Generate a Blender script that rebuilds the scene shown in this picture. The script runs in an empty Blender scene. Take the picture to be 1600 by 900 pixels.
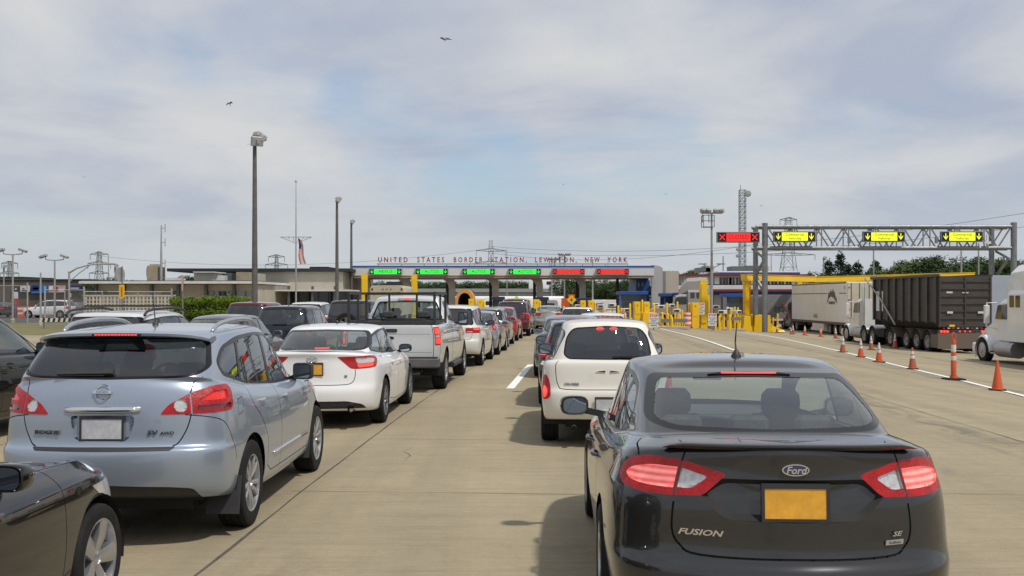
import bpy, bmesh, math, random
import numpy as np
from mathutils import Vector, Matrix
from mathutils.bvhtree import BVHTree
random.seed(7)
SC = bpy.context.scene
# ------------------------------------------------------------------ camera, sky, sun, exposure
CAM_Z = 1.87
cam = bpy.data.cameras.new('camera'); cam_o = bpy.data.objects.new('camera', cam)
SC.collection.objects.link(cam_o); SC.camera = cam_o
cam_o.location = (0, 0, CAM_Z); cam_o.rotation_euler = (math.pi / 2, 0, 0)
cam.sensor_width = 36; cam.lens = 36; cam.shift_y = .010; cam.clip_end = 3000; cam.clip_start = .1
SC.view_settings.view_transform = 'Standard'; SC.view_settings.look = 'None'; SC.view_settings.gamma = 1
SC.view_settings.exposure = 0.34
SC.cycles.max_bounces = 8; SC.cycles.transparent_max_bounces = 16; SC.cycles.glossy_bounces = 4; SC.cycles.diffuse_bounces = 3
SUN_DIR = Vector((.44, -.42, 1.0)).normalized()        # towards the sun: right and behind the camera, high
sun = bpy.data.lights.new('sun', 'SUN'); sun.energy = 2.5; sun.angle = math.radians(2.5); sun.color = (1, .95, .87)
sun_o = bpy.data.objects.new('sun', sun); SC.collection.objects.link(sun_o)
sun_o.rotation_euler = SUN_DIR.to_track_quat('Z', 'Y').to_euler()
WORLD = bpy.data.worlds.new('World'); SC.world = WORLD; WORLD.use_nodes = True
def build_sky():
 N = WORLD.node_tree.nodes; L = WORLD.node_tree.links
 bg = N['Background']; bg.inputs[1].default_value = .10
 sk = N.new('ShaderNodeTexSky'); sk.sky_type = 'NISHITA'; sk.sun_disc = False
 sk.sun_elevation = math.asin(SUN_DIR.z); sk.sun_rotation = math.atan2(SUN_DIR.x, SUN_DIR.y); sk.air_density = 1.0; sk.dust_density = 1.2; sk.ozone_density = 2.0
 tc = N.new('ShaderNodeTexCoord')
 sx = N.new('ShaderNodeSeparateXYZ'); L.new(tc.outputs['Generated'], sx.inputs[0])
 def math_(op, a, b=None, clamp=False):
  m = N.new('ShaderNodeMath'); m.operation = op; m.use_clamp = clamp
  for i, v in enumerate((a, b)):
   if v is None: continue
   if isinstance(v, (int, float)): m.inputs[i].default_value = v
   else: L.new(v, m.inputs[i])
  return m.outputs[0]
 zc = math_('MAXIMUM', sx.outputs['Z'], 0.0)
 den = math_('ADD', zc, .16)
 cx = math_('DIVIDE', sx.outputs['X'], den); cy = math_('DIVIDE', sx.outputs['Y'], den)
 cv = N.new('ShaderNodeCombineXYZ'); L.new(cx, cv.inputs[0]); L.new(cy, cv.inputs[1])
 def noise(scale, detail, rough, off, dist=0.0, sc=(1, 1, 1)):
  mp = N.new('ShaderNodeMapping'); mp.inputs['Location'].default_value = off; mp.inputs['Scale'].default_value = sc
  L.new(cv.outputs[0], mp.inputs['Vector'])
  n = N.new('ShaderNodeTexNoise'); n.inputs['Scale'].default_value = scale; n.inputs['Detail'].default_value = detail; n.inputs['Roughness'].default_value = rough; n.inputs['Distortion'].default_value = dist
  L.new(mp.outputs[0], n.inputs['Vector']); return n.outputs['Fac']
 def spot(px, py, rad, amp):
  """a gap in the cloud towards one direction of the sky"""
  d = Vector(((px - 800) / 1600, 1, (466 - py) / 1600)).normalized()
  vm = N.new('ShaderNodeVectorMath'); vm.operation = 'DOT_PRODUCT'; vm.inputs[1].default_value = d
  nm = N.new('ShaderNodeVectorMath'); nm.operation = 'NORMALIZE'; L.new(tc.outputs['Generated'], nm.inputs[0]); L.new(nm.outputs[0], vm.inputs[0])
  mr = N.new('ShaderNodeMapRange'); mr.interpolation_type = 'SMOOTHSTEP'
  mr.inputs['From Min'].default_value = math.cos(rad); mr.inputs['From Max'].default_value = 1; mr.inputs['To Min'].default_value = 0; mr.inputs['To Max'].default_value = amp
  L.new(vm.outputs['Value'], mr.inputs['Value']); return mr.outputs[0]
 big = noise(.72, 7, .54, (3.1, 1.7, 0), .35, (1, .85, 1))
 fine = noise(1.7, 7, .55, (7.3, 4.1, 0), .4, (.95, .85, 1))
 thick = math_('ADD', math_('MULTIPLY', big, .68), math_('MULTIPLY', fine, .32))
 gap = math_('ADD', spot(425, 95, .11, .15), spot(600, 165, .075, .15))
 gap = math_('ADD', gap, spot(215, 105, .08, .10)); gap = math_('ADD', gap, spot(750, 240, .07, .11)); gap = math_('ADD', gap, spot(0, 400, .2, .08)); gap = math_('ADD', gap, spot(1100, 190, .12, .03))
 gap = math_('ADD', gap, spot(1350, 30, .16, .05))
 cov = math_('SUBTRACT', thick, gap)
 rp = N.new('ShaderNodeValToRGB'); e = rp.color_ramp.elements; e[0].position = .25; e[0].color = (.18, .18, .18, 1); e[1].position = .49; e[1].color = (1, 1, 1, 1)
 rp.color_ramp.interpolation = 'EASE'
 L.new(cov, rp.inputs['Fac'])
 # cloud brightness varies with its own thickness: thin parts bright, thick parts grey
 rb = N.new('ShaderNodeValToRGB'); e = rb.color_ramp.elements
 e[0].position = .36; e[0].color = (.425, .475, .575, 1); e[1].position = .64; e[1].color = (.645, .655, .66, 1)
 m = rb.color_ramp.elements.new(.52); m.color = (.58, .60, .64, 1)
 f2 = noise(1.15, 6, .54, (1.3, 9.2, 0), .4, (.95, .9, 1)); L.new(f2, rb.inputs['Fac'])
 mult = N.new('ShaderNodeMix'); mult.data_type = 'RGBA'; mult.blend_type = 'MULTIPLY'; mult.inputs[0].default_value = 1
 L.new(rb.outputs[0], mult.inputs[6]); mult.inputs[7].default_value = (8.0, 8.0, 8.05, 1)
 # near the horizon the cloud sinks into pale blue-grey air
 hz = N.new('ShaderNodeMapRange'); hz.interpolation_type = 'SMOOTHSTEP'; hz.inputs['From Min'].default_value = .0; hz.inputs['From Max'].default_value = .15; hz.inputs['To Min'].default_value = .72; hz.inputs['To Max'].default_value = 0
 L.new(sx.outputs['Z'], hz.inputs['Value'])
 mixc = N.new('ShaderNodeMix'); mixc.data_type = 'RGBA'
 L.new(rp.outputs[0], mixc.inputs[0]); L.new(sk.outputs[0], mixc.inputs[6]); L.new(mult.outputs[2], mixc.inputs[7])
 mixh = N.new('ShaderNodeMix'); mixh.data_type = 'RGBA'
 L.new(hz.outputs[0], mixh.inputs[0]); L.new(mixc.outputs[2], mixh.inputs[6]); mixh.inputs[7].default_value = (4.2, 4.6, 4.85, 1)
 L.new(mixh.outputs[2], bg.inputs[0])
build_sky()
# ------------------------------------------------------------------ helpers
def link(o, parent=None):
 SC.collection.objects.link(o)
 if parent is not None:
  o.parent = parent
 return o
def mesh_obj(name, verts, faces, material, parent=None, smooth=False, normals=None, loc=None, angle=None):
 me = bpy.data.meshes.new(name)
 me.from_pydata([tuple(v) for v in verts], [], [tuple(f) for f in faces])
 if material is not None:
  for m in (material if isinstance(material, (list, tuple)) else [material]):
   me.materials.append(m)
 if smooth:
  me.polygons.foreach_set('use_smooth', [True] * len(me.polygons))
 if normals is not None:
  me.polygons.foreach_set('use_smooth', [True] * len(me.polygons))
  me.normals_split_custom_set_from_vertices([tuple(n) for n in normals])
 me.update()
 o = bpy.data.objects.new(name, me)
 if loc is not None:
  o.location = loc
 if angle is not None and not normals:
  me.polygons.foreach_set('use_smooth', [True] * len(me.polygons))
  me.set_sharp_from_angle(angle=angle)
 return link(o, parent)
def tag(o, label=None, cat=None, group=None, kind=None):
 if label: o['label'] = label
 if cat: o['category'] = cat
 if group: o['group'] = group
 if kind: o['kind'] = kind
 return o
def thing(name, label, cat, loc=(0, 0, 0), rz=0.0, group=None):
 o = bpy.data.objects.new(name, None)
 o.location = loc
 o.rotation_euler = (0, 0, rz)
 o.empty_display_size = .2
 tag(o, label, cat, group)
 return link(o)
def copy_tree(o, parent=None, name=None):
 c = o.copy()
 SC.collection.objects.link(c)
 if parent is not None:
  c.parent = parent
 for ch in KIDS(o):
  copy_tree(ch, c)
 return c
def KIDS(o):
 return list(o.children)
class MB:
 """collects plain shapes into one mesh"""
 def __init__(s):
  s.v = []; s.f = []; s.m = []
 def add(s, v, f, mi=0):
  b = len(s.v)
  s.v += [tuple(p) for p in v]
  s.f += [tuple(b + i for i in q) for q in f]
  s.m += [mi] * len(f)
  return s
 def box(s, x0, x1, y0, y1, z0, z1, mi=0, bev=0.0):
  if bev <= 0:
   v = [(x, y, z) for z in (z0, z1) for y in (y0, y1) for x in (x0, x1)]
   f = [(0, 2, 3, 1), (4, 5, 7, 6), (0, 1, 5, 4), (2, 6, 7, 3), (0, 4, 6, 2), (1, 3, 7, 5)]
   return s.add(v, f, mi)
  b = min(bev, (x1 - x0) / 2.01, (y1 - y0) / 2.01, (z1 - z0) / 2.01)
  v = []; f = []
  def ringz(z, ins):
   xa, xb, ya, yb = x0 + ins, x1 - ins, y0 + ins, y1 - ins
   c = b - ins if ins < b else 0
   c = b * .7 if ins == 0 else b * .4
   return [(xa + c, ya, z), (xb - c, ya, z), (xb, ya + c, z), (xb, yb - c, z), (xb - c, yb, z), (xa + c, yb, z), (xa, yb - c, z), (xa, ya + c, z)]
  rs = [ringz(z0, b * .6), ringz(z0 + b * .6, 0), ringz(z1 - b * .6, 0), ringz(z1, b * .6)]
  for r in rs: v += r
  for i in range(3):
   for k in range(8):
    a = i * 8 + k; c = i * 8 + (k + 1) % 8
    f.append((a, c, c + 8, a + 8))
  f.append(tuple(range(7, -1, -1))); f.append(tuple(range(24, 32)))
  return s.add(v, f, mi)
 def bar(s, p, q, w, h=None, mi=0, up=(0, 0, 1)):
  """square bar from p to q"""
  h = h or w
  p = Vector(p); q = Vector(q); d = (q - p)
  if d.length < 1e-6: return s
  d.normalize(); u = Vector(up)
  if abs(d.dot(u)) > .99: u = Vector((0, 1, 0))
  a = d.cross(u).normalized(); b = a.cross(d).normalized()
  v = []
  for c in (p, q):
   for i, j in ((-1, -1), (1, -1), (1, 1), (-1, 1)):
    v.append(c + a * (i * w / 2) + b * (j * h / 2))
  return s.add(v, [(3, 2, 1, 0), (4, 5, 6, 7), (0, 1, 5, 4), (1, 2, 6, 5), (2, 3, 7, 6), (3, 0, 4, 7)], mi)
 def tube(s, pts, r, n=10, mi=0, cap=True):
  pts = [Vector(p) for p in pts]
  rs = r if isinstance(r, (list, tuple)) else [r] * len(pts)
  v = []; f = []
  pa = None
  for i, p in enumerate(pts):
   d = (pts[min(i + 1, len(pts) - 1)] - pts[max(i - 1, 0)])
   if d.length < 1e-9: d = Vector((0, 0, 1))
   d.normalize()
   if pa is None:
    u = Vector((0, 0, 1)) if abs(d.z) < .9 else Vector((0, 1, 0))
    a = d.cross(u).normalized()
   else:
    a = (pa - d * pa.dot(d))
    a = a.normalized() if a.length > 1e-6 else d.orthogonal().normalized()
   pa = a
   b = d.cross(a)
   for k in range(n):
    t = 2 * math.pi * k / n
    v.append(p + a * (math.cos(t) * rs[i]) + b * (math.sin(t) * rs[i]))
  for i in range(len(pts) - 1):
   for k in range(n):
    a0 = i * n + k; a1 = i * n + (k + 1) % n
    f.append((a0, a1, a1 + n, a0 + n))
  if cap:
   f.append(tuple(range(n - 1, -1, -1))); f.append(tuple(range((len(pts) - 1) * n, len(pts) * n)))
  return s.add(v, f, mi)
 def lathe(s, prof, n=24, axis='z', c=(0, 0, 0), mi=0, closed=False):
  """prof: (r, h) pairs turned about an axis through c"""
  v = []; f = []
  for r, h in prof:
   for k in range(n):
    t = 2 * math.pi * k / n
    a, b = r * math.cos(t), r * math.sin(t)
    p = (a, b, h) if axis == 'z' else ((h, a, b) if axis == 'x' else (b, h, a))
    v.append((p[0] + c[0], p[1] + c[1], p[2] + c[2]))
  m = len(prof)
  for i in range(m - 1 if not closed else m):
   j = (i + 1) % m
   for k in range(n):
    f.append((i * n + k, i * n + (k + 1) % n, j * n + (k + 1) % n, j * n + k))
  return s.add(v, f, mi)
 def prism(s, poly, d0, d1, plane='xz', mi=0):
  """extrude a 2-D outline; plane names the outline's axes, d0..d1 runs along the third"""
  n = len(poly)
  def P(a, b, d):
   return {'xz': (a, d, b), 'yz': (d, a, b), 'xy': (a, b, d)}[plane]
  v = [P(a, b, d0) for a, b in poly] + [P(a, b, d1) for a, b in poly]
  f = [tuple(range(n)), tuple(range(2 * n - 1, n - 1, -1))]
  for i in range(n):
   j = (i + 1) % n
   f.append((j, i, i + n, j + n))
  return s.add(v, f, mi)
 def build(s, name, material, parent=None, loc=None, smooth=False, angle=None, fix=False, rz=None):
  o = mesh_obj(name, s.v, s.f, material, parent, loc=loc, smooth=smooth)
  me = o.data
  if any(s.m):
   me.polygons.foreach_set('material_index', s.m)
  bm = bmesh.new(); bm.from_mesh(me)
  bmesh.ops.recalc_face_normals(bm, faces=bm.faces)
  bm.to_mesh(me); bm.free()
  if angle is not None:
   me.polygons.foreach_set('use_smooth', [True] * len(me.polygons))
   me.set_sharp_from_angle(angle=math.radians(angle))
  if rz is not None: o.rotation_euler.z = rz
  return o
def text_mesh(body, size, depth=0.004, shear=0.0, space=1.0, align='CENTER', bold=0.0, res=2):
 """lettering as plain mesh data lying in XY, read along +X"""
 cu = bpy.data.curves.new('lettering', 'FONT')
 cu.body = body; cu.size = size; cu.extrude = depth / 2; cu.shear = shear
 cu.space_character = space; cu.align_x = align; cu.align_y = 'CENTER'
 cu.offset = bold; cu.resolution_u = res
 ob = bpy.data.objects.new('lettering', cu)
 SC.collection.objects.link(ob)
 dg = bpy.context.evaluated_depsgraph_get()
 me = bpy.data.meshes.new_from_object(ob.evaluated_get(dg))
 bpy.data.objects.remove(ob); bpy.data.curves.remove(cu)
 return me
def text_obj(body, size, material, parent, loc, rot=(math.pi / 2, 0, 0), name='lettering', scale=(1, 1, 1), **k):
 me = text_mesh(body, size, **k)
 me.name = name
 me.materials.clear(); me.materials.append(material)
 o = bpy.data.objects.new(name, me)
 o.location = loc; o.rotation_euler = rot; o.scale = scale
 return link(o, parent)
def rrect(x0, x1, z0, z1, r, n=4):
 """rounded rectangle outline, counter-clockwise"""
 out = []
 for cx, cz, a0 in ((x1 - r, z0 + r, -90), (x1 - r, z1 - r, 0), (x0 + r, z1 - r, 90), (x0 + r, z0 + r, 180)):
  for i in range(n + 1):
   a = math.radians(a0 + 90 * i / n)
   out.append((cx + r * math.cos(a), cz + r * math.sin(a)))
 return out
def round_poly(pts, r, n=4):
 """round the corners of a polygon; r one radius or one per corner"""
 out = []
 m = len(pts)
 for i in range(m):
  p = Vector(pts[i]).to_2d(); a = Vector(pts[i - 1]).to_2d(); b = Vector(pts[(i + 1) % m]).to_2d()
  rr = r[i] if isinstance(r, (list, tuple)) else r
  da = (a - p); db = (b - p)
  t = min(rr, da.length * .48, db.length * .48)
  if t < 1e-4:
   out.append(tuple(p)); continue
  pa = p + da.normalized() * t; pb = p + db.normalized() * t
  for k in range(n + 1):
   u = k / n
   q = pa * (1 - u) ** 2 + p * (2 * u * (1 - u)) + pb * u * u
   out.append(tuple(q))
 return out
def curve(pts, n=5):
 """smooth line through points"""
 P = [Vector(p) for p in pts]
 out = []
 for i in range(len(P) - 1):
  a = P[max(i - 1, 0)]; b = P[i]; c = P[i + 1]; d = P[min(i + 2, len(P) - 1)]
  for k in range(n):
   t = k / n
   out.append(tuple(.5 * ((2 * b) + (c - a) * t + (2 * a - 5 * b + 4 * c - d) * t * t + (3 * b - a - 3 * c + d) * t ** 3)))
 out.append(tuple(P[-1]))
 return out
def dense(pts, step=.5):
 out = []
 for a, b in zip(pts[:-1], pts[1:]):
  n = max(1, int(math.hypot(b[0] - a[0], b[1] - a[1]) / step))
  out += [(a[0] + (b[0] - a[0]) * k / n, a[1] + (b[1] - a[1]) * k / n) for k in range(n)]
 return out + [pts[-1]]
# ------------------------------------------------------------------ materials
MATS = {}
def nt(m):
 m.use_nodes = True
 return m.node_tree.nodes, m.node_tree.links
def mat(name, col, rough=.6, metal=0.0, coat=0.0, var=0.0, vscale=3.0, bump=0.0, bscale=40.0, spec=.5, emit=None, es=1.0, trans=0.0, dirt=0.0, coat_rough=.03):
 """principled material with optional tone variation (noise), bump and dirt"""
 if name in MATS: return MATS[name]
 m = bpy.data.materials.new(name); MATS[name] = m
 N, L = nt(m)
 b = N['Principled BSDF']
 c = (*col, 1) if len(col) == 3 else col
 b.inputs['Base Color'].default_value = c
 b.inputs['Roughness'].default_value = rough
 b.inputs['Metallic'].default_value = metal
 b.inputs['Coat Weight'].default_value = coat
 b.inputs['Coat Roughness'].default_value = coat_rough
 b.inputs['Specular IOR Level'].default_value = spec
 if emit is not None:
  b.inputs['Emission Color'].default_value = (*emit, 1); b.inputs['Emission Strength'].default_value = es
 if var or bump or dirt:
  tc = N.new('ShaderNodeTexCoord')
 if var or dirt:
  no = N.new('ShaderNodeTexNoise'); no.inputs['Scale'].default_value = vscale; no.inputs['Detail'].default_value = 8; no.inputs['Roughness'].default_value = .65
  L.new(tc.outputs['Object'], no.inputs['Vector'])
  mx = N.new('ShaderNodeMix'); mx.data_type = 'RGBA'
  k = max(var, dirt)
  lo = [max(0, x * (1 - k)) for x in c[:3]]; hi = [min(1, x * (1 + k * .6)) for x in c[:3]]
  if dirt:
   lo = [x * (1 - dirt) + d * dirt for x, d in zip(c[:3], (.16, .13, .1))]; hi = c[:3]
  mx.inputs[6].default_value = (*lo, 1); mx.inputs[7].default_value = (*hi, 1)
  rp = N.new('ShaderNodeValToRGB'); rp.color_ramp.elements[0].position = .32; rp.color_ramp.elements[1].position = .68
  L.new(no.outputs['Fac'], rp.inputs['Fac']); L.new(rp.outputs['Color'], mx.inputs[0])
  L.new(mx.outputs[2], b.inputs['Base Color'])
  mr = N.new('ShaderNodeMapRange'); mr.inputs['To Min'].default_value = min(1, rough * 1.25); mr.inputs['To Max'].default_value = rough * .85
  L.new(no.outputs['Fac'], mr.inputs['Value']); L.new(mr.outputs['Result'], b.inputs['Roughness'])
 if bump:
  nb = N.new('ShaderNodeTexNoise'); nb.inputs['Scale'].default_value = bscale; nb.inputs['Detail'].default_value = 6
  L.new(tc.outputs['Object'], nb.inputs['Vector'])
  bp = N.new('ShaderNodeBump'); bp.inputs['Strength'].default_value = bump; bp.inputs['Distance'].default_value = .02
  L.new(nb.outputs['Fac'], bp.inputs['Height']); L.new(bp.outputs['Normal'], b.inputs['Normal'])
 return m
def paint(name, col, metal=.35, rough=.32, flake=True, dust=.10):
 """car paint: clear coat over a slightly metallic base, road dust near the sills, trim-grey inside face"""
 if name in MATS: return MATS[name]
 m = mat(name, col, rough, metal, coat=1.0, spec=.12)
 N, L = nt(m); b = N['Principled BSDF']
 tc = N.new('ShaderNodeTexCoord')
 no = N.new('ShaderNodeTexNoise'); no.inputs['Scale'].default_value = 6; no.inputs['Detail'].default_value = 9; no.inputs['Roughness'].default_value = .7
 L.new(tc.outputs['Object'], no.inputs['Vector'])
 sx = N.new('ShaderNodeSeparateXYZ'); L.new(tc.outputs['Object'], sx.inputs[0])
 mr = N.new('ShaderNodeMapRange'); mr.inputs['From Min'].default_value = .75; mr.inputs['From Max'].default_value = .15
 mr.inputs['To Min'].default_value = .0; mr.inputs['To Max'].default_value = 1.0
 L.new(sx.outputs['Z'], mr.inputs['Value'])
 mu = N.new('ShaderNodeMath'); mu.operation = 'MULTIPLY'; L.new(no.outputs['Fac'], mu.inputs[0]); L.new(mr.outputs['Result'], mu.inputs[1])
 ad = N.new('ShaderNodeMath'); ad.operation = 'MULTIPLY_ADD'; ad.inputs[1].default_value = dust * 2.4; ad.inputs[2].default_value = 0
 L.new(mu.outputs[0], ad.inputs[0])
 n2 = N.new('ShaderNodeMath'); n2.operation = 'MULTIPLY_ADD'; n2.inputs[1].default_value = dust * .12; L.new(no.outputs['Fac'], n2.inputs[0]); L.new(ad.outputs[0], n2.inputs[2])
 n2.use_clamp = True
 mx = N.new('ShaderNodeMix'); mx.data_type = 'RGBA'
 mx.inputs[6].default_value = (*col, 1); mx.inputs[7].default_value = (.21, .18, .145, 1)
 L.new(n2.outputs[0], mx.inputs[0]); L.new(mx.outputs[2], b.inputs['Base Color'])
 cr = N.new('ShaderNodeMath'); cr.operation = 'MULTIPLY_ADD'; cr.inputs[1].default_value = .25; cr.inputs[2].default_value = .008
 L.new(n2.outputs[0], cr.inputs[0]); L.new(cr.outputs[0], b.inputs['Coat Roughness'])
 # inside of the shell is dark cloth and plastic
 out = N['Material Output']
 d = N.new('ShaderNodeBsdfDiffuse'); d.inputs['Color'].default_value = (.03, .03, .032, 1)
 g = N.new('ShaderNodeNewGeometry'); ms = N.new('ShaderNodeMixShader')
 L.new(g.outputs['Backfacing'], ms.inputs[0]); L.new(b.outputs[0], ms.inputs[1]); L.new(d.outputs[0], ms.inputs[2])
 L.new(ms.outputs[0], out.inputs['Surface'])
 return m
def glass(name, tint=(.55, .62, .6), refl=1.45):
 """window glass: clear tinted sheet with fresnel reflections (thin, so no refraction)"""
 if name in MATS: return MATS[name]
 m = bpy.data.materials.new(name); MATS[name] = m
 N, L = nt(m)
 N.remove(N['Principled BSDF'])
 t = N.new('ShaderNodeBsdfTransparent'); t.inputs['Color'].default_value = (*tint, 1)
 g = N.new('ShaderNodeBsdfGlossy'); g.inputs['Roughness'].default_value = .015; g.inputs['Color'].default_value = (.95, .97, 1, 1)
 # facing-ratio schlick works the same from both sides of the pane
 lw = N.new('ShaderNodeLayerWeight'); lw.inputs['Blend'].default_value = .5
 pw = N.new('ShaderNodeMath'); pw.operation = 'POWER'; pw.inputs[1].default_value = 4.0
 L.new(lw.outputs['Facing'], pw.inputs[0])
 ml = N.new('ShaderNodeMath'); ml.operation = 'MULTIPLY_ADD'; ml.inputs[1].default_value = .9; ml.inputs[2].default_value = .11
 L.new(pw.outputs[0], ml.inputs[0])
 ms = N.new('ShaderNodeMixShader')
 L.new(ml.outputs[0], ms.inputs[0]); L.new(t.outputs[0], ms.inputs[1]); L.new(g.outputs[0], ms.inputs[2])
 L.new(ms.outputs[0], N['Material Output'].inputs['Surface'])
 return m
# ------------------------------------------------------------------ shared materials
M = {}
M['tyre'] = mat('tyre_rubber', (.016, .016, .016), .85, spec=.25, var=.35, vscale=8)
M['black_matte'] = mat('black_matte', (.012, .012, .013), .8)
M['black_gloss'] = mat('black_gloss', (.010, .010, .011), .22, spec=.35)
M['black_plastic'] = mat('black_plastic', (.028, .028, .03), .48, var=.2, vscale=14)
M['grey_plastic'] = mat('grey_plastic', (.11, .11, .115), .55, var=.2)
M['gap'] = mat('shut_line', (.008, .008, .008), .9)
M['chrome'] = mat('chrome', (.78, .79, .80), .08, 1.0)
M['steel_dark'] = mat('steel_dark', (.22, .21, .20), .45, .9, var=.3, vscale=10)
M['alloy'] = mat('alloy_silver', (.52, .53, .55), .28, .85, var=.12, vscale=9)
M['alloy_dark'] = mat('alloy_grey', (.30, .31, .33), .3, .85, var=.15, vscale=9)
M['mirror'] = mat('mirror_glass', (.42, .47, .52), .03, 1.0)
M['seat_dark'] = mat('seat_cloth', (.055, .055, .056), .85, var=.3, vscale=30)
M['seat_grey'] = mat('seat_grey', (.12, .12, .125), .85, var=.3, vscale=30)
M['lamp_red'] = mat('lamp_red', (.36, .002, .006), .22, coat=.25, coat_rough=.02, emit=(.8, .0, .01), es=.05, bump=.35, bscale=130, var=.45, vscale=22)
M['lamp_dark_red'] = mat('lamp_dark_red', (.16, .004, .008), .10, coat=1.0)
M['lamp_lit'] = mat('lamp_lit', (.7, .05, .04), .2, coat=.6, emit=(1, .06, .035), es=.85, var=.3, vscale=40)
M['lamp_glow'] = mat('lamp_glow', (.7, .12, .11), .2, coat=.6, emit=(1, .16, .14), es=.55, var=.35, vscale=30)
M['lamp_amber'] = mat('lamp_amber', (.75, .20, .03), .12, coat=1.0, emit=(1, .3, .05), es=.25)
M['lamp_clear'] = mat('lamp_clear', (.62, .62, .62), .10, .35, coat=1.0, var=.25, vscale=40)
M['lamp_high'] = mat('lamp_stop_bar', (.8, .06, .05), .2, coat=.5, emit=(1, .06, .05), es=.8)
M['glass'] = glass('window_glass', (.78, .88, .85))
M['glass_tint'] = glass('window_privacy', (.10, .11, .115))
M['glass_mid'] = glass('window_smoked', (.30, .33, .33))
M['plate_orange'] = mat('plate_orange', (.72, .36, .035), .4, var=.25, vscale=9)
M['plate_grey'] = mat('plate_grey', (.48, .49, .52), .4, var=.25, vscale=11)
def led_mat():
 m = mat('lamp_led_rows', (.7, .12, .11), .2, coat=.3)
 N, L = nt(m); b = N['Principled BSDF']; tc = N.new('ShaderNodeTexCoord')
 w = N.new('ShaderNodeTexWave'); w.bands_direction = 'Z'; w.inputs['Scale'].default_value = 9; w.inputs['Distortion'].default_value = .3; L.new(tc.outputs['Object'], w.inputs['Vector'])
 n = N.new('ShaderNodeTexNoise'); n.inputs['Scale'].default_value = 26; L.new(tc.outputs['Object'], n.inputs['Vector'])
 x = N.new('ShaderNodeMix'); x.data_type = 'RGBA'; x.inputs[6].default_value = (.62, .03, .035, 1); x.inputs[7].default_value = (1, .34, .30, 1)
 a = N.new('ShaderNodeMath'); a.operation = 'MULTIPLY_ADD'; a.inputs[1].default_value = .7; L.new(w.outputs['Fac'], a.inputs[0])
 c = N.new('ShaderNodeMath'); c.operation = 'MULTIPLY'; c.inputs[1].default_value = .5; L.new(n.outputs['Fac'], c.inputs[0]); L.new(c.outputs[0], a.inputs[2]); a.use_clamp = True
 L.new(a.outputs[0], x.inputs[0]); L.new(x.outputs[2], b.inputs['Emission Color']); b.inputs['Emission Strength'].default_value = .36; L.new(x.outputs[2], b.inputs['Base Color'])
 return m
M['lamp_glow'] = led_mat()
M['letter_dark'] = mat('letter_smoked', (.06, .062, .066), .25, .6)
M['lamp_reflector'] = mat('lamp_reflector', (.62, .022, .015), .15, coat=.4, emit=(1, .03, .02), es=.16, var=.5, vscale=60)
# ------------------------------------------------------------------ car kit
# A body is a spline surface over rings of control points that run from the tail's centre round the right side
# to the nose's centre; outlines of windows, lamps, doors and arches are then cut into it and split off as parts.
NU = 17
def ring(yr, yf, w, zk, rr=(.30, .30, .05), rf=(.40, .45, .10), wr=.97, wf=.95, crown=0.0):
 rcx, rcy, bow = rr; fcx, fcy, fbow = rf
 xr = w * wr; xf = w * wf
 rcx = min(rcx, xr * .9); fcx = min(fcx, xf * .9)
 P = [(0, yr), ((xr - rcx) * .55, yr + bow * .25), (xr - rcx, yr + bow * .8)]
 for a in (30, 60, 90):
  a = math.radians(a)
  P.append((xr - rcx + rcx * math.sin(a), yr + bow + rcy * (1 - math.cos(a))))
 y5 = P[-1][1]; y11 = yf - fbow - fcy
 for i in range(1, 6):
  t = i / 6
  k = 1 - (2 * t - 1) ** 2
  P.append((xr * (1 - t) + xf * t + (w - (xr * (1 - t) + xf * t)) * min(1, k * 1.25), y5 + (y11 - y5) * t))
 for a in (90, 60, 30):
  a = math.radians(a)
  P.append((xf - fcx + fcx * math.sin(a), yf - fbow - fcy * (1 - math.cos(a))))
 P += [(xf - fcx, yf - fbow * .8), ((xf - fcx) * .55, yf - fbow * .25), (0, yf)]
 out = []
 for x, y in P:
  if isinstance(zk, (int, float)): z = zk
  else: z = float(np.interp(y, [k[0] for k in zk], [k[1] for k in zk]))
  if crown: z += crown * (1 - min(1, abs(x) / max(w, 1e-3)) ** 2)
  out.append((x, y, z))
 return np.array(out, float)
def lerp_ring(a, b, t, dz=0.0):
 r = a * (1 - t) + b * t
 r[:, 2] += dz
 return r
def spline(C, nv, nu):
 """uniform cubic b-spline over control rings C[R][NU]; returns points and normals on a dense half grid"""
 C = np.array(C)
 mir = C * np.array([-1, 1, 1])
 top = mir[-2:-1]
 G = np.concatenate([2 * C[:1] - C[1:2], C, top], 0)
 Gm = G * np.array([-1, 1, 1])
 G = np.concatenate([Gm[:, 1:2], G, Gm[:, -2:-1]], 1)
 R, U = C.shape[0], C.shape[1]
 def basis(n, per):
  M = np.zeros((per * (n - 1) + 1, n + 2)); D = M.copy()
  for i in range(per * (n - 1) + 1):
   s = min(i // per, n - 2); t = i / per - s
   M[i, s:s + 4] = [(1 - t) ** 3 / 6, (3 * t ** 3 - 6 * t * t + 4) / 6, (-3 * t ** 3 + 3 * t * t + 3 * t + 1) / 6, t ** 3 / 6]
   D[i, s:s + 4] = [-(1 - t) ** 2 / 2, (3 * t * t - 4 * t) / 2, (-3 * t * t + 2 * t + 1) / 2, t * t / 2]
  return M, D
 Mv, Dv = basis(R, nv); Mu, Du = basis(U, nu)
 P = np.einsum('ar,bu,ruk->abk', Mv, Mu, G)
 Tv = np.einsum('ar,bu,ruk->abk', Dv, Mu, G)
 Tu = np.einsum('ar,bu,ruk->abk', Mv, Du, G)
 Nn = np.cross(Tu, Tv)
 l = np.linalg.norm(Nn, axis=2, keepdims=True); l[l < 1e-12] = 1
 Nn = Nn / l
 return P, Nn
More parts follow.
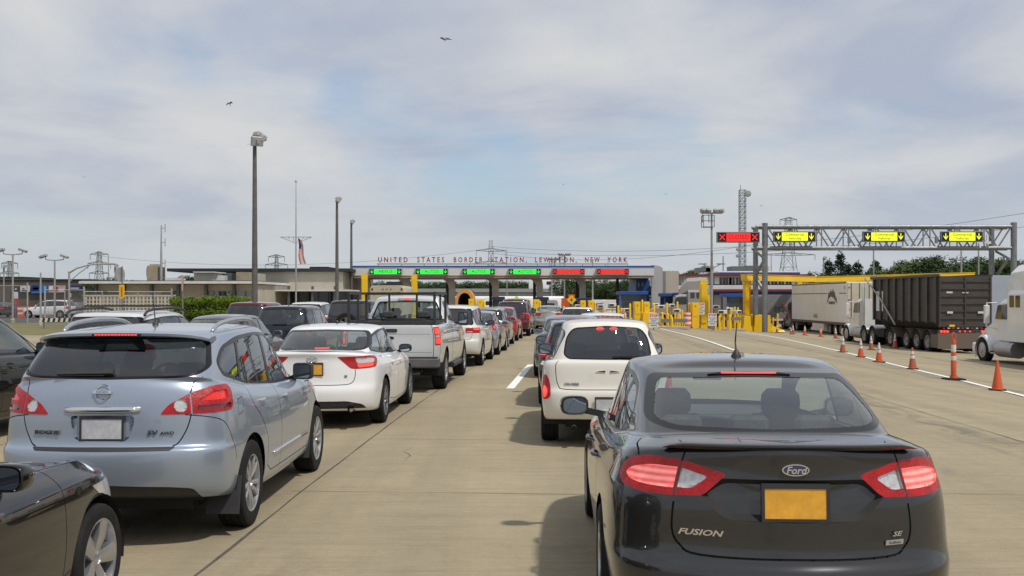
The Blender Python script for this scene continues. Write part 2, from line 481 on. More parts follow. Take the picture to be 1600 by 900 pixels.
class Shell:
 def __init__(s, C, nv=4, nu=5, ref=6):
  P, Nn = spline(C, nv, nu)
  a, b = P.shape[:2]
  P[:, 0, 0] = 0; P[:, -1, 0] = 0; P[-1, :, 0] = 0
  Nn[:, 0, 0] = 0; Nn[:, -1, 0] = 0; Nn[-1, :, 0] = 0
  q = P[min(ref * nv, a - 1)]
  S = np.concatenate([[0], np.cumsum(np.linalg.norm(np.diff(q[:, :2], axis=0), axis=1))])
  s.Stot = float(S[-1])
  s.V = []
  for i in range(a):
   for j in range(b):
    s.V.append((*P[i, j], *Nn[i, j], float(S[j]), i / nv))
  s.F = []
  for i in range(a - 1):
   for j in range(b - 1):
    s.F.append(['body', [i * b + j, i * b + j + 1, (i + 1) * b + j + 1, (i + 1) * b + j]])
 # ---- projections
 def proj(s, kind):
  V = s.V
  return {'side': lambda i: (V[i][1], V[i][2]), 'rear': lambda i: (V[i][0], V[i][2]), 'front': lambda i: (V[i][0], V[i][2]),
    'top': lambda i: (V[i][0], V[i][1]), 'wrap': lambda i: (V[i][6], V[i][2]), 'fwrap': lambda i: (s.Stot - V[i][6], V[i][2])}[kind]
 def nrm(s, f):
  n = [0, 0, 0]
  for i in f:
   v = s.V[i]; n[0] += v[3]; n[1] += v[4]; n[2] += v[5]
  k = len(f)
  return n[0] / k, n[1] / k, n[2] / k
 def ok(s, kind, f, ymin=-9, ymax=9):
  n = s.nrm(f)
  yc = sum(s.V[i][1] for i in f) / len(f)
  if not (ymin <= yc <= ymax): return False
  if kind == 'side': return n[0] > .05
  if kind == 'rear': return n[1] < -.05
  if kind == 'front': return n[1] > .05
  if kind == 'top': return n[2] > .3
  if kind == 'wrap': return n[1] < .3 or n[0] > .5
  return n[1] > -.3 or n[0] > .5
 def knife(s, poly, kind, label, only=('body',), ymin=-9, ymax=9):
  pj = s.proj(kind)
  ax = [p[0] for p in poly]; az = [p[1] for p in poly]
  bx0, bx1, bz0, bz1 = min(ax), max(ax), min(az), max(az)
  cand = []; rest = []
  for F in s.F:
   if F[0] in only:
    p0 = pj(F[1][0])
    if bx0 - .4 < p0[0] < bx1 + .4 and bz0 - .4 < p0[1] < bz1 + .4:
     q = [pj(i) for i in F[1]]
     if min(a for a, _ in q) < bx1 and max(a for a, _ in q) > bx0 and min(b for _, b in q) < bz1 and max(b for _, b in q) > bz0 and s.ok(kind, F[1], ymin, ymax):
      cand.append(F); continue
   rest.append(F)
  cache = {}
  n = len(poly)
  for e in range(n):
   p = poly[e]; q = poly[(e + 1) % n]
   dx, dz = q[0] - p[0], q[1] - p[1]
   ln = math.hypot(dx, dz)
   if ln < 1e-7: continue
   ex0, ex1 = min(p[0], q[0]) - 1e-6, max(p[0], q[0]) + 1e-6
   ez0, ez1 = min(p[1], q[1]) - 1e-6, max(p[1], q[1]) + 1e-6
   out = []
   for F in cand:
    pts = [pj(i) for i in F[1]]
    if min(a for a, _ in pts) > ex1 or max(a for a, _ in pts) < ex0 or min(b for _, b in pts) > ez1 or max(b for _, b in pts) < ez0:
     out.append(F); continue
    d = [((a - p[0]) * dz - (b - p[1]) * dx) / ln for a, b in pts]
    d = [0.0 if abs(t) < 2e-5 else t for t in d]
    if not (any(t > 0 for t in d) and any(t < 0 for t in d)):
     out.append(F); continue
    A = []; B = []
    m = len(d)
    for k in range(m):
     i0, i1 = F[1][k], F[1][(k + 1) % m]
     d0, d1 = d[k], d[(k + 1) % m]
     if d0 >= 0: A.append(i0)
     if d0 <= 0: B.append(i0)
     if d0 * d1 < 0:
      key = (min(i0, i1), max(i0, i1), e)
      if key not in cache:
       t = d0 / (d0 - d1)
       va, vb = s.V[i0], s.V[i1]
       s.V.append(tuple(x * (1 - t) + y * t for x, y in zip(va, vb)))
       cache[key] = len(s.V) - 1
      A.append(cache[key]); B.append(cache[key])
    for G in (A, B):
     if len(G) >= 3: out.append([F[0], G])
   cand = out
   pj = s.proj(kind)
  for F in cand:
   pts = [pj(i) for i in F[1]]
   cx = sum(a for a, _ in pts) / len(pts); cz = sum(b for _, b in pts) / len(pts)
   if inside(cx, cz, poly): F[0] = label
  s.F = rest + cand
 def seam(s, line, kind, w=.007, only=('body',), label='gap', **k):
  """a shut line: a thin strip along a polyline"""
  for a, b in zip(line[:-1], line[1:]):
   dx, dz = b[0] - a[0], b[1] - a[1]
   l = math.hypot(dx, dz)
   if l < 1e-6: continue
   nx, nz = -dz / l * w / 2, dx / l * w / 2
   ex, ez = dx / l * w / 2, dz / l * w / 2
   s.knife([(a[0] - ex + nx, a[1] - ez + nz), (a[0] - ex - nx, a[1] - ez - nz), (b[0] + ex - nx, b[1] + ez - nz), (b[0] + ex + nx, b[1] + ez + nz)], kind, label, only, **k)
 def drop(s, label):
  s.F = [F for F in s.F if F[0] != label]
 def recess(s, label, depth, wall=None, vec=None, cap=True):
  """push a cut region in (depth>0) or out along its normal and close the step with walls"""
  wall = wall or label
  fs = [F for F in s.F if F[0] == label]
  if not fs: return
  mp = {}
  edges = {}
  for F in fs:
   m = len(F[1])
   for k in range(m):
    e = (F[1][k], F[1][(k + 1) % m])
    edges[e] = 1
  def mv(i):
   if i not in mp:
    v = s.V[i]
    d = vec or (-v[3], -v[4], -v[5])
    x = v[0] + d[0] * depth
    if abs(v[0]) < 1e-7: x = 0.0
    s.V.append((x, v[1] + d[1] * depth, v[2] + d[2] * depth, *v[3:]))
    mp[i] = len(s.V) - 1
   return mp[i]
  walls = []
  for (a, b) in list(edges):
   if (b, a) in edges: continue
   if abs(s.V[a][0]) < 1e-7 and abs(s.V[b][0]) < 1e-7: continue
   walls.append((a, b, mv(a), mv(b)))
  for F in fs:
   F[1] = [mv(i) for i in F[1]]
  if not cap: s.drop(label)
  for a, b, c, d in walls:
   A = Vector(s.V[a][:3]); B = Vector(s.V[b][:3]); Cc = Vector(s.V[c][:3])
   n = (B - A).cross(Cc - A)
   n = n.normalized() if n.length > 1e-12 else Vector((0, 0, 1))
   ids = []
   for i in (a, b, d, c):
    v = s.V[i]
    s.V.append((v[0], v[1], v[2], n.x, n.y, n.z, v[6], v[7])); ids.append(len(s.V) - 1)
   s.F.append([wall, ids])
 def pocket(s, name, m, parent, half, depth, inset):
  """a pressed-in panel in the tail: its outline is a half polygon, its walls slope in to a flat-set bed"""
  bv = BVHTree.FromPolygons([v[:3] for v in s.V], [F[1] for F in s.F])
  pts = [p for p in half if p[0] > .001]
  full = pts + [(-x, z) for x, z in reversed(pts)]
  full = dense([*full, full[0]], .012)[:-1]
  zc = sum(p[1] for p in full) / len(full); xm = max(p[0] for p in full); zm = max(abs(p[1] - zc) for p in full)
  def hit(x, z):
   h = bv.ray_cast(Vector((abs(x), -3, z)), Vector((0, 1, 0)))
   return h[0].y if h[0] is not None else -.95
  inn = [(x * (1 - inset / xm), zc + (z - zc) * (1 - inset * .8 / zm)) for x, z in full]
  V = [(x, hit(x, z) + .0005, z) for x, z in full] + [(x, hit(x, z) + depth, z) for x, z in inn]
  V += [(x * .5, hit(x * .5, zc + (z - zc) * .5) + depth, zc + (z - zc) * .5) for x, z in inn] + [(0, hit(0, zc) + depth, zc)]
  n = len(full); F = []
  for k in range(2):
   F += [(k * n + i, k * n + (i + 1) % n, (k + 1) * n + (i + 1) % n, (k + 1) * n + i) for i in range(n)]
  F += [(2 * n + i, 2 * n + (i + 1) % n, 3 * n) for i in range(n)]
  mb = MB().add(V, F); mb.m = [1] * n + [0] * (len(F) - n)  # sloping walls in matte black: shade of the recess put into their colour
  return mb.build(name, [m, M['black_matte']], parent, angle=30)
 def export(s, parent, spec):
  """spec: label -> (object name, material, per_side, parent label or None)"""
  made = {}
  by = {}
  for l, f in s.F: by.setdefault(l, []).append(f)
  for l in sorted(by, key=lambda k: 1 if (spec.get(k) and spec[k][3]) else 0):
   if l not in spec: continue
   name, m, side, par = spec[l]
   fs = by[l]
   def half(sg):
    mp = {}; V = []; Nn = []; F = []
    for f in fs:
     ids = []
     for i in f:
      if i not in mp:
       v = s.V[i]
       mp[i] = len(V); V.append((v[0] * sg, v[1], v[2])); Nn.append((v[3] * sg, v[4], v[5]))
      ids.append(mp[i])
     F.append(ids if sg > 0 else ids[::-1])
    return V, Nn, F
   if side:
    for sg in (1, -1):
     V, Nn, F = half(sg)
     p = parent
     if par: p = made.get((par, sg)) or made.get((par, 0)) or parent
     made[(l, sg)] = mesh_obj(name, V, F, m, p, normals=Nn)
   else:
    V, Nn, F = half(1)
    V2, N2, F2 = half(-1)
    k = len(V); mp = {}
    VV = list(V); NN = list(Nn)
    idx = []
    key = {}
    for i, v in enumerate(V):
     if abs(v[0]) < 1e-7: key[(round(v[1], 6), round(v[2], 6), round(Nn[i][1], 3), round(Nn[i][2], 3))] = i
    for i, v in enumerate(V2):
     kk = (round(v[1], 6), round(v[2], 6), round(N2[i][1], 3), round(N2[i][2], 3))
     if abs(v[0]) < 1e-7 and kk in key: idx.append(key[kk])
     else:
      VV.append(v); NN.append(N2[i]); idx.append(len(VV) - 1)
    p = parent
    if par: p = made.get((par, 0)) or parent
    made[(l, 0)] = mesh_obj(name, VV, F + [[idx[i] for i in f] for f in F2], m, p, normals=NN)
  return made
 def stick(s, o, x, z, w, lift=.004, yaw=True, h=.03):
  """set an object of width w on the tail at (x, z), turned to the local surface"""
  sg = -1 if x < 0 else 1
  y0 = s.surf(abs(x) - w / 2, z, 'rear', -.4)[1]; y1 = s.surf(abs(x) + w / 2, z, 'rear', -.4)[1]; ym = s.surf(abs(x), z, 'rear', -.4)[1]
  ya = s.surf(abs(x), z + h, 'rear', -.4)[1]; yb = s.surf(abs(x), z - h, 'rear', -.4)[1]
  o.rotation_euler.x -= math.atan2(ya - yb, 2 * h) if abs(ya - yb) < h else 0
  o.location = (x, min((y0 + y1) / 2, ym, (ya + yb) / 2) - lift, z); o.rotation_euler.z = sg * math.atan2(y1 - y0, w) if yaw and abs(x) > w / 2 - .02 else 0
  return o
 def surf(s, a, b, kind, nmax=None):
  """surface point seen at (a, b) in a projection (nearest vertex)"""
  pj = s.proj(kind)
  best = None; bd = 1e9
  for F in s.F:
   if not s.ok(kind, F[1], -9, 1.3 if kind == 'rear' else 9): continue
   if nmax is not None and s.nrm(F[1])[1] > nmax: continue
   for i in F[1]:
    p = pj(i)
    d = (p[0] - a) ** 2 + (p[1] - b) ** 2
    if d < bd: bd = d; best = i
  return s.V[best]
def inside(x, y, poly):
 c = False
 n = len(poly)
 j = n - 1
 for i in range(n):
  xi, yi = poly[i]; xj, yj = poly[j]
  if (yi > y) != (yj > y) and x < (xj - xi) * (y - yi) / (yj - yi) + xi: c = not c
  j = i
 return c
def circle(cy, cz, r, n=28, a0=0, a1=360):
 return [(cy + r * math.cos(math.radians(a0 + (a1 - a0) * k / n)), cz + r * math.sin(math.radians(a0 + (a1 - a0) * k / n))) for k in range(n)]
def arch_poly(cy, cz, r, zb):
 """wheel opening: the upper arc closed below the sill"""
 pts = [(cy + r * math.cos(t), cz + r * math.sin(t)) for t in [math.radians(-8 + 196 * k / 26) for k in range(27)]]
 return pts + [(cy - r * 1.02, zb), (cy + r * 1.02, zb)]
# ---- wheels
def wheel_parts(R=.34, W=.225, rim=.235, style='five', seg=40, rim_mat=None, lod=2):
 """meshes for a right-hand wheel, hub on the origin, outer face at +x"""
 t = MB()
 h = W / 2
 n = seg if lod > 1 else 24
 prof = [(rim * .97, -h * .86), (rim * 1.03, -h * .97), (R * .90, -h), (R * .965, -h * .93), (R * .99, -h * .8)]
 if lod > 1:
  for g in (-.5, 0, .5):
   prof += [(R, g * h - h * .17), (R, g * h - .006), (R - .008, g * h - .004), (R - .008, g * h + .004), (R, g * h + .006)]
  prof += [(R, .67 * h)]
 else:
  prof += [(R, -h * .5), (R, h * .5)]
 prof += [(R * .99, h * .8), (R * .965, h * .93), (R * .90, h), (R * .84, h * .995), (rim * 1.08, h * .98), (rim * 1.03, h * .97), (rim * .97, h * .86)]
 t.lathe(prof, n, 'x')
 r = MB()
 # rim barrel and lip, dark inner well
 r.lathe([(rim * .99, h * .84), (rim * 1.02, h * .93), (rim * .985, h * .95), (rim * .95, h * .90), (rim * .93, h * .55), (rim * .9, -h * .5)], n, 'x', mi=0)
 r.lathe([(rim * .9, -h * .45), (.0, -h * .45)], n, 'x', mi=1)
 def spoke(a, w0, w1, r0, r1, x0, x1, th=.022):
  ca, sa = math.cos(a), math.sin(a)
  def P(rad, off, x): return (x, rad * ca - off * sa, rad * sa + off * ca)
  m = [(r0, w0, x0), ((r0 + r1) / 2, (w0 + w1) / 2, (x0 + x1) / 2 + .008), (r1, w1, x1)]
  v = []; f = []
  for rad, w, x in m:
   v += [P(rad, -w, x - th), P(rad, -w * .95, x - .006), P(rad, -w * .55, x), P(rad, w * .55, x), P(rad, w * .95, x - .006), P(rad, w, x - th)]
  for i in range(2):
   for k in range(5):
    f.append((i * 6 + k, i * 6 + k + 1, (i + 1) * 6 + k + 1, (i + 1) * 6 + k))
  r.add(v, f, 0)
 xo = h * .72
 hub = rim * .22
 if style == 'five':
  for k in range(5): spoke(math.radians(90 + 72 * k), rim * .17, rim * .20, hub * .6, rim * .97, xo, h * .9, .05)
 elif style == 'wide5':
  for k in range(5): spoke(math.radians(90 + 72 * k), rim * .15, rim * .28, hub * .6, rim * .97, xo, h * .92, .05)
 elif style == 'twin5':
  for k in range(5):
   for d in (-13, 13): spoke(math.radians(90 + 72 * k + d), rim * .075, rim * .085, hub * .6, rim * .97, xo, h * .9, .04)
 elif style == 'ten':
  for k in range(10): spoke(math.radians(90 + 36 * k), rim * .07, rim * .075, hub * .6, rim * .97, xo, h * .9, .04)
 elif style == 'six':
  for k in range(6): spoke(math.radians(90 + 60 * k), rim * .13, rim * .17, hub * .6, rim * .97, xo, h * .9, .05)
 elif style == 'steel':
  r.lathe([(rim * .93, h * .4), (rim * .82, h * .55), (rim * .6, h * .5), (rim * .35, h * .75), (.0, h * .78)], n, 'x', mi=0)
 r.lathe([(hub * 1.05, xo - .05), (hub, xo + .004), (hub * .55, xo + .012), (hub * .5, xo + .004), (0.0, xo + .006)], 16, 'x', mi=0)
 d = MB()
 d.lathe([(rim * .72, -h * .1), (rim * .74, 0), (rim * .3, 0), (rim * .3, h * .2)], 24, 'x')
 return t, r, d
WHEELS = {}
def wheel(parent, x, y, R, W, rim, style, side, rimm, lod=2, z=None):
 key = (R, W, rim, style, rimm.name, lod)
 if key not in WHEELS:
  t, r, d = wheel_parts(R, W, rim, style, lod=lod)
  objs = (t.build('tyre', M['tyre'], None, smooth=True, angle=35), r.build('rim', [rimm, M['black_matte']], None, angle=30), d.build('brake_disc', M['steel_dark'], None, angle=30))
  WHEELS[key] = [o.data for o in objs]
  for o in objs: bpy.data.objects.remove(o)
 e = bpy.data.objects.new('wheel', None)
 e.location = (x, y, z if z is not None else R)
 e.rotation_euler = (random.uniform(0, 6), 0, 0 if side > 0 else math.pi)
 link(e, parent)
 for nm, me in zip(('tyre', 'rim', 'brake_disc'), WHEELS[key]):
  if lod < 2 and nm == 'brake_disc': continue
  link(bpy.data.objects.new(nm, me), e)
 return e
def seat(parent, x, y, z=.42, w=.46, h=.62, head=True, m=None, lean=.16, name='seat'):
 b = MB()
 b.box(x - w / 2, x + w / 2, y - .08, y + .44, z - .12, z + .05, bev=.05)
 # leaning back with side bolsters
 n = 7
 prof = []
 V = []; F = []
 def bk(t, xx, dy): return (x + xx, y - .06 - lean * t + dy, z + .02 + h * t)
 rows = []
 for i in range(n):
  t = i / (n - 1)
  hw = w / 2 * (1 - .25 * max(0, t - .6) / .4)
  rows.append([bk(t, -hw, .02), bk(t, -hw * .9, .10 * (1 - .3 * t)), bk(t, -hw * .5, .055), bk(t, 0, .05), bk(t, hw * .5, .055), bk(t, hw * .9, .10 * (1 - .3 * t)), bk(t, hw, .02), bk(t, hw * .8, -.06), bk(t, -hw * .8, -.06)])
 for r in rows: V += r
 for i in range(n - 1):
  for k in range(9):
   F.append((i * 9 + k, i * 9 + (k + 1) % 9, (i + 1) * 9 + (k + 1) % 9, (i + 1) * 9 + k))
 F.append(tuple(range((n - 1) * 9, n * 9))); F.append(tuple(range(8, -1, -1)))
 b.add(V, F)
 o = b.build(name, m or M['seat_dark'], parent, angle=50)
 if head:
  hb = MB()
  ty = y - .06 - lean - .02; tz = z + h + .10
  hw = .135
  pr = []
  V = []; F = []
  for i, (s_, zz) in enumerate(((.72, -.085), (.95, -.05), (1, 0), (.95, .06), (.7, .1))):
   for k in range(12):
    a = 2 * math.pi * k / 12
    ca, sa = math.cos(a), math.sin(a)
    V.append((x + hw * s_ * math.copysign(abs(ca) ** .6, ca), ty + .055 * s_ * math.copysign(abs(sa) ** .7, sa), tz + zz))
  for i in range(4):
   for k in range(12):
    F.append((i * 12 + k, i * 12 + (k + 1) % 12, (i + 1) * 12 + (k + 1) % 12, (i + 1) * 12 + k))
  F.append(tuple(range(11, -1, -1))); F.append(tuple(range(48, 60)))
  hb.add(V, F)
  for s_ in (-.06, .06): hb.tube([(x + s_, ty, tz - .16), (x + s_, ty, tz - .06)], .008, 8, mi=1)
  hb.build('headrest', [m or M['seat_dark'], M['chrome']], o, angle=50)
 return o
def mirror(parent, x, y, z, side, w=.22, h=.14, housing=None, square=False, stalk=.12, name='mirror', stem_mat=None):
 """door mirror: a rounded housing that faces back with a mirror glass, on a stalk to the door"""
 V = []; F = []
 n = 20
 secs = [(-.055, .90), (-.05, .97), (-.02, 1.0), (.03, .97), (.075, .8), (.10, .45)]
 e = .35 if square else .62
 for d, s_ in secs:
  for k in range(n):
   a = 2 * math.pi * k / n
   ca, sa = math.cos(a), math.sin(a)
   V.append((w / 2 * s_ * math.copysign(abs(ca) ** e, ca), d, h / 2 * s_ * math.copysign(abs(sa) ** e, sa)))
 for i in range(len(secs) - 1):
  for k in range(n):
   F.append((i * n + k, i * n + (k + 1) % n, (i + 1) * n + (k + 1) % n, (i + 1) * n + k))
 F.append(tuple(range((len(secs) - 1) * n, len(secs) * n)))
 # recessed glass bed
 b0 = len(V)
 for k in range(n):
  a = 2 * math.pi * k / n
  ca, sa = math.cos(a), math.sin(a)
  V.append((w / 2 * .84 * math.copysign(abs(ca) ** e, ca), -.052, h / 2 * .82 * math.copysign(abs(sa) ** e, sa)))
 for k in range(n): F.append((k, b0 + k, b0 + (k + 1) % n, (k + 1) % n))
 F.append(tuple(range(b0, b0 + n)))
 mb = MB().add(V, F)
 o = mb.build(name, housing or M['black_plastic'], parent, angle=50)
 o.location = (x + side * (stalk + w / 2 - .02), y, z)
 o.rotation_euler = (0, 0, -side * .12)
 g = MB()
 gv = [(w / 2 * .80 * math.copysign(abs(math.cos(2 * math.pi * k / n)) ** e, math.cos(2 * math.pi * k / n)), 0, h / 2 * .78 * math.copysign(abs(math.sin(2 * math.pi * k / n)) ** e, math.sin(2 * math.pi * k / n))) for k in range(n)]
 g.add(gv, [tuple(range(n))])
 go = g.build('mirror_glass', M['mirror'], o, loc=(0, -.0545, 0))
 st = MB(); st.bar((-side * (w * .25), .01, -h * .25), (-side * (stalk + w / 2), .05, -h * .62), .05, .05)
 st.build('mirror_arm', stem_mat or housing or M['black_plastic'], o)
 return o
def plate(parent, y, z, m, w=.305, h=.155, tilt=.0, x=0.0, frame=True):
 b = MB(); b.prism(rrect(-w / 2, w / 2, -h / 2, h / 2, .012), -.004, .002)
 o = b.build('license_plate', m, parent, loc=(x, y, z)); o.rotation_euler.x = tilt
 if frame:
  fr = MB()
  for (a, b2, c, d) in ((-w / 2 - .012, w / 2 + .012, h / 2 - .006, h / 2 + .02), (-w / 2 - .012, w / 2 + .012, -h / 2 - .012, -h / 2 + .004), (-w / 2 - .012, -w / 2 + .004, -h / 2 + .0045, h / 2 - .0065), (w / 2 - .004, w / 2 + .012, -h / 2 + .0045, h / 2 - .0065)):
   fr.box(a, b2, -.008, -.0045, c, d)
  fr.build('plate_frame', M['black_plastic'], o)
 return o
def rings_from(rows, y2, yc, rr, rf, wr=.97, wf=.95):
 out = []
 for r in rows:
  zr, zm, zc, zf, yr, yf, w = r[:7]
  o = r[7] if len(r) > 7 else {}
  a = o.get('y2', y2); c = o.get('yc', yc)
  k = [(yr, zr), (a, zm), (c, zc), (yf, zf)]
  out.append(ring(yr, yf, w, k, o.get('rr', rr), o.get('rf', rf), o.get('wr', wr), o.get('wf', wf), o.get('crown', 0)))
 return out
def underbody(root, yr, yf, w, WB, R, z=.2):
 b = MB()
 b.box(-w * .62, w * .62, yr + .25, yf - .3, z, z + .12)
 b.box(-w * .93, w * .93, R + .16, WB - R - .16, z + .015, z + .10)
 b.box(-w * .72, w * .72, yr + .2, -R - .14, z + .08, z + .16)
 for yy in (0, WB):
  b.box(-w * .62, w * .62, yy - .12, yy + .12, z + .001, z + .2)
 b.build('underbody', M['black_matte'], root)
def arch_liner(root, y, R, r, x0, x1):
 for sg in (1, -1):
  v = []; f = []
  n = 22
  for k in range(n + 1):
   a = math.radians(-12 + 204 * k / n)
   cy, cz = y + r * math.cos(a), R + r * math.sin(a)
   v += [(sg * x0, cy, cz), (sg * x1, cy, cz)]
  for k in range(n): f.append((2 * k, 2 * k + 1, 2 * k + 3, 2 * k + 2))
  c = len(v); v.append((sg * x0, y, R))
  f += [(2 * k, 2 * k + 2, c) for k in range(n)]
  mesh_obj('wheel_liner', v, f, M['black_matte'], root)
def handle(root, x, y, z, m, yaw=0.0, L=.19):
 for sg in (1, -1):
  b = MB()
  b.tube([(0, -L / 2, 0), (.028, -L * .36, .004), (.034, 0, .006), (.028, L * .36, .004), (0, L / 2, 0)], [.010, .014, .015, .014, .010], 8)
  o = b.build('door_handle', m, root, angle=60)
  o.scale = (sg, 1, 1); o.location = (sg * x, y, z); o.rotation_euler.z = -sg * yaw
# ------------------------------------------------------------------ ground and pavement
def smooth(a, b, x):
 t = max(0.0, min(1.0, (x - a) / (b - a))); return t * t * (3 - 2 * t)
def gz(x, y):
 """the pavement falls away to the right, towards the truck lanes"""
 return -.92 * smooth(2.5, 27, x) * smooth(8, 26, y)
def G(px, py):
 """ground point of the survey: sight line through a picture point, met with the ground"""
 Y = 30.0
 for _ in range(60):
  X = (px - 800) / 1600 * Y
  Y = .5 * Y + .5 * (CAM_Z - gz(X, Y)) * 1600 / (py - 466)
 return (px - 800) / 1600 * Y, Y
def PX(px, Y): return (px - 800) / 1600 * Y
def PZ(py, Y): return CAM_Z - (py - 466) / 1600 * Y
def XZ(px, py, Y): return PX(px, Y), PZ(py, Y)
def concrete():
 m = bpy.data.materials.new('concrete_pavement'); N, L = nt(m); b = N['Principled BSDF']
 tc = N.new('ShaderNodeTexCoord')
 def noise(s, d=8, r=.6, sc=(1, 1, 1), dist=0):
  mp = N.new('ShaderNodeMapping'); mp.inputs['Scale'].default_value = sc; L.new(tc.outputs['Object'], mp.inputs['Vector'])
  n = N.new('ShaderNodeTexNoise'); n.inputs['Scale'].default_value = s; n.inputs['Detail'].default_value = d; n.inputs['Roughness'].default_value = r; n.inputs['Distortion'].default_value = dist
  L.new(mp.outputs[0], n.inputs['Vector']); return n.outputs['Fac']
 def mix(f, a, c, mode='MIX'):
  x = N.new('ShaderNodeMix'); x.data_type = 'RGBA'; x.blend_type = mode
  for i, v in ((0, f), (6, a), (7, c)):
   if isinstance(v, (int, float)): x.inputs[i].default_value = v
   elif isinstance(v, tuple): x.inputs[i].default_value = (*v, 1)
   else: L.new(v, x.inputs[i])
  return x.outputs[2]
 def ramp(f, a, c, p0=.35, p1=.65):
  r = N.new('ShaderNodeMapRange'); r.inputs['From Min'].default_value = p0; r.inputs['From Max'].default_value = p1; r.inputs['To Min'].default_value = a; r.inputs['To Max'].default_value = c
  L.new(f, r.inputs['Value']); return r.outputs[0]
 base = mix(ramp(noise(.18, 6, .55), 0, 1), (.290, .236, .146), (.400, .333, .212))
 base = mix(ramp(noise(1.4, 9, .7), 0, .55), base, (.240, .200, .132))
 base = mix(ramp(noise(14, 6, .8), 0, .35), base, (.44, .385, .265))
 # broom streaks and tyre wear along the lanes, fine grit
 base = mix(ramp(noise(1.0, 7, .65, (1.1, .05, 1)), 0, .45, .45, .75), base, (.18, .152, .108))
 base = mix(ramp(noise(1.0, 9, .8, (.5, 9, 1)), 0, .45, .48, .66), base, (.19, .158, .108))
 base = mix(ramp(noise(1.0, 8, .8, (2.2, 30, 1)), 0, .40, .50, .66), base, (.45, .39, .27))
 base = mix(ramp(noise(70, 3, .9), 0, .5, .45, .70), base, (.15, .125, .085))
 base = mix(ramp(noise(.55, 10, .75, (1, 1, 1), 1.2), 0, .55, .57, .72), base, (.15, .128, .095))
 base = mix(ramp(noise(2.3, 4, .9, (1, .35, 1), 2.0), 0, .6, .70, .78), base, (.10, .09, .075))
 # oil drip band down the middle of each lane, darker wheel tracks either side
 sx = N.new('ShaderNodeSeparateXYZ'); L.new(tc.outputs['Object'], sx.inputs[0])
 def mth(op, a, c=0.0, cl=False):
  q = N.new('ShaderNodeMath'); q.operation = op; q.use_clamp = cl
  for i, v in enumerate((a, c)):
   if isinstance(v, (int, float)): q.inputs[i].default_value = v
   else: L.new(v, q.inputs[i])
  return q.outputs[0]
 u = mth('SUBTRACT', sx.outputs['X'], mth('MULTIPLY', sx.outputs['Y'], .055))
 fr = mth('ABSOLUTE', mth('SUBTRACT', mth('FRACT', mth('ADD', mth('DIVIDE', mth('SUBTRACT', u, .96), 4.6), .5)), .5))
 oil = ramp(fr, 1, 0, .02, .11); trk = mth('MULTIPLY', ramp(fr, 0, 1, .12, .18), ramp(fr, 1, 0, .20, .27))
 blot = ramp(noise(1.7, 8, .75, (1, .45, 1), 1.0), 0, 1, .42, .66)
 base = mix(mth('MULTIPLY', mth('MULTIPLY', oil, blot), .8), base, (.095, .085, .07))
 base = mix(mth('MULTIPLY', mth('MULTIPLY', trk, ramp(noise(.9, 6, .6, (1, .12, 1)), .2, 1)), .30), base, (.16, .138, .105))
 L.new(base, b.inputs['Base Color'])
 b.inputs['Roughness'].default_value = .85; b.inputs['Specular IOR Level'].default_value = .35
 bp = N.new('ShaderNodeBump'); bp.inputs['Strength'].default_value = .35; bp.inputs['Distance'].default_value = .01
 L.new(noise(60, 6, .8), bp.inputs['Height']); L.new(bp.outputs[0], b.inputs['Normal'])
 return m
def grass_mat(name, a, c):
 m = bpy.data.materials.new(name); N, L = nt(m); b = N['Principled BSDF']
 tc = N.new('ShaderNodeTexCoord'); n = N.new('ShaderNodeTexNoise'); n.inputs['Scale'].default_value = .6; n.inputs['Detail'].default_value = 10; n.inputs['Roughness'].default_value = .75
 L.new(tc.outputs['Object'], n.inputs['Vector'])
 x = N.new('ShaderNodeMix'); x.data_type = 'RGBA'; x.inputs[6].default_value = (*a, 1); x.inputs[7].default_value = (*c, 1)
 r = N.new('ShaderNodeMapRange'); r.inputs['From Min'].default_value = .35; r.inputs['From Max'].default_value = .65; L.new(n.outputs['Fac'], r.inputs['Value']); L.new(r.outputs[0], x.inputs[0])
 L.new(x.outputs[2], b.inputs['Base Color']); b.inputs['Roughness'].default_value = .9
 return m
def sheet(name, x0, x1, y0, y1, nx, ny, m, dz=0.0):
 v = []; f = []
 for j in range(ny + 1):
  for i in range(nx + 1):
   x = x0 + (x1 - x0) * i / nx; y = y0 + (y1 - y0) * j / ny
   v.append((x, y, gz(x, y) + dz))
 for j in range(ny):
  for i in range(nx):
   a = j * (nx + 1) + i; f.append((a, a + 1, a + nx + 2, a + nx + 1))
 return tag(mesh_obj(name, v, f, m, smooth=True), kind='structure')
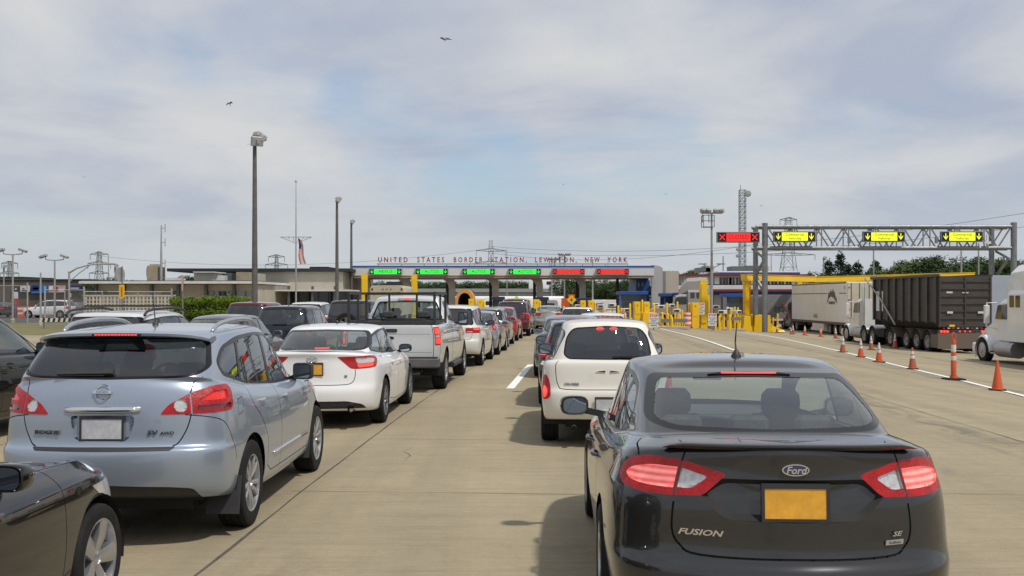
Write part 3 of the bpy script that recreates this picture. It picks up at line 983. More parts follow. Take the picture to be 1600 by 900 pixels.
# one sheet out to the horizon, finer near the camera
def ground_sheet():
 xs = [-1500, -500, -200, -100] + [-60 + 4 * i for i in range(31)] + [100, 200, 500, 1500]
 ys = [-60, -20] + [-10 + 3 * i for i in range(45)] + [150, 200, 300, 600, 2000]
 v = [(x, y, gz(x, y)) for y in ys for x in xs]
 n = len(xs)
 f = [(j * n + i, j * n + i + 1, (j + 1) * n + i + 1, (j + 1) * n + i) for j in range(len(ys) - 1) for i in range(n - 1)]
 return tag(mesh_obj('pavement', v, f, concrete(), smooth=True), kind='structure')
ground_sheet()
sheet('far_ground', -900, 900, 128, 1900, 6, 6, grass_mat('far_grass', (.055, .085, .025), (.11, .125, .05)), .012)
def ribbon(name, pts, w, m, dz, jit=0.0, kind='structure', into=None):
 """a painted stripe or a joint that lies on the ground"""
 pts = [Vector((x, y, 0)) for x, y in pts]
 v = []; f = []
 for i, p in enumerate(pts):
  d = (pts[min(i + 1, len(pts) - 1)] - pts[max(i - 1, 0)]).normalized()
  n = Vector((-d.y, d.x, 0))
  ww = w * (1 + random.uniform(-jit, jit)) if jit else w
  o = random.uniform(-jit, jit) * w * .8 if jit else 0
  for s in (-1, 1):
   q = p + n * (s * ww / 2 + o); v.append((q.x, q.y, gz(q.x, q.y) + dz))
 for i in range(len(pts) - 1): f.append((2 * i, 2 * i + 1, 2 * i + 3, 2 * i + 2))
 if into is not None: return into.add(v, f)
 return tag(mesh_obj(name, v, f, m), kind=kind)
def lane(x0, Y):
 """a line that runs with the lanes, x0 metres right of the left joint"""
 s = 0.03 * (Y - 7) + (.0011 * (min(Y, 28) - 7) ** 2 if Y > 7 else 0) + (max(0, Y - 28) * .046 if Y > 28 else 0)
 return -2.13 + s + x0
def worn_paint(name, col):
 m = bpy.data.materials.new(name); N, L = nt(m); b = N['Principled BSDF']
 tc = N.new('ShaderNodeTexCoord'); n = N.new('ShaderNodeTexNoise'); n.inputs['Scale'].default_value = 7; n.inputs['Detail'].default_value = 10; n.inputs['Roughness'].default_value = .8
 L.new(tc.outputs['Object'], n.inputs['Vector'])
 r = N.new('ShaderNodeMapRange'); r.inputs['From Min'].default_value = .50; r.inputs['From Max'].default_value = .72; r.inputs['To Max'].default_value = .75; L.new(n.outputs['Fac'], r.inputs['Value'])
 x = N.new('ShaderNodeMix'); x.data_type = 'RGBA'; x.inputs[6].default_value = (*col, 1); x.inputs[7].default_value = (.34, .31, .25, 1); L.new(r.outputs[0], x.inputs[0])
 L.new(x.outputs[2], b.inputs['Base Color']); b.inputs['Roughness'].default_value = .7
 return m
M['line_white'] = worn_paint('worn_white_paint', (.80, .80, .77))
M['joint'] = mat('joint_tar', (.085, .075, .062), .9, var=.5, vscale=6)
M['joint_faint'] = mat('joint_faint', (.17, .14, .095), .9, var=.6, vscale=2)
M['crack'] = mat('crack_dark', (.11, .098, .08), .9, var=.5, vscale=6)
JB = MB(); CB = MB()
for x0 in (0.0, 4.3, 8.6, 13.0, -4.6, -9.2, 17.5):
 ribbon('slab_joint', dense([(lane(x0, y), y) for y in range(1, 96, 2)], .6), .019 if x0 == 0 else .013, M['joint'], .004, .55, into=JB)
TB = MB()
for k, y in enumerate([2.6, 6.3, 9.9, 13.6, 17.4, 21.0, 25, 29, 33, 37, 41, 46, 51, 57, 63, 70, 78]):
 for seg in range(-3, 6):
  a = seg * 4.35 - .1
  yy = y + random.uniform(-.06, .06)
  ribbon('slab_joint', dense([(lane(a, y), yy + .0), (lane(a + 4.3, y), yy - .25)], .5), .008, M['joint'], .0045, .7, into=TB)
random.seed(21)
for k in range(7):
 x = random.uniform(-1.8, 9); y = random.uniform(5.5, 30)
 pts = [(x, y)]
 a = random.uniform(0, 6.28)
 for i in range(random.randint(3, 9)):
  a += random.uniform(-.6, .6); pts.append((pts[-1][0] + math.cos(a) * .16, pts[-1][1] + math.sin(a) * .16))
 ribbon('crack', pts, .005, M['crack'], .005, .6, into=CB)
tag(mesh_obj('cross_joints', TB.v, TB.f, M['joint_faint']), kind='structure')
tag(mesh_obj('slab_joints', JB.v, JB.f, M['joint']), kind='structure'); tag(mesh_obj('pavement_cracks', CB.v, CB.f, M['crack']), kind='structure')
# painted lines
def stripe(pixels, w, name='painted_line', dash=None):
 pts = curve([G(*p) for p in pixels], 6)
 ribbon(name, dense(pts, .8), w, M['line_white'], .007)
stripe([(797, 607.5), (829, 570)], .17)
stripe([(1032, 513.5), (1090, 528), (1152, 549)], .16)
stripe([(1118, 513), (1200, 525), (1300, 546), (1400, 570.5), (1500, 594), (1575, 612.5), (1660, 634)], .17)
stripe([(1240, 517), (1300, 527), (1345, 535)], .14)
# lawn strip, car park and grass by the fence on the left
def patch(name, poly, m, dz):
 return tag(mesh_obj(name, [(x, y, dz) for x, y in poly], [tuple(range(len(poly)))], m), kind='structure')
patch('lawn', [(PX(-80, 52), 52), (PX(140, 52), 52), (PX(133, 76), 76), (PX(-80, 76), 76)], grass_mat('dry_lawn', (.10, .10, .03), (.19, .165, .06)), .006)
M['asphalt'] = mat('asphalt', (.075, .073, .07), .9, var=.3, vscale=.6, bump=.2, bscale=50)
patch('car_park', [(-110, 77), (-33, 77), (-40, 121), (-110, 121)], M['asphalt'], .008)
# ------------------------------------------------------------------ buildings and station
M['blue'] = mat('paint_blue', (.018, .075, .30), .45, var=.12, vscale=.7)
M['navy'] = mat('paint_navy', (.012, .022, .075), .5, var=.15)
M['white'] = mat('panel_white', (.62, .62, .62), .5, var=.1, vscale=.6)
M['white_dirty'] = mat('panel_offwhite', (.55, .54, .50), .55, var=.2, vscale=.8)
M['grey_panel'] = mat('panel_grey', (.33, .33, .34), .5, var=.1, vscale=.5)
M['soffit'] = mat('soffit_tan', (.33, .27, .20), .7, var=.15, vscale=.8)
M['concrete_col'] = mat('column_concrete', (.36, .34, .31), .75, var=.2, vscale=1.5)
M['yellow'] = mat('safety_yellow', (.84, .52, .004), .45, dirt=.10, vscale=2.2)
M['galv'] = mat('galvanised_steel', (.25, .26, .27), .48, .75, var=.25, vscale=3)
M['steel_grey'] = mat('steel_grey', (.13, .14, .15), .5, .5, var=.2, vscale=2)
M['pole_bronze'] = mat('pole_weathered', (.13, .125, .115), .6, .3, var=.25, vscale=4)
M['pole_grey'] = mat('pole_grey', (.36, .365, .36), .55, .4, var=.15, vscale=2)
M['win'] = mat('window_dark', (.035, .045, .05), .08, coat=.4)
M['win_blue'] = mat('window_pale', (.20, .26, .28), .08, coat=.4)
M['beige'] = mat('wall_beige', (.44, .40, .33), .8, var=.14, vscale=.5)
M['brick'] = mat('wall_brown', (.105, .085, .068), .85, var=.25, vscale=1.2)
M['tan_brick'] = mat('tower_brick', (.33, .27, .19), .85, var=.3, vscale=1.2)
M['breeze'] = mat('breeze_block', (.60, .55, .44), .85, var=.12, vscale=1.5)
M['roof_dark'] = mat('roof_dark', (.022, .023, .026), .7, var=.2)
M['fascia'] = mat('fascia_white', (.60, .60, .57), .6, var=.12)
M['maroon'] = mat('trim_maroon', (.16, .02, .025), .5)
M['letter_red'] = mat('letters_maroon', (.22, .02, .03), .45)
M['led_green'] = mat('led_green', (.02, .35, .04), .5, emit=(.02, .95, .05), es=.85)
M['led_red'] = mat('led_red', (.4, .01, .01), .5, emit=(1, .015, .015), es=.85)
M['led_yellow'] = mat('led_yellow', (.5, .55, .02), .5, emit=(.85, .92, .02), es=.72)
M['led_dim'] = mat('led_dim', (.01, .08, .02), .5)
M['panel_black'] = mat('panel_black', (.008, .008, .008), .4)
M['sign_white'] = mat('sign_white', (.66, .66, .66), .5, var=.08)
M['sign_red'] = mat('sign_red', (.5, .02, .02), .5)
M['sign_text'] = mat('sign_text', (.03, .03, .03), .6)
def arrow(x, z, w, h, y0, y1, b):
 """a down arrow"""
 b.box(x - w * .09, x + w * .09, y0, y1, z - h * .2, z + h * .5)
 b.prism([(x, z - h * .5), (x + w * .5, z + h * .0), (x + w * .5, z + h * .18), (x, z - h * .22), (x - w * .5, z + h * .18), (x - w * .5, z + h * .0)], y0 + .001, y1 - .001)
def xmark(x, z, w, y0, y1, b):
 for sg in (1, -1):
  b.prism([(x - sg * w * .5, z - w * .42), (x - sg * w * .38, z - w * .5), (x + sg * w * .5, z + w * .42), (x + sg * w * .38, z + w * .5)][::sg], y0 + .001 * (sg > 0), y1)
def lane_sign(label, group, x, y, z, w, h, led, words, mark, frame=None, tsize=.5, tdark=True, lit_w=.62, dep=.30):
 t = thing('lane_sign', label, 'sign', (x, y, z), 0, group)
 b = MB(); b.box(-w / 2, w / 2, 0, dep, -h / 2, h / 2, bev=.02); b.build('sign_case', frame or M['galv'], t)
 b = MB(); b.box(-w / 2 + .06, w / 2 - .06, -.012, -.003, -h / 2 + .07, h / 2 - .07); b.build('display', M['panel_black'], t)
 lw = w * lit_w
 b = MB(); b.box(-lw / 2, lw / 2, -.02, -.0125, -h / 2 + .09, h / 2 - .09); o = b.build('lit_panel', led, t)
 n = len(words)
 for i, wd in enumerate(words):
  text_obj(wd, h * tsize / n ** .72, M['panel_black'] if tdark else M['led_dim'], o, (0, -.023, h * (.5 * (n - 1) - i) * .36), depth=.003, bold=.003, space=1.06)
 for sg in (-1, 1):
  b = MB()
  xx = sg * (lw / 2 + (w / 2 - .06 - lw / 2) / 2)
  if mark == 'x': xmark(xx, 0, h * .55, -.024, -.0125, b)
  else: arrow(xx, 0, h * .42, h * .6, -.024, -.0125, b)
  b.build('lane_mark', led, t)
 return t
def canopy():
 Y = 95.0; D = 9.0
 x0, x1 = PX(551, Y), PX(1022, Y)
 zt, zb = PZ(415.5, Y), PZ(430.5, Y)
 t = thing('inspection_canopy', 'long white canopy roof over the inspection lanes with maroon lettering on top', 'canopy', ((x0 + x1) / 2, Y, 0))
 cx = (x0 + x1) / 2
 b = MB(); b.box(x0 - cx, x1 - cx, 0, D, zb, zt); b.build('roof', M['white'], t)
 b = MB(); b.box(x0 - cx + .05, x1 - cx - .05, .06, D - .05, zb - .22, zb - .002); b.build('soffit', M['soffit'], t)
 b = MB(); b.box(x0 - cx - .02, x1 - cx + .02, -.05, .001, zt - .11, zt + .02); b.build('blue_band', M['blue'], t)
 b = MB(); b.box(PX(589, Y) - cx, PX(981, Y) - cx, -.09, .09, zt + .12, zt + .24)
 for k in range(12):
  xx = PX(592, Y) - cx + k * 2.1; b.box(xx - .03, xx + .03, -.03, .03, zt + .021, zt + .119)
 b.build('letter_rail', M['grey_panel'], t)
 for wd, a, c in (('UNITED', 591, 637), ('STATES', 652, 694), ('BORDER', 709, 754), ('STATION,', 766, 823), ('LEWISTON,', 836, 901), ('NEW', 914, 937), ('YORK', 949, 980)):
  o = text_obj(wd, .62, M['letter_red'], t, (PX((a + c) / 2, Y) - cx, -.03, zt + .54), depth=.08, space=1.62, bold=.012, name='roof_lettering')
  w = max(v.co.x for v in o.data.vertices) - min(v.co.x for v in o.data.vertices)
  o.scale = ((PX(c, Y) - PX(a, Y)) / w, 1.08, 1); o.location.x -= (max(v.co.x for v in o.data.vertices) + min(v.co.x for v in o.data.vertices)) / 2 * o.scale.x
 # curved concrete brackets
 for px in (571, 634, 705, 774, 844, 912):
  X = PX(px, Y) - cx
  out = [(X - .30, -.3), (X + .30, -.3), (X + .30, zb - 1.15)]
  for k in range(9):
   a = math.radians(90 * k / 8); out.append((X + .30 - .0 - (1 - math.cos(a)) * .25, zb - 1.15 + math.sin(a) * .95))
  out += [(X - 1.15, zb - .20), (X - 1.15, zb - .28)]
  for k in range(9):
   a = math.radians(90 - 90 * k / 8); out.append((X - .30 - .85 + .85 * math.cos(a), zb - 1.25 + .97 * math.sin(a)))
  b = MB(); b.prism(out, 1.2, 1.8); b.build('column', M['concrete_col'], t)
  b = MB(); b.box(X - .62, X - .34, 1.9, 2.2, -.3, zb - .25); b.build('column', M['roof_dark'], t)
 b = MB(); b.box(x1 - cx - 3.2, x1 - cx - 2.95, 3, 3.25, -.5, zb - .22); b.build('column', M['roof_dark'], t)
 specs = [(603, 'green', ['NEXUS'], 'a', 'first lane sign at the left end of the canopy, green with long faint wording'),
    (675, 'green', ['AUTOS'], 'a', 'green AUTOS lane sign, second from the left on the canopy'),
    (748, 'green', ['AUTOS'], 'a', 'green AUTOS lane sign, third from the left, under the word BORDER'),
    (820, 'green', ['AUTOS'], 'a', 'green AUTOS lane sign, last green one before the red signs'),
    (888, 'red', ['CLOSED'], 'x', 'red closed lane sign under the word LEWISTON on the canopy'),
    (957, 'red', ['CLOSED'], 'x', 'red closed lane sign at the right end of the canopy')]
 for px, c, w, mk, lab in specs:
  lane_sign(lab, 'lane signs along the canopy', PX(px, Y), Y - .34, PZ(424.5, Y), 3.05, .62, M['led_green'] if c == 'green' else M['led_red'], w, mk, M['grey_panel'], tsize=.62, tdark=(c == 'green'), lit_w=.70)
canopy()
def blue_station():
 """blue end block of the canopy, the curved grey wall and the two-storey building behind"""
 Y = 97.0
 t = thing('station_building', 'two storey white and blue station building with maroon trim and curved grey end wall', 'building', (PX(1100, Y), Y, 0))
 cx = PX(1100, Y)
 def X(px, y=Y): return PX(px, y) - cx
 b = MB(); b.box(X(998), X(1018), 2, 8, -1, PZ(430, Y)); b.build('blue_wall', M['blue'], t)
 for px in (1000.5, 1007):
  b = MB(); b.box(X(px), X(px + 2.6), 1.97, 1.999, PZ(448, Y), PZ(441.5, Y)); b.build('window', M['win_blue'], t)
 # curved grey wall
 out = [(X(1018), 0.0)]
 n = 12
 zt = lambda k: PZ(414 + 8 * (k / n) ** 1.6, Y)
 V = []; F = []
 for k in range(n + 1):
  u = k / n
  x = X(1018) + (X(1045) - X(1018)) * math.sin(u * math.pi / 2); y = 0 + 5.0 * (1 - math.cos(u * math.pi / 2))
  for zz in (-1, zt(k)):
   V.append((x, y, zz)); V.append((x, y + .4, zz))
 for k in range(n):
  a = k * 4; c = a + 4
  F += [(a, c, c + 2, a + 2), (a + 2, c + 2, c + 3, a + 3), (a + 1, a + 3, c + 3, c + 1)]
 F += [(0, 2, 3, 1)]
 MB().add(V, F).build('curved_wall', M['grey_panel'], t, angle=40)
 b = MB(); b.box(X(1038, 106), X(1058, 106), 8, 14, -1, PZ(423, 104)); b.build('beige_tower', M['beige'], t)
 for i in range(3):
  b = MB(); b.box(X(1031.5), X(1033.2), 1.6, 2.0, PZ(438 + 8 * i, Y), PZ(433.5 + 8 * i, Y)); b.build('slot_window', M['win'], t)
 # main two storey block
 Yb = 112.0; d = Yb - Y
 x0, x1 = X(1046, Yb), X(1262, Yb)
 z1, z2, z3 = PZ(457, Yb), PZ(444, Yb), PZ(432, Yb)
 b = MB(); b.box(x0, x1, d, d + 16, z2, PZ(430, Yb)); b.build('upper_wall', M['white'], t)
 b = MB(); b.box(x0 - .3, x1, d - .5, d - .01, PZ(431.5, Yb), PZ(428.5, Yb)); b.box(x0 - .3, x1, d - .8, d - .01, PZ(455.5, Yb), PZ(452, Yb)); b.build('maroon_trim', M['maroon'], t)
 b = MB(); b.box(x0, x1, d - .35, d - .012, PZ(452, Yb) + .005, PZ(445.5, Yb)); b.build('white_band', M['white'], t)
 b = MB(); b.box(x0 + 6, x1, d + 3, d + 15, PZ(429, Yb), PZ(424.5, Yb)); b.build('blue_parapet', M['blue'], t)
 b = MB(); b.box(x0 + 5.9, x1 + .1, d + 2.9, d + 15.1, PZ(424.4, Yb), PZ(422.6, Yb)); b.build('roof', M['white'], t)
 for k, px in enumerate((1049, 1060, 1071, 1083, 1095, 1108, 1124, 1134, 1139.5, 1150, 1182, 1194, 1205, 1216.5, 1228)):
  b = MB(); b.box(X(px, Yb), X(px + (8.5 if k % 3 else 9.4), Yb), d - .05, d - .01, PZ(444.2, Yb), PZ(433.5, Yb)); w = b.build('window', M['win_blue'] if px < 1120 else M['win'], t)
  b = MB(); b.box(X(px + 4.0, Yb), X(px + 4.5, Yb), d - .08, d - .051, PZ(444, Yb), PZ(433.7, Yb)); b.build('mullion', M['white'], w)
 b = MB(); b.box(x0, X(1096, Yb), d - .3, d - .005, PZ(458, Yb), PZ(445.6, Yb)); b.build('blue_panel', M['blue'], t)
 b = MB(); b.box(x0, x1, d + .6, d + 15, -1, z2 - .01); b.build('ground_floor', M['blue'], t)
 for px in (1117, 1150, 1200):
  b = MB(); b.box(X(px, Yb), X(px + 17, Yb), d + .5, d + .59, -.6, PZ(461, Yb)); b.build('roller_door', M['grey_panel'], t)
 # roof plant
 for px, w, h in ((1092, 20, 6), (1103, 13, 9), (1144, 22, 8), (1166, 24, 9), (1190, 12, 8)):
  b = MB(); b.box(X(px, 118), X(px + w, 118), 21, 24, PZ(424, 118), PZ(424 - h, 118)); b.build('roof_plant', M['steel_grey'] if w > 15 else M['concrete_col'], t)
blue_station()
def booth(px0, px1, pyt, Y, label, m):
 x0, x1 = PX(px0, Y), PX(px1, Y); cx = (x0 + x1) / 2; h = PZ(pyt, Y) + .3; g0 = gz(cx, Y)
 t = thing('inspection_booth', label, 'booth', (cx, Y, g0), 0, 'inspection booths in the lanes')
 w = x1 - x0; h = PZ(pyt, Y) - g0
 b = MB()
 for x in (-w / 2, w / 2 - .14):
  for y in (0, 2.4): b.box(x, x + .14, y, y + .14, 0, h - .30)
 b.box(-w / 2 + .141, w / 2 - .141, .02, .10, 0, 1.0); b.box(-w / 2 + .02, -w / 2 + .10, .141, 2.399, 0, 1.0); b.box(w / 2 - .10, w / 2 - .02, .141, 2.399, 0, 1.0)
 b.build('frame', m, t)
 b = MB(); b.box(-w / 2 - .15, w / 2 + .15, -.2, 2.8, h - .30, h, bev=.04); b.build('booth_roof', m, t)
 b = MB(); b.box(-w / 2 + .141, w / 2 - .141, .05, .07, 1.001, h - .301); b.box(-w / 2 + .05, -w / 2 + .07, .141, 2.399, 1.001, h - .301); b.box(w / 2 - .07, w / 2 - .05, .141, 2.399, 1.001, h - .301); b.build('window', M['win'], t)
 return t
booth(770, 786, 463.5, 92, 'dark blue inspection booth behind the maroon car', M['navy'])
booth(840, 855, 464, 92, 'dark blue inspection booth beside the yellow panels in the middle', M['navy'])
booth(904, 922, 465.5, 92, 'dark blue inspection booth behind the small white car', M['navy'])
booth(970, 1010, 455, 90, 'bright blue inspection booth in front of the blue wall', M['blue'])
booth(1038, 1061, 458, 91, 'dark blue inspection booth behind the grey tractor unit', M['blue'])
booth(1062, 1100, 457, 88, 'bright blue inspection booth right of the yellow sign posts', M['blue'])
booth(1136, 1163, 459, 92, 'blue inspection booth left of the tall yellow portal', M['blue'])
def low_building():
 Y = 80.0
 x0, x1 = PX(134, Y), PX(397, Y); cx = (x0 + x1) / 2
 t = thing('low_building', 'low beige building with a flat white roof edge behind the hedge', 'building', (cx, Y, 0))
 b = MB(); b.box(x0 - cx + .4, x1 - cx, 1.2, 14, 0, PZ(444, Y)); b.build('wall', M['beige'], t)
 b = MB(); b.box(x0 - cx - .3, x1 - cx + .2, -.6, 14.5, PZ(443.2, Y), PZ(439.5, Y)); b.build('roof_fascia', M['fascia'], t)
 b = MB(); b.box(x0 - cx - .2, x1 - cx + .1, -.5, 14.4, PZ(439.4, Y), PZ(438.3, Y)); b.build('roof', M['steel_grey'], t)
 for k, px in enumerate((140, 184, 228, 270, 314, 358)):
  b = MB(); b.box(PX(px, Y) - cx, PX(px + 4, Y) - cx, .85, 1.19, 0, PZ(443.4, Y)); b.build('column', M['steel_grey'], t)
 for px, w, m in ((145, 36, 'win'), (245, 20, 'win'), (319, 18, 'win_blue'), (337, 9, 'win'), (346, 11, 'win_blue'), (363, 30, 'win_blue')):
  b = MB(); b.box(PX(px, Y) - cx, PX(px + w, Y) - cx, 1.14, 1.199, PZ(462, Y), PZ(455, Y)); o = b.build('window', M[m], t)
  b = MB()
  for q in (0, .5, 1): b.box(PX(px + w * q, Y) - cx - .04, PX(px + w * q, Y) - cx + .04, 1.10, 1.139, PZ(462, Y), PZ(455, Y))
  b.build('window_frame', M['steel_grey'], o)
 # plant and huts on the roof
 for px0, px1, top, m, y in ((303, 332, 426, 'beige', 4), (333, 345, 430, 'fascia', 5), (345, 362, 426.5, 'steel_grey', 7), (362, 369, 427, 'roof_dark', 6), (369, 388, 425, 'tan_brick', 6), (258, 272, 434, 'fascia', 5), (389, 402, 427, 'beige', 8)):
  b = MB(); b.box(PX(px0, Y + y) - cx, PX(px1, Y + y) - cx, y, y + 3, PZ(438.4, Y + y), PZ(top, Y + y)); b.build('roof_plant', M[m], t)
 b = MB(); b.box(PX(301, Y + 3.5) - cx, PX(334, Y + 3.5) - cx, 3.6, 7.2, PZ(426, Y + 4), PZ(424.6, Y + 4)); b.build('hut_roof', M['fascia'], t)
low_building()
def hall_building():
 Y = 92.0
 x0, x1 = PX(398, Y), PX(552, Y); cx = (x0 + x1) / 2
 t = thing('hall_building', 'beige hall with a dark flat roof behind the flagpole', 'building', (cx, Y, 0))
 b = MB(); b.box(x0 - cx, PX(536, Y) - cx, 0, 20, 0, PZ(424.5, Y)); b.build('wall', M['beige'], t)
 b = MB(); b.box(PX(306, Y + 8) - cx, PX(548, Y) - cx, -.4, 20.5, PZ(424.2, Y), PZ(419.5, Y)); b.build('roof', M['roof_dark'], t)
 b = MB(); b.box(PX(470, Y) - cx, PX(500, Y) - cx, 4, 8, PZ(419.4, Y), PZ(414.5, Y)); b.build('roof_plant', M['roof_dark'], t)
 b = MB(); b.box(PX(417, Y) - cx, PX(562, Y) - cx, -5, -.001, PZ(455, Y - 5), PZ(452.6, Y - 5)); b.build('porch_roof', M['fascia'], t)
 b = MB(); b.box(PX(419, Y) - cx, PX(560, Y) - cx, -.10, -.002, 0, PZ(455.5, Y)); b.build('shop_front', M['win'], t)
 for k in range(9):
  px = 420 + 15.5 * k
  b = MB(); b.box(PX(px, Y) - cx, PX(px + 1.2, Y) - cx, -.2, -.101, 0, PZ(455.6, Y)); b.build('mullion', M['steel_grey'], t)
 for px in (450, 487, 522):
  b = MB(); b.box(PX(px, Y - 4.6) - cx, PX(px + 3.5, Y - 4.6) - cx, -4.8, -4.6, 0, PZ(447, Y - 5)); b.build('column', M['steel_grey'], t)
 b = MB(); b.bar((PX(408, Y) - cx, -1.4, PZ(441, Y)), (PX(425, Y) - cx, -.2, PZ(446, Y)), .8, .25); b.build('awning', M['fascia'], t)
 b = MB()
 for i, pz in enumerate((457, 461, 465, 469)): b.box(PX(410, Y) - cx, PX(415, Y) - cx, -.05, -.003, PZ(pz + 1.8, Y), PZ(pz, Y))
 b.build('notice', M['roof_dark'], t)
hall_building()
def shop_wall():
 Y = 122.0
 x0, x1 = PX(-60, Y), PX(140, Y); cx = (x0 + x1) / 2
 t = thing('shop_building', 'long brown windowless building with advertising panels at the far left', 'building', (cx, Y, 0))
 b = MB(); b.box(x0 - cx, x1 - cx, 0, 20, 0, PZ(437, Y)); b.build('wall', M['brick'], t)
 b = MB(); b.box(x0 - cx - .2, x1 - cx + .2, -.15, 20.2, PZ(437, Y) + .002, PZ(436, Y)); b.build('roof_edge', M['steel_grey'], t)
 b = MB(); b.box(PX(-60, Y) - cx, PX(17, Y) - cx, 3, 12, PZ(436, Y) + .003, PZ(431.5, Y)); b.build('roof_plant', M['roof_dark'], t)
shop_wall()
def ad_panel(px0, px1, y0, y1, label, base, bits):
 Y = 121.7
 x0, x1 = PX(px0, Y), PX(px1, Y)
 t = thing('advert_panel', label, 'advert', ((x0 + x1) / 2, Y, PZ((y0 + y1) / 2, Y)), 0, 'advertising panels on the brown building')
 w, h = x1 - x0, (y1 - y0) / 1600 * Y
 b = MB(); b.box(-w / 2, w / 2, -.06, .15, -h / 2, h / 2); b.build('panel', base, t)
 for (a, c, d, e, m) in bits:
  b = MB(); b.prism(round_poly([(w * (a - .5), h * (d - .5)), (w * (c - .5), h * (d - .5)), (w * (c - .48), h * (e - .5)), (w * (a - .46), h * (e - .5))], .1), -.08, -.061); b.build('artwork', m, t)
A_blue = mat('advert_blue', (.02, .16, .50), .5, var=.3, vscale=.8); A_navy = mat('advert_navy', (.015, .02, .12), .5, var=.2); A_pink = mat('advert_pink', (.48, .33, .31), .5, var=.4, vscale=.9)
ad_panel(19, 31, 448, 455, 'small dark advert panel with white square, leftmost on the brown wall', M['roof_dark'], [(.4, .6, .3, .7, M['sign_white'])])
ad_panel(32, 46, 446, 456, 'white advert panel left of the blue one on the brown wall', M['sign_white'], [(.1, .9, .1, .3, M['steel_grey']), (.2, .5, .4, .6, M['steel_grey'])])
ad_panel(49, 74, 445.5, 458, 'bright blue advert panel with pale arrow shape on the brown wall', A_blue, [(.0, .48, .25, .98, A_navy), (.10, .46, .42, .72, mat('advert_cream', (.6, .55, .4), .5))])
ad_panel(76, 102, 446, 457, 'pink and cream advert panel in the middle of the brown wall', A_pink, [(.3, .55, .2, .8, M['maroon']), (.6, .95, .1, .5, M['sign_white']), (.02, .25, .3, .9, M['sign_white'])])
ad_panel(107, 128, 446.5, 454.5, 'navy advert panel with white line, rightmost on the brown wall', A_navy, [(.15, .8, .45, .62, M['sign_white'])])
def brick_tower():
 Y = 93.0
 x0, x1 = PX(229.5, Y), PX(250.5, Y); cx = (x0 + x1) / 2
 t = thing('brick_tower', 'square tan brick tower rising behind the low building', 'tower', (cx, Y, 0))
 b = MB(); b.box(x0 - cx, x1 - cx - .25, 0, 1.2, 0, PZ(415, Y)); b.build('shaft', M['tan_brick'], t)
 b = MB(); b.box(x1 - cx - .22, x1 - cx, .1, 1.3, 0, PZ(417, Y)); b.build('side_shaft', M['brick'], t)
 b = MB(); b.box(x0 - cx - .12, x0 - cx - .002, .2, 1.0, PZ(432, Y), PZ(419, Y)); b.build('duct', M['concrete_col'], t)
 b = MB(); b.box(x0 - cx + .2, x1 - cx - .3, .1, 1.1, PZ(415, Y) + .002, PZ(412.5, Y)); b.build('cap', M['concrete_col'], t)
brick_tower()
def overpass():
 Y = 172.0
 x0, x1 = PX(640, Y), PX(1000, Y); cx = (x0 + x1) / 2
 t = thing('overpass', 'grey concrete overpass seen under the canopy', 'bridge', (cx, Y, 0))
 z1, z0 = PZ(456.5, Y), PZ(461.5, Y)
 b = MB(); b.box(x0 - cx, x1 - cx, 0, 9, z0, z1); b.build('deck', M['concrete_col'], t)
 b = MB(); b.box(x0 - cx, x1 - cx, -.2, -.01, z1, z1 + .6); b.build('parapet', M['grey_panel'], t)
 for k in range(8):
  X = x0 - cx + (k + .5) * (x1 - x0) / 8
  b = MB(); b.box(X - .5, X + .5, 2, 7, 0, z0 - .01); b.build('pier', M['concrete_col'], t)
overpass()
patch('bank', [(PX(560, 165), 150), (PX(1040, 165), 150), (PX(1040, 168), 171), (PX(560, 168), 171)], grass_mat('bank_grass', (.06, .075, .03), (.14, .13, .07)), .03)
def breeze_wall():
 Y = 71.0
 x0, x1 = PX(134, Y), PX(273, Y); cx = (x0 + x1) / 2
 zt = PZ(460.5, Y)
 t = thing('block_wall', 'cream pierced block wall in front of the low building', 'wall', (cx, Y, 0))
 b = MB()
 c = .25; n = int((x1 - x0) / c); rows = int(zt / c)
 for r in range(rows + 1): b.box(x0 - cx, x0 - cx + n * c, 0, .19, r * c - .028, r * c + .028)
 for k in range(n + 1):
  for r in range(rows):
   b.box(x0 - cx + k * c - (.03 if k % 2 else .05), x0 - cx + k * c + (.03 if k % 2 else .05), .001, .189, r * c + .0281, (r + 1) * c - .0281)
 b.build('pierced_blocks', M['breeze'], t)
 b = MB(); b.box(x0 - cx - .2, x0 - cx + n * c + .2, -.02, .21, rows * c + .03, rows * c + .10); b.build('coping', M['breeze'], t)
breeze_wall()
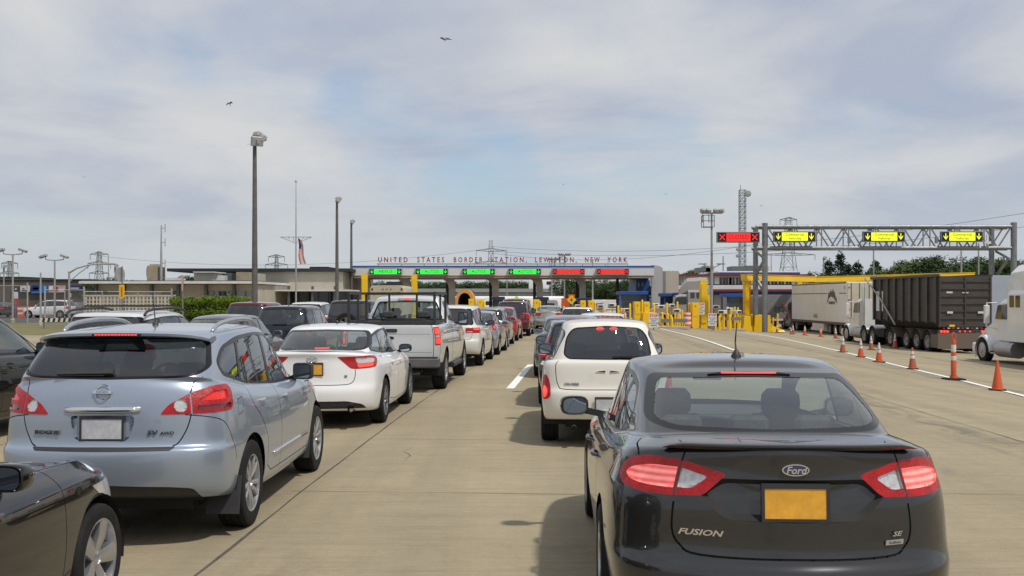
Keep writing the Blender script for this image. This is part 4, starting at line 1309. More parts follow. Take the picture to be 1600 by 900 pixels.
# ------------------------------------------------------------------ lamp posts, masts, gantry, barriers
def flood(t, b_list, x, y, z, yaw, pitch, w=.75, h=.5, d=.22):
 b = MB()
 b.box(-w / 2, w / 2, -d, 0, -h / 2, h / 2, bev=.05); b.box(-w * .42, w * .42, -.0, .02, -h * .42, h * .42, mi=1); b.box(-.06, .06, -d - .12, -d + .02, -.08, .08)
 o = b.build('floodlight', [M['pole_grey'], M['lamp_clear']], t, loc=(x, y, z))
 o.rotation_euler = (pitch, 0, yaw)
 return o
def lamp_post(px, ytop, Y, label, r0=.115, r1=.07, group='tall lamp posts beside the lanes', style='cluster', m='pole_bronze', base=0.0):
 X = PX(px, Y); zt = PZ(ytop, Y); g0 = gz(X, Y) + base
 t = thing('lamp_post', label, 'lamp post', (X, Y, g0), 0, group)
 H = zt - g0
 b = MB(); b.tube([(0, 0, 0), (0, 0, H * .5), (0, 0, H)], [r0, (r0 + r1) / 2, r1], 12); b.build('pole', M[m], t, angle=40)
 b = MB(); b.lathe([(r0 * 1.9, 0), (r0 * 1.9, .25), (r0 * 1.05, .32)], 12); b.build('base', M['concrete_col'], t, angle=40)
 if style == 'cluster':
  flood(t, None, .10, -.1, H + .08, .5, .2, .52, .42); flood(t, None, .22, .15, H + .42, -.6, 1.2, .38, .56); flood(t, None, .42, .0, H + .18, -1.3, -.4, .42, .3)
 elif style == 'single':
  flood(t, None, .22, .0, H + .05, -1.2, -.6, .50, .42, .26)
  b = MB(); b.box(-.07, .07, -.07, .07, H - .45, H - .05); b.build('junction_box', M['pole_grey'], t)
 elif style == 'cobra':
  b = MB(); b.tube([(0, 0, H - .1), (.5, 0, H + .2), (1.3, 0, H + .42), (2.3, 0, H + .48)], [.06, .05, .045, .04], 8); b.tube([(0, 0, H - .7), (.6, 0, H - .15), (1.3, 0, H + .36)], .03, 8); b.build('arm', M['pole_grey'], t, angle=50)
  b = MB(); b.box(2.2, 2.95, -.14, .14, H + .42, H + .54, bev=.05); b.build('lamp_head', M['pole_grey'], t)
 elif style == 'double':
  b = MB(); b.tube([(-.75, 0, H + .22), (-.7, 0, H + .02), (0, 0, H - .05), (.7, 0, H + .02), (.75, 0, H + .22)], .04, 8); b.build('arm', M['pole_grey'], t, angle=50)
  for s in (-1, 1):
   o = flood(t, None, s * .85, 0, H + .28, 0, 0, .62, .2, .36); o.rotation_euler.y = s * .35
 return t
lamp_post(398, 224, 45, 'tall grey lamp post with a cluster of floodlights in front of the hedge', .15, .085, base=0)
lamp_post(526.5, 315, 73, 'tall lamp post right of the flagpole with one floodlight head', .15, .085, style='single')
lamp_post(549, 349, 94, 'tall lamp post at the left end of the canopy', .15, .09, style='single')
lamp_post(20, 397, 78, 'twin headed lamp post farthest left over the brown building', .09, .06, 'twin lamp posts at the left', 'double', 'pole_grey')
lamp_post(85.5, 406, 82, 'twin headed lamp post above the blue advert panel', .09, .06, 'twin lamp posts at the left', 'double', 'pole_grey')
lamp_post(108, 424, 66, 'single armed street lamp left of the low building', .08, .06, 'street lamps by the car park', 'cobra', 'pole_grey')
lamp_post(6, 418, 110, 'small lamp post at the far left edge', .09, .06, 'twin lamp posts at the left', 'single', 'pole_grey')
lamp_post(180, 418, 90, 'thin lamp post behind the low building next to the yellow sign', .07, .05, 'street lamps by the car park', 'single', 'pole_grey')
lamp_post(345, 435, 100, 'short floodlight post on the low building skyline', .09, .06, 'street lamps by the car park', 'single', 'pole_grey')
lamp_post(63.5, 426, 70, 'bare slim pole in front of the blue advert panel', .07, .05, 'street lamps by the car park', 'none', 'pole_grey')
for px, yt, Y, lab in ((1287, 405, 130, 'slim lamp post left of the dark pines'), (1365, 385, 120, 'slim lamp post in the middle of the sign gantry'), (1397, 408, 130, 'short slim lamp post between the gantry signs'), (1502, 385, 110, 'slim lamp post behind the right gantry sign'), (1529, 380, 115, 'pale lamp post right of the last gantry sign'),
      (1130, 400, 120, 'slim pale pole by the lamp mast'), (926, 405, 125, 'pale pole rising over the canopy near LEWISTON'), (862, 405, 130, 'pale pole under the canopy middle')):
 lamp_post(px, yt, Y, lab, .11, .08, 'slim lamp posts in the distance', 'single' if px in (1287,) else 'none', 'pole_grey')
def mast_cluster(px, ytop, Y, label, k=1.0):
 X = PX(px, Y); g0 = gz(X, Y); H = PZ(ytop, Y) - g0
 t = thing('floodlight_mast', label, 'lamp post', (X, Y, g0), 0, 'floodlight masts with service baskets')
 b = MB(); b.tube([(0, 0, 0), (0, 0, H)], [.19 * k, .11 * k], 12); b.build('pole', M['pole_grey'], t, angle=40)
 b = MB()
 for s in (-.9, -.1, .7): b.bar((s * k - .2, -.25, H - 1.2 * k), (s * k - .2, -.25, H - .1), .05) if s < .5 else None
 b.box(-1.15 * k, .1, -.5, .4, H - 1.75 * k, H - 1.70 * k)
 for x in (-1.15 * k, .1):
  for y in (-.5, .35): b.bar((x, y, H - 1.7 * k), (x, y, H - .2), .05)
 for z in (H - 1.0 * k, H - .2): b.bar((-1.15 * k, -.5, z), (.1, -.5, z), .05); b.bar((-1.15 * k, -.5, z), (-1.15 * k, .35, z), .05)
 b.build('service_basket', M['steel_dark'], t)
 b = MB(); b.bar((-1.3 * k, 0, H), (1.3 * k, 0, H), .09); b.build('cross_arm', M['steel_dark'], t)
 for i, (x, yaw) in enumerate(((-1.25, .5), (-.5, .1), (.45, -.2), (1.25, -.6))): flood(t, None, x * k, -.1, H + .32 * k, yaw, .35, .62 * k, .5 * k, .3)
 if Y < 100:
  for s in (-1, 1):
   b = MB(); b.tube([(0, 0, H * .52), (s * .7, 0, H * .56)], .03, 6); b.box(s * .7 - .3, s * .7 + .3, -.12, .12, H * .56 - .03, H * .56 + .06); o = b.build('side_lamp', M['pole_grey'], t)
mast_cluster(1112, 333, 78, 'pale floodlight mast with basket, just left of the red closed sign', .62)
mast_cluster(882, 399, 140, 'distant floodlight mast above the letters of LEWISTON', .6)
mast_cluster(866, 406, 150, 'more distant floodlight mast left of its twin above the canopy', .6)
def flagpole():
 Y = 80.0; X = PX(462.5, Y); H = PZ(285, Y)
 t = thing('flagpole', 'white flagpole with a latticed yardarm', 'flagpole', (X, Y, 0))
 b = MB(); b.tube([(0, 0, 0), (0, 0, H * .62), (0, 0, H)], [.075, .05, .022], 10); b.lathe([(.0, H + .22), (.10, H + .12), (.11, H + .05), (.05, H)], 10); b.build('pole', M['pole_grey'], t, angle=40)
 z = PZ(372, Y); w = 1.22
 b = MB(); b.bar((-w, 0, z + .08), (w, 0, z + .08), .05); b.bar((-w, 0, z + .06), (0, 0, z - .42), .035); b.bar((w, 0, z + .06), (0, 0, z - .42), .035)
 for s in (-1, 1):
  for k in range(3):
   xa = s * w * (k + .5) / 3.2; b.bar((xa, 0, z + .08), (xa * .75, 0, z - .42 + abs(xa * .75) / w * .48), .025); b.bar((xa, 0, z + .08), (xa * 1.2, 0, z - .42 + min(.48, abs(xa * 1.2) / w * .48)), .025)
 b.build('yardarm', M['pole_grey'], t)
 f = thing('flag', 'American flag hanging limp from the yardarm', 'flag', (X + .16, Y - .05, PZ(372, Y)))
 n = 14; m = 30; L = 2.05; Wd = .52
 mats = [mat('flag_red', (.45, .02, .03), .8), mat('flag_white', (.62, .62, .62), .8), mat('flag_blue', (.02, .03, .12), .8)]
 V = []; F = []; mi = []
 for j in range(m + 1):
  v = j / m
  for i in range(n + 1):
   u = i / n
   fold = math.sin(u * 9 + v * 2.0) * .07 + math.sin(u * 4 - v * 3) * .05
   V.append((u * Wd * (.45 + .5 * v ** .7) + .05 * math.sin(v * 7) + .12 * v, fold, -L * v * (1 - .08 * u) - .12 * u))
 for j in range(m):
  for i in range(n):
   a = j * (n + 1) + i; F.append((a, a + 1, a + n + 2, a + n + 1))
   if j < 12 and i < 8: mi.append(2)
   else: mi.append((i + j // 3) % 2)
 b = MB(); b.v = V; b.f = F; b.m = mi
 o = b.build('flag_cloth', mats, f, smooth=True)
flagpole()
def lattice(b, X, Y, z0, z1, w0, w1, n, t=.06, sides=4):
 """a square lattice tower between two heights"""
 P = []
 for k in range(n + 1):
  u = k / n; w = (w0 * (1 - u) + w1 * u) / 2; z = z0 + (z1 - z0) * u
  P.append([(X - w, Y - w, z), (X + w, Y - w, z), (X + w, Y + w, z), (X - w, Y + w, z)])
 for k in range(n):
  for i in range(4):
   j = (i + 1) % 4
   b.bar(P[k][i], P[k + 1][i], t * 1.5); b.bar(P[k][i], P[k + 1][j], t)
   if i % 2 == 0: b.bar(P[k][j], P[k + 1][i], t)
   b.bar(P[k + 1][i], P[k + 1][j], t)
def comm_tower():
 Y = 150.0; X = PX(1160, Y)
 t = thing('radio_tower', 'slender lattice radio tower with dish antennas behind the closed sign', 'tower', (X, Y, 0))
 b = MB(); lattice(b, 0, 0, 0, PZ(297, Y), .85, .85, 22, .05); b.build('lattice', M['galv'], t)
 b = MB(); b.tube([(-.3, 0, PZ(297, Y)), (-.3, 0, PZ(289, Y))], .04, 6); b.build('whip_antenna', M['galv'], t)
 for px, py in ((1168, 303), (1152, 390), (1151.5, 400)):
  b = MB(); b.lathe([(.0, .12), (.42, .04), (.48, -.05), (.44, -.2), (.0, -.25)], 14, 'y'); b.bar((0, .1, 0), (PX(1160, Y) - PX(px, Y), .1, 0), .06); o = b.build('dish', M['pole_grey'], t, loc=(PX(px, Y) - X, -.3, PZ(py, Y)), angle=40)
  if py > 350: o.scale = (.55, .55, .55)
comm_tower()
def pylon(px, ytop, Y, w, label, arms, lattice_n=11):
 X = PX(px, Y); H = PZ(ytop, Y)
 t = thing('pylon', label, 'pylon', (X, Y, 0), 0, 'electricity pylons on the skyline')
 k = Y / 240
 b = MB(); lattice(b, 0, 0, 0, H * .62, w, w * .42, 4, .075 * k); lattice(b, 0, 0, H * .62, H, w * .42, w * .22, 4, .07 * k); b.build('lattice', M['pole_grey'], t)
 for f, L in arms:
  z = H * f
  b = MB()
  for s in (-1, 1):
   b.bar((0, -w * .15, z + .5 * k), (s * L, 0, z), .13 * k); b.bar((0, w * .15, z - .2 * k), (s * L, 0, z), .13 * k); b.bar((s * L * .5, 0, z), (0, 0, z + .5 * k), .09 * k)
   b.bar((s * L, 0, z), (s * L, 0, z - 1.3 * k), .10 * k)
  b.build('cross_arm', M['galv'], t)
pylon(155, 393, 260, 3.2, 'grey pylon left of the brick tower', ((.95, 2.3), (.78, 2.9), (.60, 2.5)))
pylon(15, 408, 330, 3.2, 'faint pylon at the far left edge', ((.95, 2.6), (.72, 3.0)))
pylon(432, 398, 330, 3.0, 'small pylon left of the flagpole', ((.96, 2.6), (.80, 3.6)))
pylon(767, 376, 230, 3.2, 'grey pylon rising behind the word BORDER', ((.85, 3.3), (.66, 3.6)))
pylon(1232, 341, 170, 3.8, 'large pylon right of the gantry post', ((.60, 4.4), (.985, 1.4)))
def slim_mast(px, ytop, Y, label, r=.1, dip=True):
 X = PX(px, Y); H = PZ(ytop, Y)
 t = thing('antenna_mast', label, 'mast', (X, Y, 0), 0, 'thin antenna masts')
 b = MB(); b.tube([(0, 0, 0), (0, 0, H * .6), (0, 0, H)], [r, r * .8, r * .35], 8); b.build('mast', M['pole_grey'], t, angle=40)
 if dip:
  b = MB()
  for f in (.97, .82, .60, .45):
   b.bar((0, 0, H * f), (.32, 0, H * f), .05); b.bar((.32, 0, H * f - .35), (.32, 0, H * f + .35), .05)
  b.build('dipole', M['pole_grey'], t)
slim_mast(252, 352, 86, 'tall thin antenna mast beside the brick tower', .13)
slim_mast(169.5, 399, 140, 'plain thin mast right of the grey pylon', .12, False)
slim_mast(792, 388, 160, 'thin mast behind the letters of STATION', .10, False)
slim_mast(950, 404, 150, 'thin mast behind the letters of NEW YORK', .09, False)
slim_mast(1205, 395, 170, 'thin pole left of the large pylon', .12, False)
def cable(pxs, Y0, Y1, label):
 P = []
 n = 24
 (xa, ya), (xb, yb), sag = pxs
 A = Vector((PX(xa, Y0), Y0, PZ(ya, Y0))); B = Vector((PX(xb, Y1), Y1, PZ(yb, Y1)))
 for k in range(n + 1):
  u = k / n; p = A.lerp(B, u); p.z -= sag * 4 * u * (1 - u); P.append(p)
 c = MB().tube(P, .028, 4).build('power_line', M['steel_grey'], None)
 tag(c, label, 'cable', 'power lines on the skyline')
cable(((767, 385), (1620, 330), 3), 230, 150, 'upper power line sweeping up to the right edge')
cable(((767, 392), (1620, 352), 2.5), 230, 150, 'lower power line sweeping to the right edge')
cable(((155, 400), (767, 388), 3), 260, 230, 'power line between the left pylon and the pylon over the canopy')
cable(((767, 395), (1232, 372), 2.5), 230, 170, 'power line from the middle pylon to the large right pylon')
# ---- sign gantry over the truck lanes
def gantry():
 Y = 78.0
 xl, xr = PX(1188, Y), PX(1577, Y); cx = (xl + xr) / 2
 g1, g2 = gz(xl, Y), gz(xr, Y)
 zt, zb = PZ(355, Y), PZ(388, Y)
 t = thing('sign_gantry', 'grey steel truss gantry carrying the lane signs over the truck lanes', 'gantry', (cx, Y, 0))
 X = lambda px: PX(px, Y) - cx
 for px, top in ((1192, 349.5), (1578, 348.5)):
  b = MB(); b.tube([(X(px), -.6, g1), (X(px), -.6, PZ(top, Y))], .22, 12); b.build('post', M['galv'], t, angle=40)
 for px, top in ((1184, 354), (1556, 354)):
  b = MB(); b.tube([(X(px), .7, g1), (X(px), .7, PZ(top, Y))], .20, 12); b.build('post', M['galv'], t, angle=40)
 for px, s in ((1188, 1), (1567, 1)):
  b = MB(); b.bar((X(px) - .2, .7, PZ(430, Y)), (X(px) + .2, -.6, PZ(405, Y)), .16); b.bar((X(px) - .2, .7, PZ(430, Y)), (X(px) + .2, -.6, PZ(460, Y)), .16); b.bar((X(px) + .2, -.6, PZ(405, Y)), (X(px) - .2, .7, PZ(392, Y)), .14); b.build('post_bracing', M['galv'], t)
 for y in (-.6, .7):
  for z, r in ((zt, .13), (zb, .14)):
   b = MB(); b.tube([(X(1178), y, z), (X(1580), y, z)], r, 10); b.build('chord', M['galv'], t, angle=40)
  b = MB(); n = 9
  for k in range(n):
   a, c = X(1196 + 378 * k / n), X(1196 + 378 * (k + 1) / n)
   b.bar((a, y, zb), (a, y, zt), .07)
   m = (a + c) / 2
   b.bar((a, y, zt), (m, y, zb), .09); b.bar((m, y, zb), (c, y, zt), .09)
  b.build('web_bracing', M['galv'], t)
 b = MB()
 for k in range(15):
  a = X(1196 + 378 * k / 14); b.bar((a, -.6, zt), (a, .7, zt), .06); b.bar((a, -.6, zb), (a, .7, zb), .06)
  if k < 14: b.bar((a, -.6, zb), (X(1196 + 378 * (k + 1) / 14), .7, zb), .06)
 b.build('cross_bracing', M['galv'], t)
 for px in (1320, 1455):
  b = MB(); b.box(X(px), X(px + 4), -.8, -.62, PZ(381, Y), PZ(371, Y)); b.build('junction_box', M['galv'], t)
 b = MB(); b.box(X(1530), X(1540), -.9, -.6, PZ(382, Y), PZ(378, Y)); b.tube([(X(1535), -.7, PZ(388, Y)), (X(1535), -.7, PZ(368, Y))], .05, 6); b.build('camera', M['fascia'], t)
 lane_sign('red CLOSED lane sign with crosses, left of the gantry truss', 'lane signs on the gantry', PX(1149.5, Y), Y - .95, PZ(371.8, Y), 3.22, .80, M['led_red'], ['CLOSED'], 'x', tsize=.50, lit_w=.56)
 for px, lab in ((1236.5, 'yellow Commercial Vehicles sign, leftmost on the gantry truss'), (1374.5, 'yellow Commercial Vehicles sign in the middle of the gantry truss'), (1495, 'yellow Commercial Vehicles sign, rightmost on the gantry truss')):
  lane_sign(lab, 'lane signs on the gantry', PX(px, Y), Y - .95, PZ(370.8, Y), 3.15, .80, M['led_yellow'], ['Commercial', 'Vehicles'], 'a', tsize=.56, lit_w=.62)
gantry()
# ---- yellow steel: portals, barriers, posts, panels
def ybox(b, px0, px1, py0, py1, Y, dep=.6, dy=0.0):
 b.box(PX(px0, Y), PX(px1, Y), Y + dy, Y + dy + dep, PZ(py1, Y), PZ(py0, Y))
def portal(name, label, Y, posts, beam, base=None):
 xs = [(a + c) / 2 for a, c, _, _ in posts]
 cx = PX(sum(xs) / len(xs), Y)
 t = thing(name, label, 'portal', (cx, Y, gz(cx, Y)), 0)
 g0 = gz(cx, Y)
 for a, c, top, dy in posts:
  b = MB(); b.box(PX(a, Y) - cx, PX(c, Y) - cx, dy, dy + .5, gz(PX(a, Y), Y) - g0 - .05, PZ(top, Y) - g0); b.build('post', M['yellow'], t)
  b = MB(); b.box(PX(a, Y) - cx + .07, PX(c, Y) - cx - .07, dy - .05, dy - .003, gz(PX(a, Y), Y) - g0 + .4, PZ(top + 6, Y) - g0); b.build('detector_panel', M['yellow'], t)
 if beam:
  p, q = beam
  A = Vector((PX(p[0], p[2]), p[2], PZ(p[1], p[2]))) - Vector((cx, Y, g0)); B = Vector((PX(q[0], q[2]), q[2], PZ(q[1], q[2]))) - Vector((cx, Y, g0))
  b = MB(); b.bar(A, B, .45, .48); b.build('beam', M['yellow'], t)
  b = MB(); b.bar(A + Vector((0, 0, .27)), B + Vector((0, 0, .27)), .55, .04); b.build('beam_flange', M['yellow'], t)
 return t
portal('radiation_portal', 'tall yellow portal frame at the truck lane entrance left of the gantry post', 80.5, [(1163, 1170.5, 436, 0), (1173.5, 1178, 437, 1.0), (1180.5, 1184, 438, .4)], ((1162, 434, 80.4), (1272, 436.5, 96)))
portal('radiation_portal', 'long yellow portal beam behind the box trailer and dump trailer', 97, [(1247, 1254, 438, 0), (1515, 1521, 432, 0)], ((1258, 437.5, 96), (1521, 430, 101)))
portal('radiation_portal', 'single tall yellow portal post behind the paired stop signs', 79.5, [(1094.5, 1105.5, 438, 0), (1107.5, 1111.5, 461, .6)], None)
portal('radiation_portal', 'tall yellow portal post at the left end of the canopy', 88, [(564.5, 573.5, 428, 0)], None)
portal('radiation_portal', 'tall yellow portal post left of the second green lane sign', 88, [(642.5, 651.5, 429, 0)], None)
def barrier(px0, px1, ytop, ybase, label, nose=0, extra=()):
 x0, Y = G((px0 + px1) / 2, ybase)
 Y = Y; xc = x0; g0 = gz(xc, Y)
 t = thing('lane_barrier', label, 'barrier', (xc, Y, g0), 0, 'yellow concrete barriers at the lane islands')
 w = (px1 - px0) / 1600 * Y; h = PZ(ytop, Y) - g0
 b = MB()
 prof = [(-w / 2, 0), (w / 2, 0), (w / 2 - .02, h * .22), (w / 2 - .12, h * .42), (w / 2 - .16, h), (-w / 2 + .10, h), (-w / 2 + .06, h * .42), (-w / 2, h * .22)]
 b.prism(prof, 0, 5.5, 'xz')
 if nose:
  s = nose
  V = [(s * w / 2, .02, 0), (s * (w / 2 + 1.0), .1, 0), (s * (w / 2 + 1.0), 2.2, 0), (s * w / 2, 2.2, 0), (s * (w / 2 - .05), .05, h * .4), (s * (w / 2 - .05), 2.2, h * .4), (s * (w / 2 + .9), .2, .14), (s * (w / 2 + .9), 2.1, .14)]
  b.add(V, [(0, 1, 6, 4), (1, 2, 7, 6), (2, 3, 5, 7), (4, 6, 7, 5), (0, 3, 2, 1)])
 b.build('barrier_block', M['yellow'], t)
 b = MB(); b.box(-w / 2 + .10, w / 2 - .16, .05, 5.4, h + .002, h + .02); b.build('cap', M['yellow'], t)
 return t, xc, Y
def stop_sign(px, ytop, Y, label, w=.62, h=.9):
 X = PX(px, Y); g0 = gz(X, Y)
 zt = PZ(ytop, Y)
 t = thing('notice_sign', label, 'sign', (X, Y, g0), 0, 'white STOP notices on the lane islands')
 b = MB(); b.tube([(0, .05, 0), (0, .05, zt - g0 - .05)], .03, 8); b.build('post', M['galv'], t)
 b = MB(); b.prism(rrect(-w / 2, w / 2, -h, 0, .05), -.02, 0); o = b.build('sign_plate', M['sign_white'], t, loc=(0, 0, zt - g0))
 text_obj('STOP', .22, M['sign_red'], o, (0, -.024, -.14), depth=.003, bold=.008)
 for i, wd in enumerate(('FOR YOUR', 'SAFETY', 'DO NOT EXIT', 'VEHICLE')): text_obj(wd, .105, M['sign_text'], o, (0, -.024, -.34 - .14 * i), depth=.003, bold=.002)
 return t
barrier(826, 851, 487, 507.5, 'yellow lane barrier right of the maroon car, carrying a stop notice')
barrier(1003, 1029, 489, 511.5, 'yellow lane barrier in front of the bright blue booth', 0)
barrier(1082, 1106, 491, 511.5, 'yellow lane barrier with spread foot below the tall post', 1)
barrier(1178, 1207, 493, 518.5, 'large yellow barrier block around the gantry post foot', 1)
barrier(1161, 1176, 494, 517.5, 'yellow barrier block at the foot of the portal frame')
barrier(918, 930, 489, 504, 'yellow lane barrier behind the white hatchback ahead')
barrier(768, 800, 486, 499, 'yellow lane barrier behind the silver cars on the left')
barrier(1060, 1078, 488, 508, 'squat yellow barrier block left of the paired stop signs')
for px, yt, Y, lab in ((847, 487.5, 71, 'STOP notice on the barrier right of the maroon car'), (1021.5, 490, 66, 'STOP notice on the barrier in front of the bright blue booth'), (1094.5, 473, 78, 'upper STOP notice on the tall yellow post'), (1113, 489.5, 73, 'lower STOP notice at the foot of the tall yellow post'), (931, 487, 76, 'small STOP notice behind the white hatchback')):
 stop_sign(px, yt, Y, lab)
def panel_post(px0, px1, ytop, Y, label, dep=.9):
 X = PX((px0 + px1) / 2, Y); g0 = gz(X, Y); w = (px1 - px0) / 1600 * Y; h = PZ(ytop, Y) - g0
 t = thing('detector_pillar', label, 'pillar', (X, Y, g0), 0, 'yellow detector pillars at the lanes')
 b = MB(); b.box(-w / 2, w / 2, 0, dep, 0, h, bev=.03); b.build('pillar', M['yellow'], t)
 b = MB(); b.box(-w / 2 + .06, w / 2 - .06, -.02, -.003, .9, h - .12); b.build('panel', M['yellow'], t)
 b = MB(); b.box(-.03, .03, -.04, -.021, h - .3, h - .2); b.build('bolt', M['steel_dark'], t)
for px0, px1, yt, Y, lab in ((732, 740, 467, 84, 'yellow detector pillar left of a pair behind the white crossover'), (745, 755.5, 467.5, 84, 'yellow detector pillar right of a pair behind the white crossover'),
        (821, 829, 468, 82, 'yellow detector pillar, left of a pair above the maroon car roof'), (833.5, 843, 468, 82, 'yellow detector pillar, right of a pair above the maroon car roof'),
        (907, 915.5, 469.5, 82, 'yellow detector pillar, left of a pair behind the white hatchback'), (919.5, 928.5, 469.5, 82, 'yellow detector pillar, right of a pair behind the white hatchback'),
        (991, 1001, 471.5, 73, 'yellow detector pillar, left of a pair at the bright blue booth'), (1006, 1015, 471.5, 73, 'yellow detector pillar, right of a pair at the bright blue booth'),
        (1081, 1092.5, 473, 77, 'wide yellow detector pillar left of the tall post')):
 panel_post(px0, px1, yt, Y, lab)
def bollards():
 proto = None
 spots = [(984.5, 474, 72), (986, 497, 68), (1003.5, 468, 73), (1022, 474, 74), (1042, 473, 76), (1043.5, 489, 74), (1049, 492, 74), (1050, 496, 72), (1058.5, 471, 77), (1062, 490, 74), (1077, 473, 78),
    (966, 477, 72), (971, 481, 74), (961, 489, 70), (977, 489, 70), (1118, 492, 75), (1124, 493, 75), (1131, 490, 76), (1137, 479, 78), (1142, 482, 77), (1148, 479, 78), (1153, 480, 78), (1156, 486, 77), (1126, 489, 78), (1140, 491, 75),
    (756.5, 470, 84), (844, 470, 82), (930, 471, 82), (819, 480, 84), (870, 487, 80), (896, 484, 82), (945, 483, 78), (953, 486, 76), (1055, 485, 79), (1066, 484, 79), (1035, 488, 74), (938, 490, 74), (881, 478, 86), (1208, 496, 82), (1215, 490, 84)]
 for i, (px, yt, Y) in enumerate(spots):
  X = PX(px, Y); g0 = gz(X, Y); h = PZ(yt, Y) - g0
  key = round(h, 1)
  if proto is None:
   proto = thing('bollard', '', 'bollard', (0, 0, 0), 0, 'yellow steel bollards around the booths')
   b = MB(); b.lathe([(.075, 0), (.075, .93), (.06, .98), (.0, 1.0)], 10); b.build('post', M['yellow'], proto, smooth=True)
   b = MB(); b.lathe([(.105, 0), (.105, .02), (.076, .021)], 10); b.build('base_plate', M['yellow'], proto)
   c = proto
  else: c = copy_tree(proto)
  c.location = (X, Y, g0); c.scale = (1, 1, h)
  c['label'] = 'yellow steel bollard among the lane islands around the inspection booths'
bollards()
def rail(px0, px1, py, Y, label):
 xa, xb = PX(px0, Y), PX(px1, Y); cx = (xa + xb) / 2; g0 = gz(cx, Y)
 t = thing('guard_rail', label, 'rail', (cx, Y, g0), 0, 'low guard rails between the bollards')
 z = PZ(py, Y) - g0
 b = MB(); b.box(xa - cx, xb - cx, -.04, .04, z - .12, z + .12); b.build('rail', M['galv'], t)
 b = MB()
 for x in (xa - cx + .2, 0, xb - cx - .2): b.box(x - .04, x + .04, .041, .12, 0, z + .1)
 b.build('rail_post', M['yellow'], t)
 b = MB(); b.box(xa - cx - .2, xb - cx + .2, -.3, 1.2, 0, .14); b.build('kerb', M['concrete_col'], t)
rail(1032, 1074, 501, 72, 'low guard rail between the two yellow lane barriers'); rail(1122, 1160, 498, 76, 'low guard rail left of the portal frame'); rail(940, 990, 498, 72, 'low guard rail left of the bright blue booth')
def barrel(px, ytop, ybase, label):
 x, Y = G(px, ybase)
 h = (ybase - ytop) / 1600 * Y; k = h / 1.0
 t = thing('traffic_barrel', label, 'barrel', (x, Y, gz(x, Y)), 0, 'orange and white traffic barrels')
 b = MB(); b.lathe([(.36 * k, 0), (.36 * k, .06 * k), (.30 * k, .07 * k)], 20); b.build('rubber_base', M['tyre'], t, angle=40)
 b = MB()
 prof = [.29, .285, .28, .27, .265, .255, .25, .24]
 zs = [.07, .24, .25, .42, .43, .60, .61, .78]
 cols = [0, 0, 1, 1, 0, 0, 1, 1, 0]
 z = .07;
 for i, (h0, c) in enumerate(((.07, 0), (.25, 1), (.40, 0), (.56, 1), (.72, 0), (.86, 1))):
  h1 = (.25, .40, .56, .72, .86, .97)[i]
  r0, r1 = .29 - .05 * h0, .29 - .05 * h1
  b.lathe([(r0 * k, h0 * k), (r0 * k, (h1 - .012) * k), (r1 * k, h1 * k)], 20, mi=c)
 b.lathe([(.24 * k, .97 * k), (.2 * k, 1.0 * k), (.0, 1.0 * k)], 20)
 b.build('drum', [M['cone_orange'], M['reflective_white']], t, angle=40)
M['cone_orange'] = mat('cone_orange', (.62, .085, .012), .5, dirt=.14, vscale=5)
M['cone_orange_worn'] = mat('cone_orange_worn', (.42, .085, .03), .6, dirt=.4, vscale=6)
M['reflective_white'] = mat('reflective_white', (.62, .62, .60), .45, dirt=.22, vscale=7)
for px, yt, yb, lab in ((848.5, 483, 511, 'orange traffic barrel beside the STOP notice and the maroon car'), (1074, 488, 512.5, 'orange traffic barrel left of the tall yellow post'), (1146, 490, 513.5, 'orange traffic barrel left of the portal frame'), (972, 485, 506, 'orange traffic barrel partly behind the cream hatchback roof')):
 barrel(px, yt, yb, lab)
def cone(px, ytop, ybase, label, kind='banded', worn=False, lean=0.0):
 x, Y = G(px, ybase)
 h = (ybase - ytop) / 1600 * Y
 t = thing('traffic_cone', label, 'cone', (x, Y, gz(x, Y)), random.uniform(-.4, .4), 'traffic cones along the white line')
 og = M['cone_orange_worn'] if worn else M['cone_orange']
 s = h / .72
 b = MB(); b.box(-.185 * s, .185 * s, -.185 * s, .185 * s, 0, .035 * s, bev=.02); b.build('base', M['tyre'], t)
 R = lambda z: (.135 - .112 * z / .72) * s
 b = MB()
 if kind == 'plain': seg = [(.035, .72, 0)]
 else: seg = [(.035, .36, 0), (.36, .46, 1), (.46, .50, 0), (.50, .60, 1), (.60, .72, 0 if kind != 'whitetop' else 1)]
 for a, c, m in seg: b.lathe([(R(a) , a * s), (R(c), c * s)], 18, mi=m)
 b.lathe([(R(.72), .72 * s), (R(.72) * .6, .725 * s), (R(.72) * .5, .70 * s)], 18)
 b.lathe([(.15 * s, .0351 * s), (.145 * s, .05 * s), (R(.05), .055 * s)], 18)
 o = b.build('cone_body', [og, M['reflective_white']], t, angle=30)
 o.rotation_euler = (lean, lean * .5, 0)
 return t
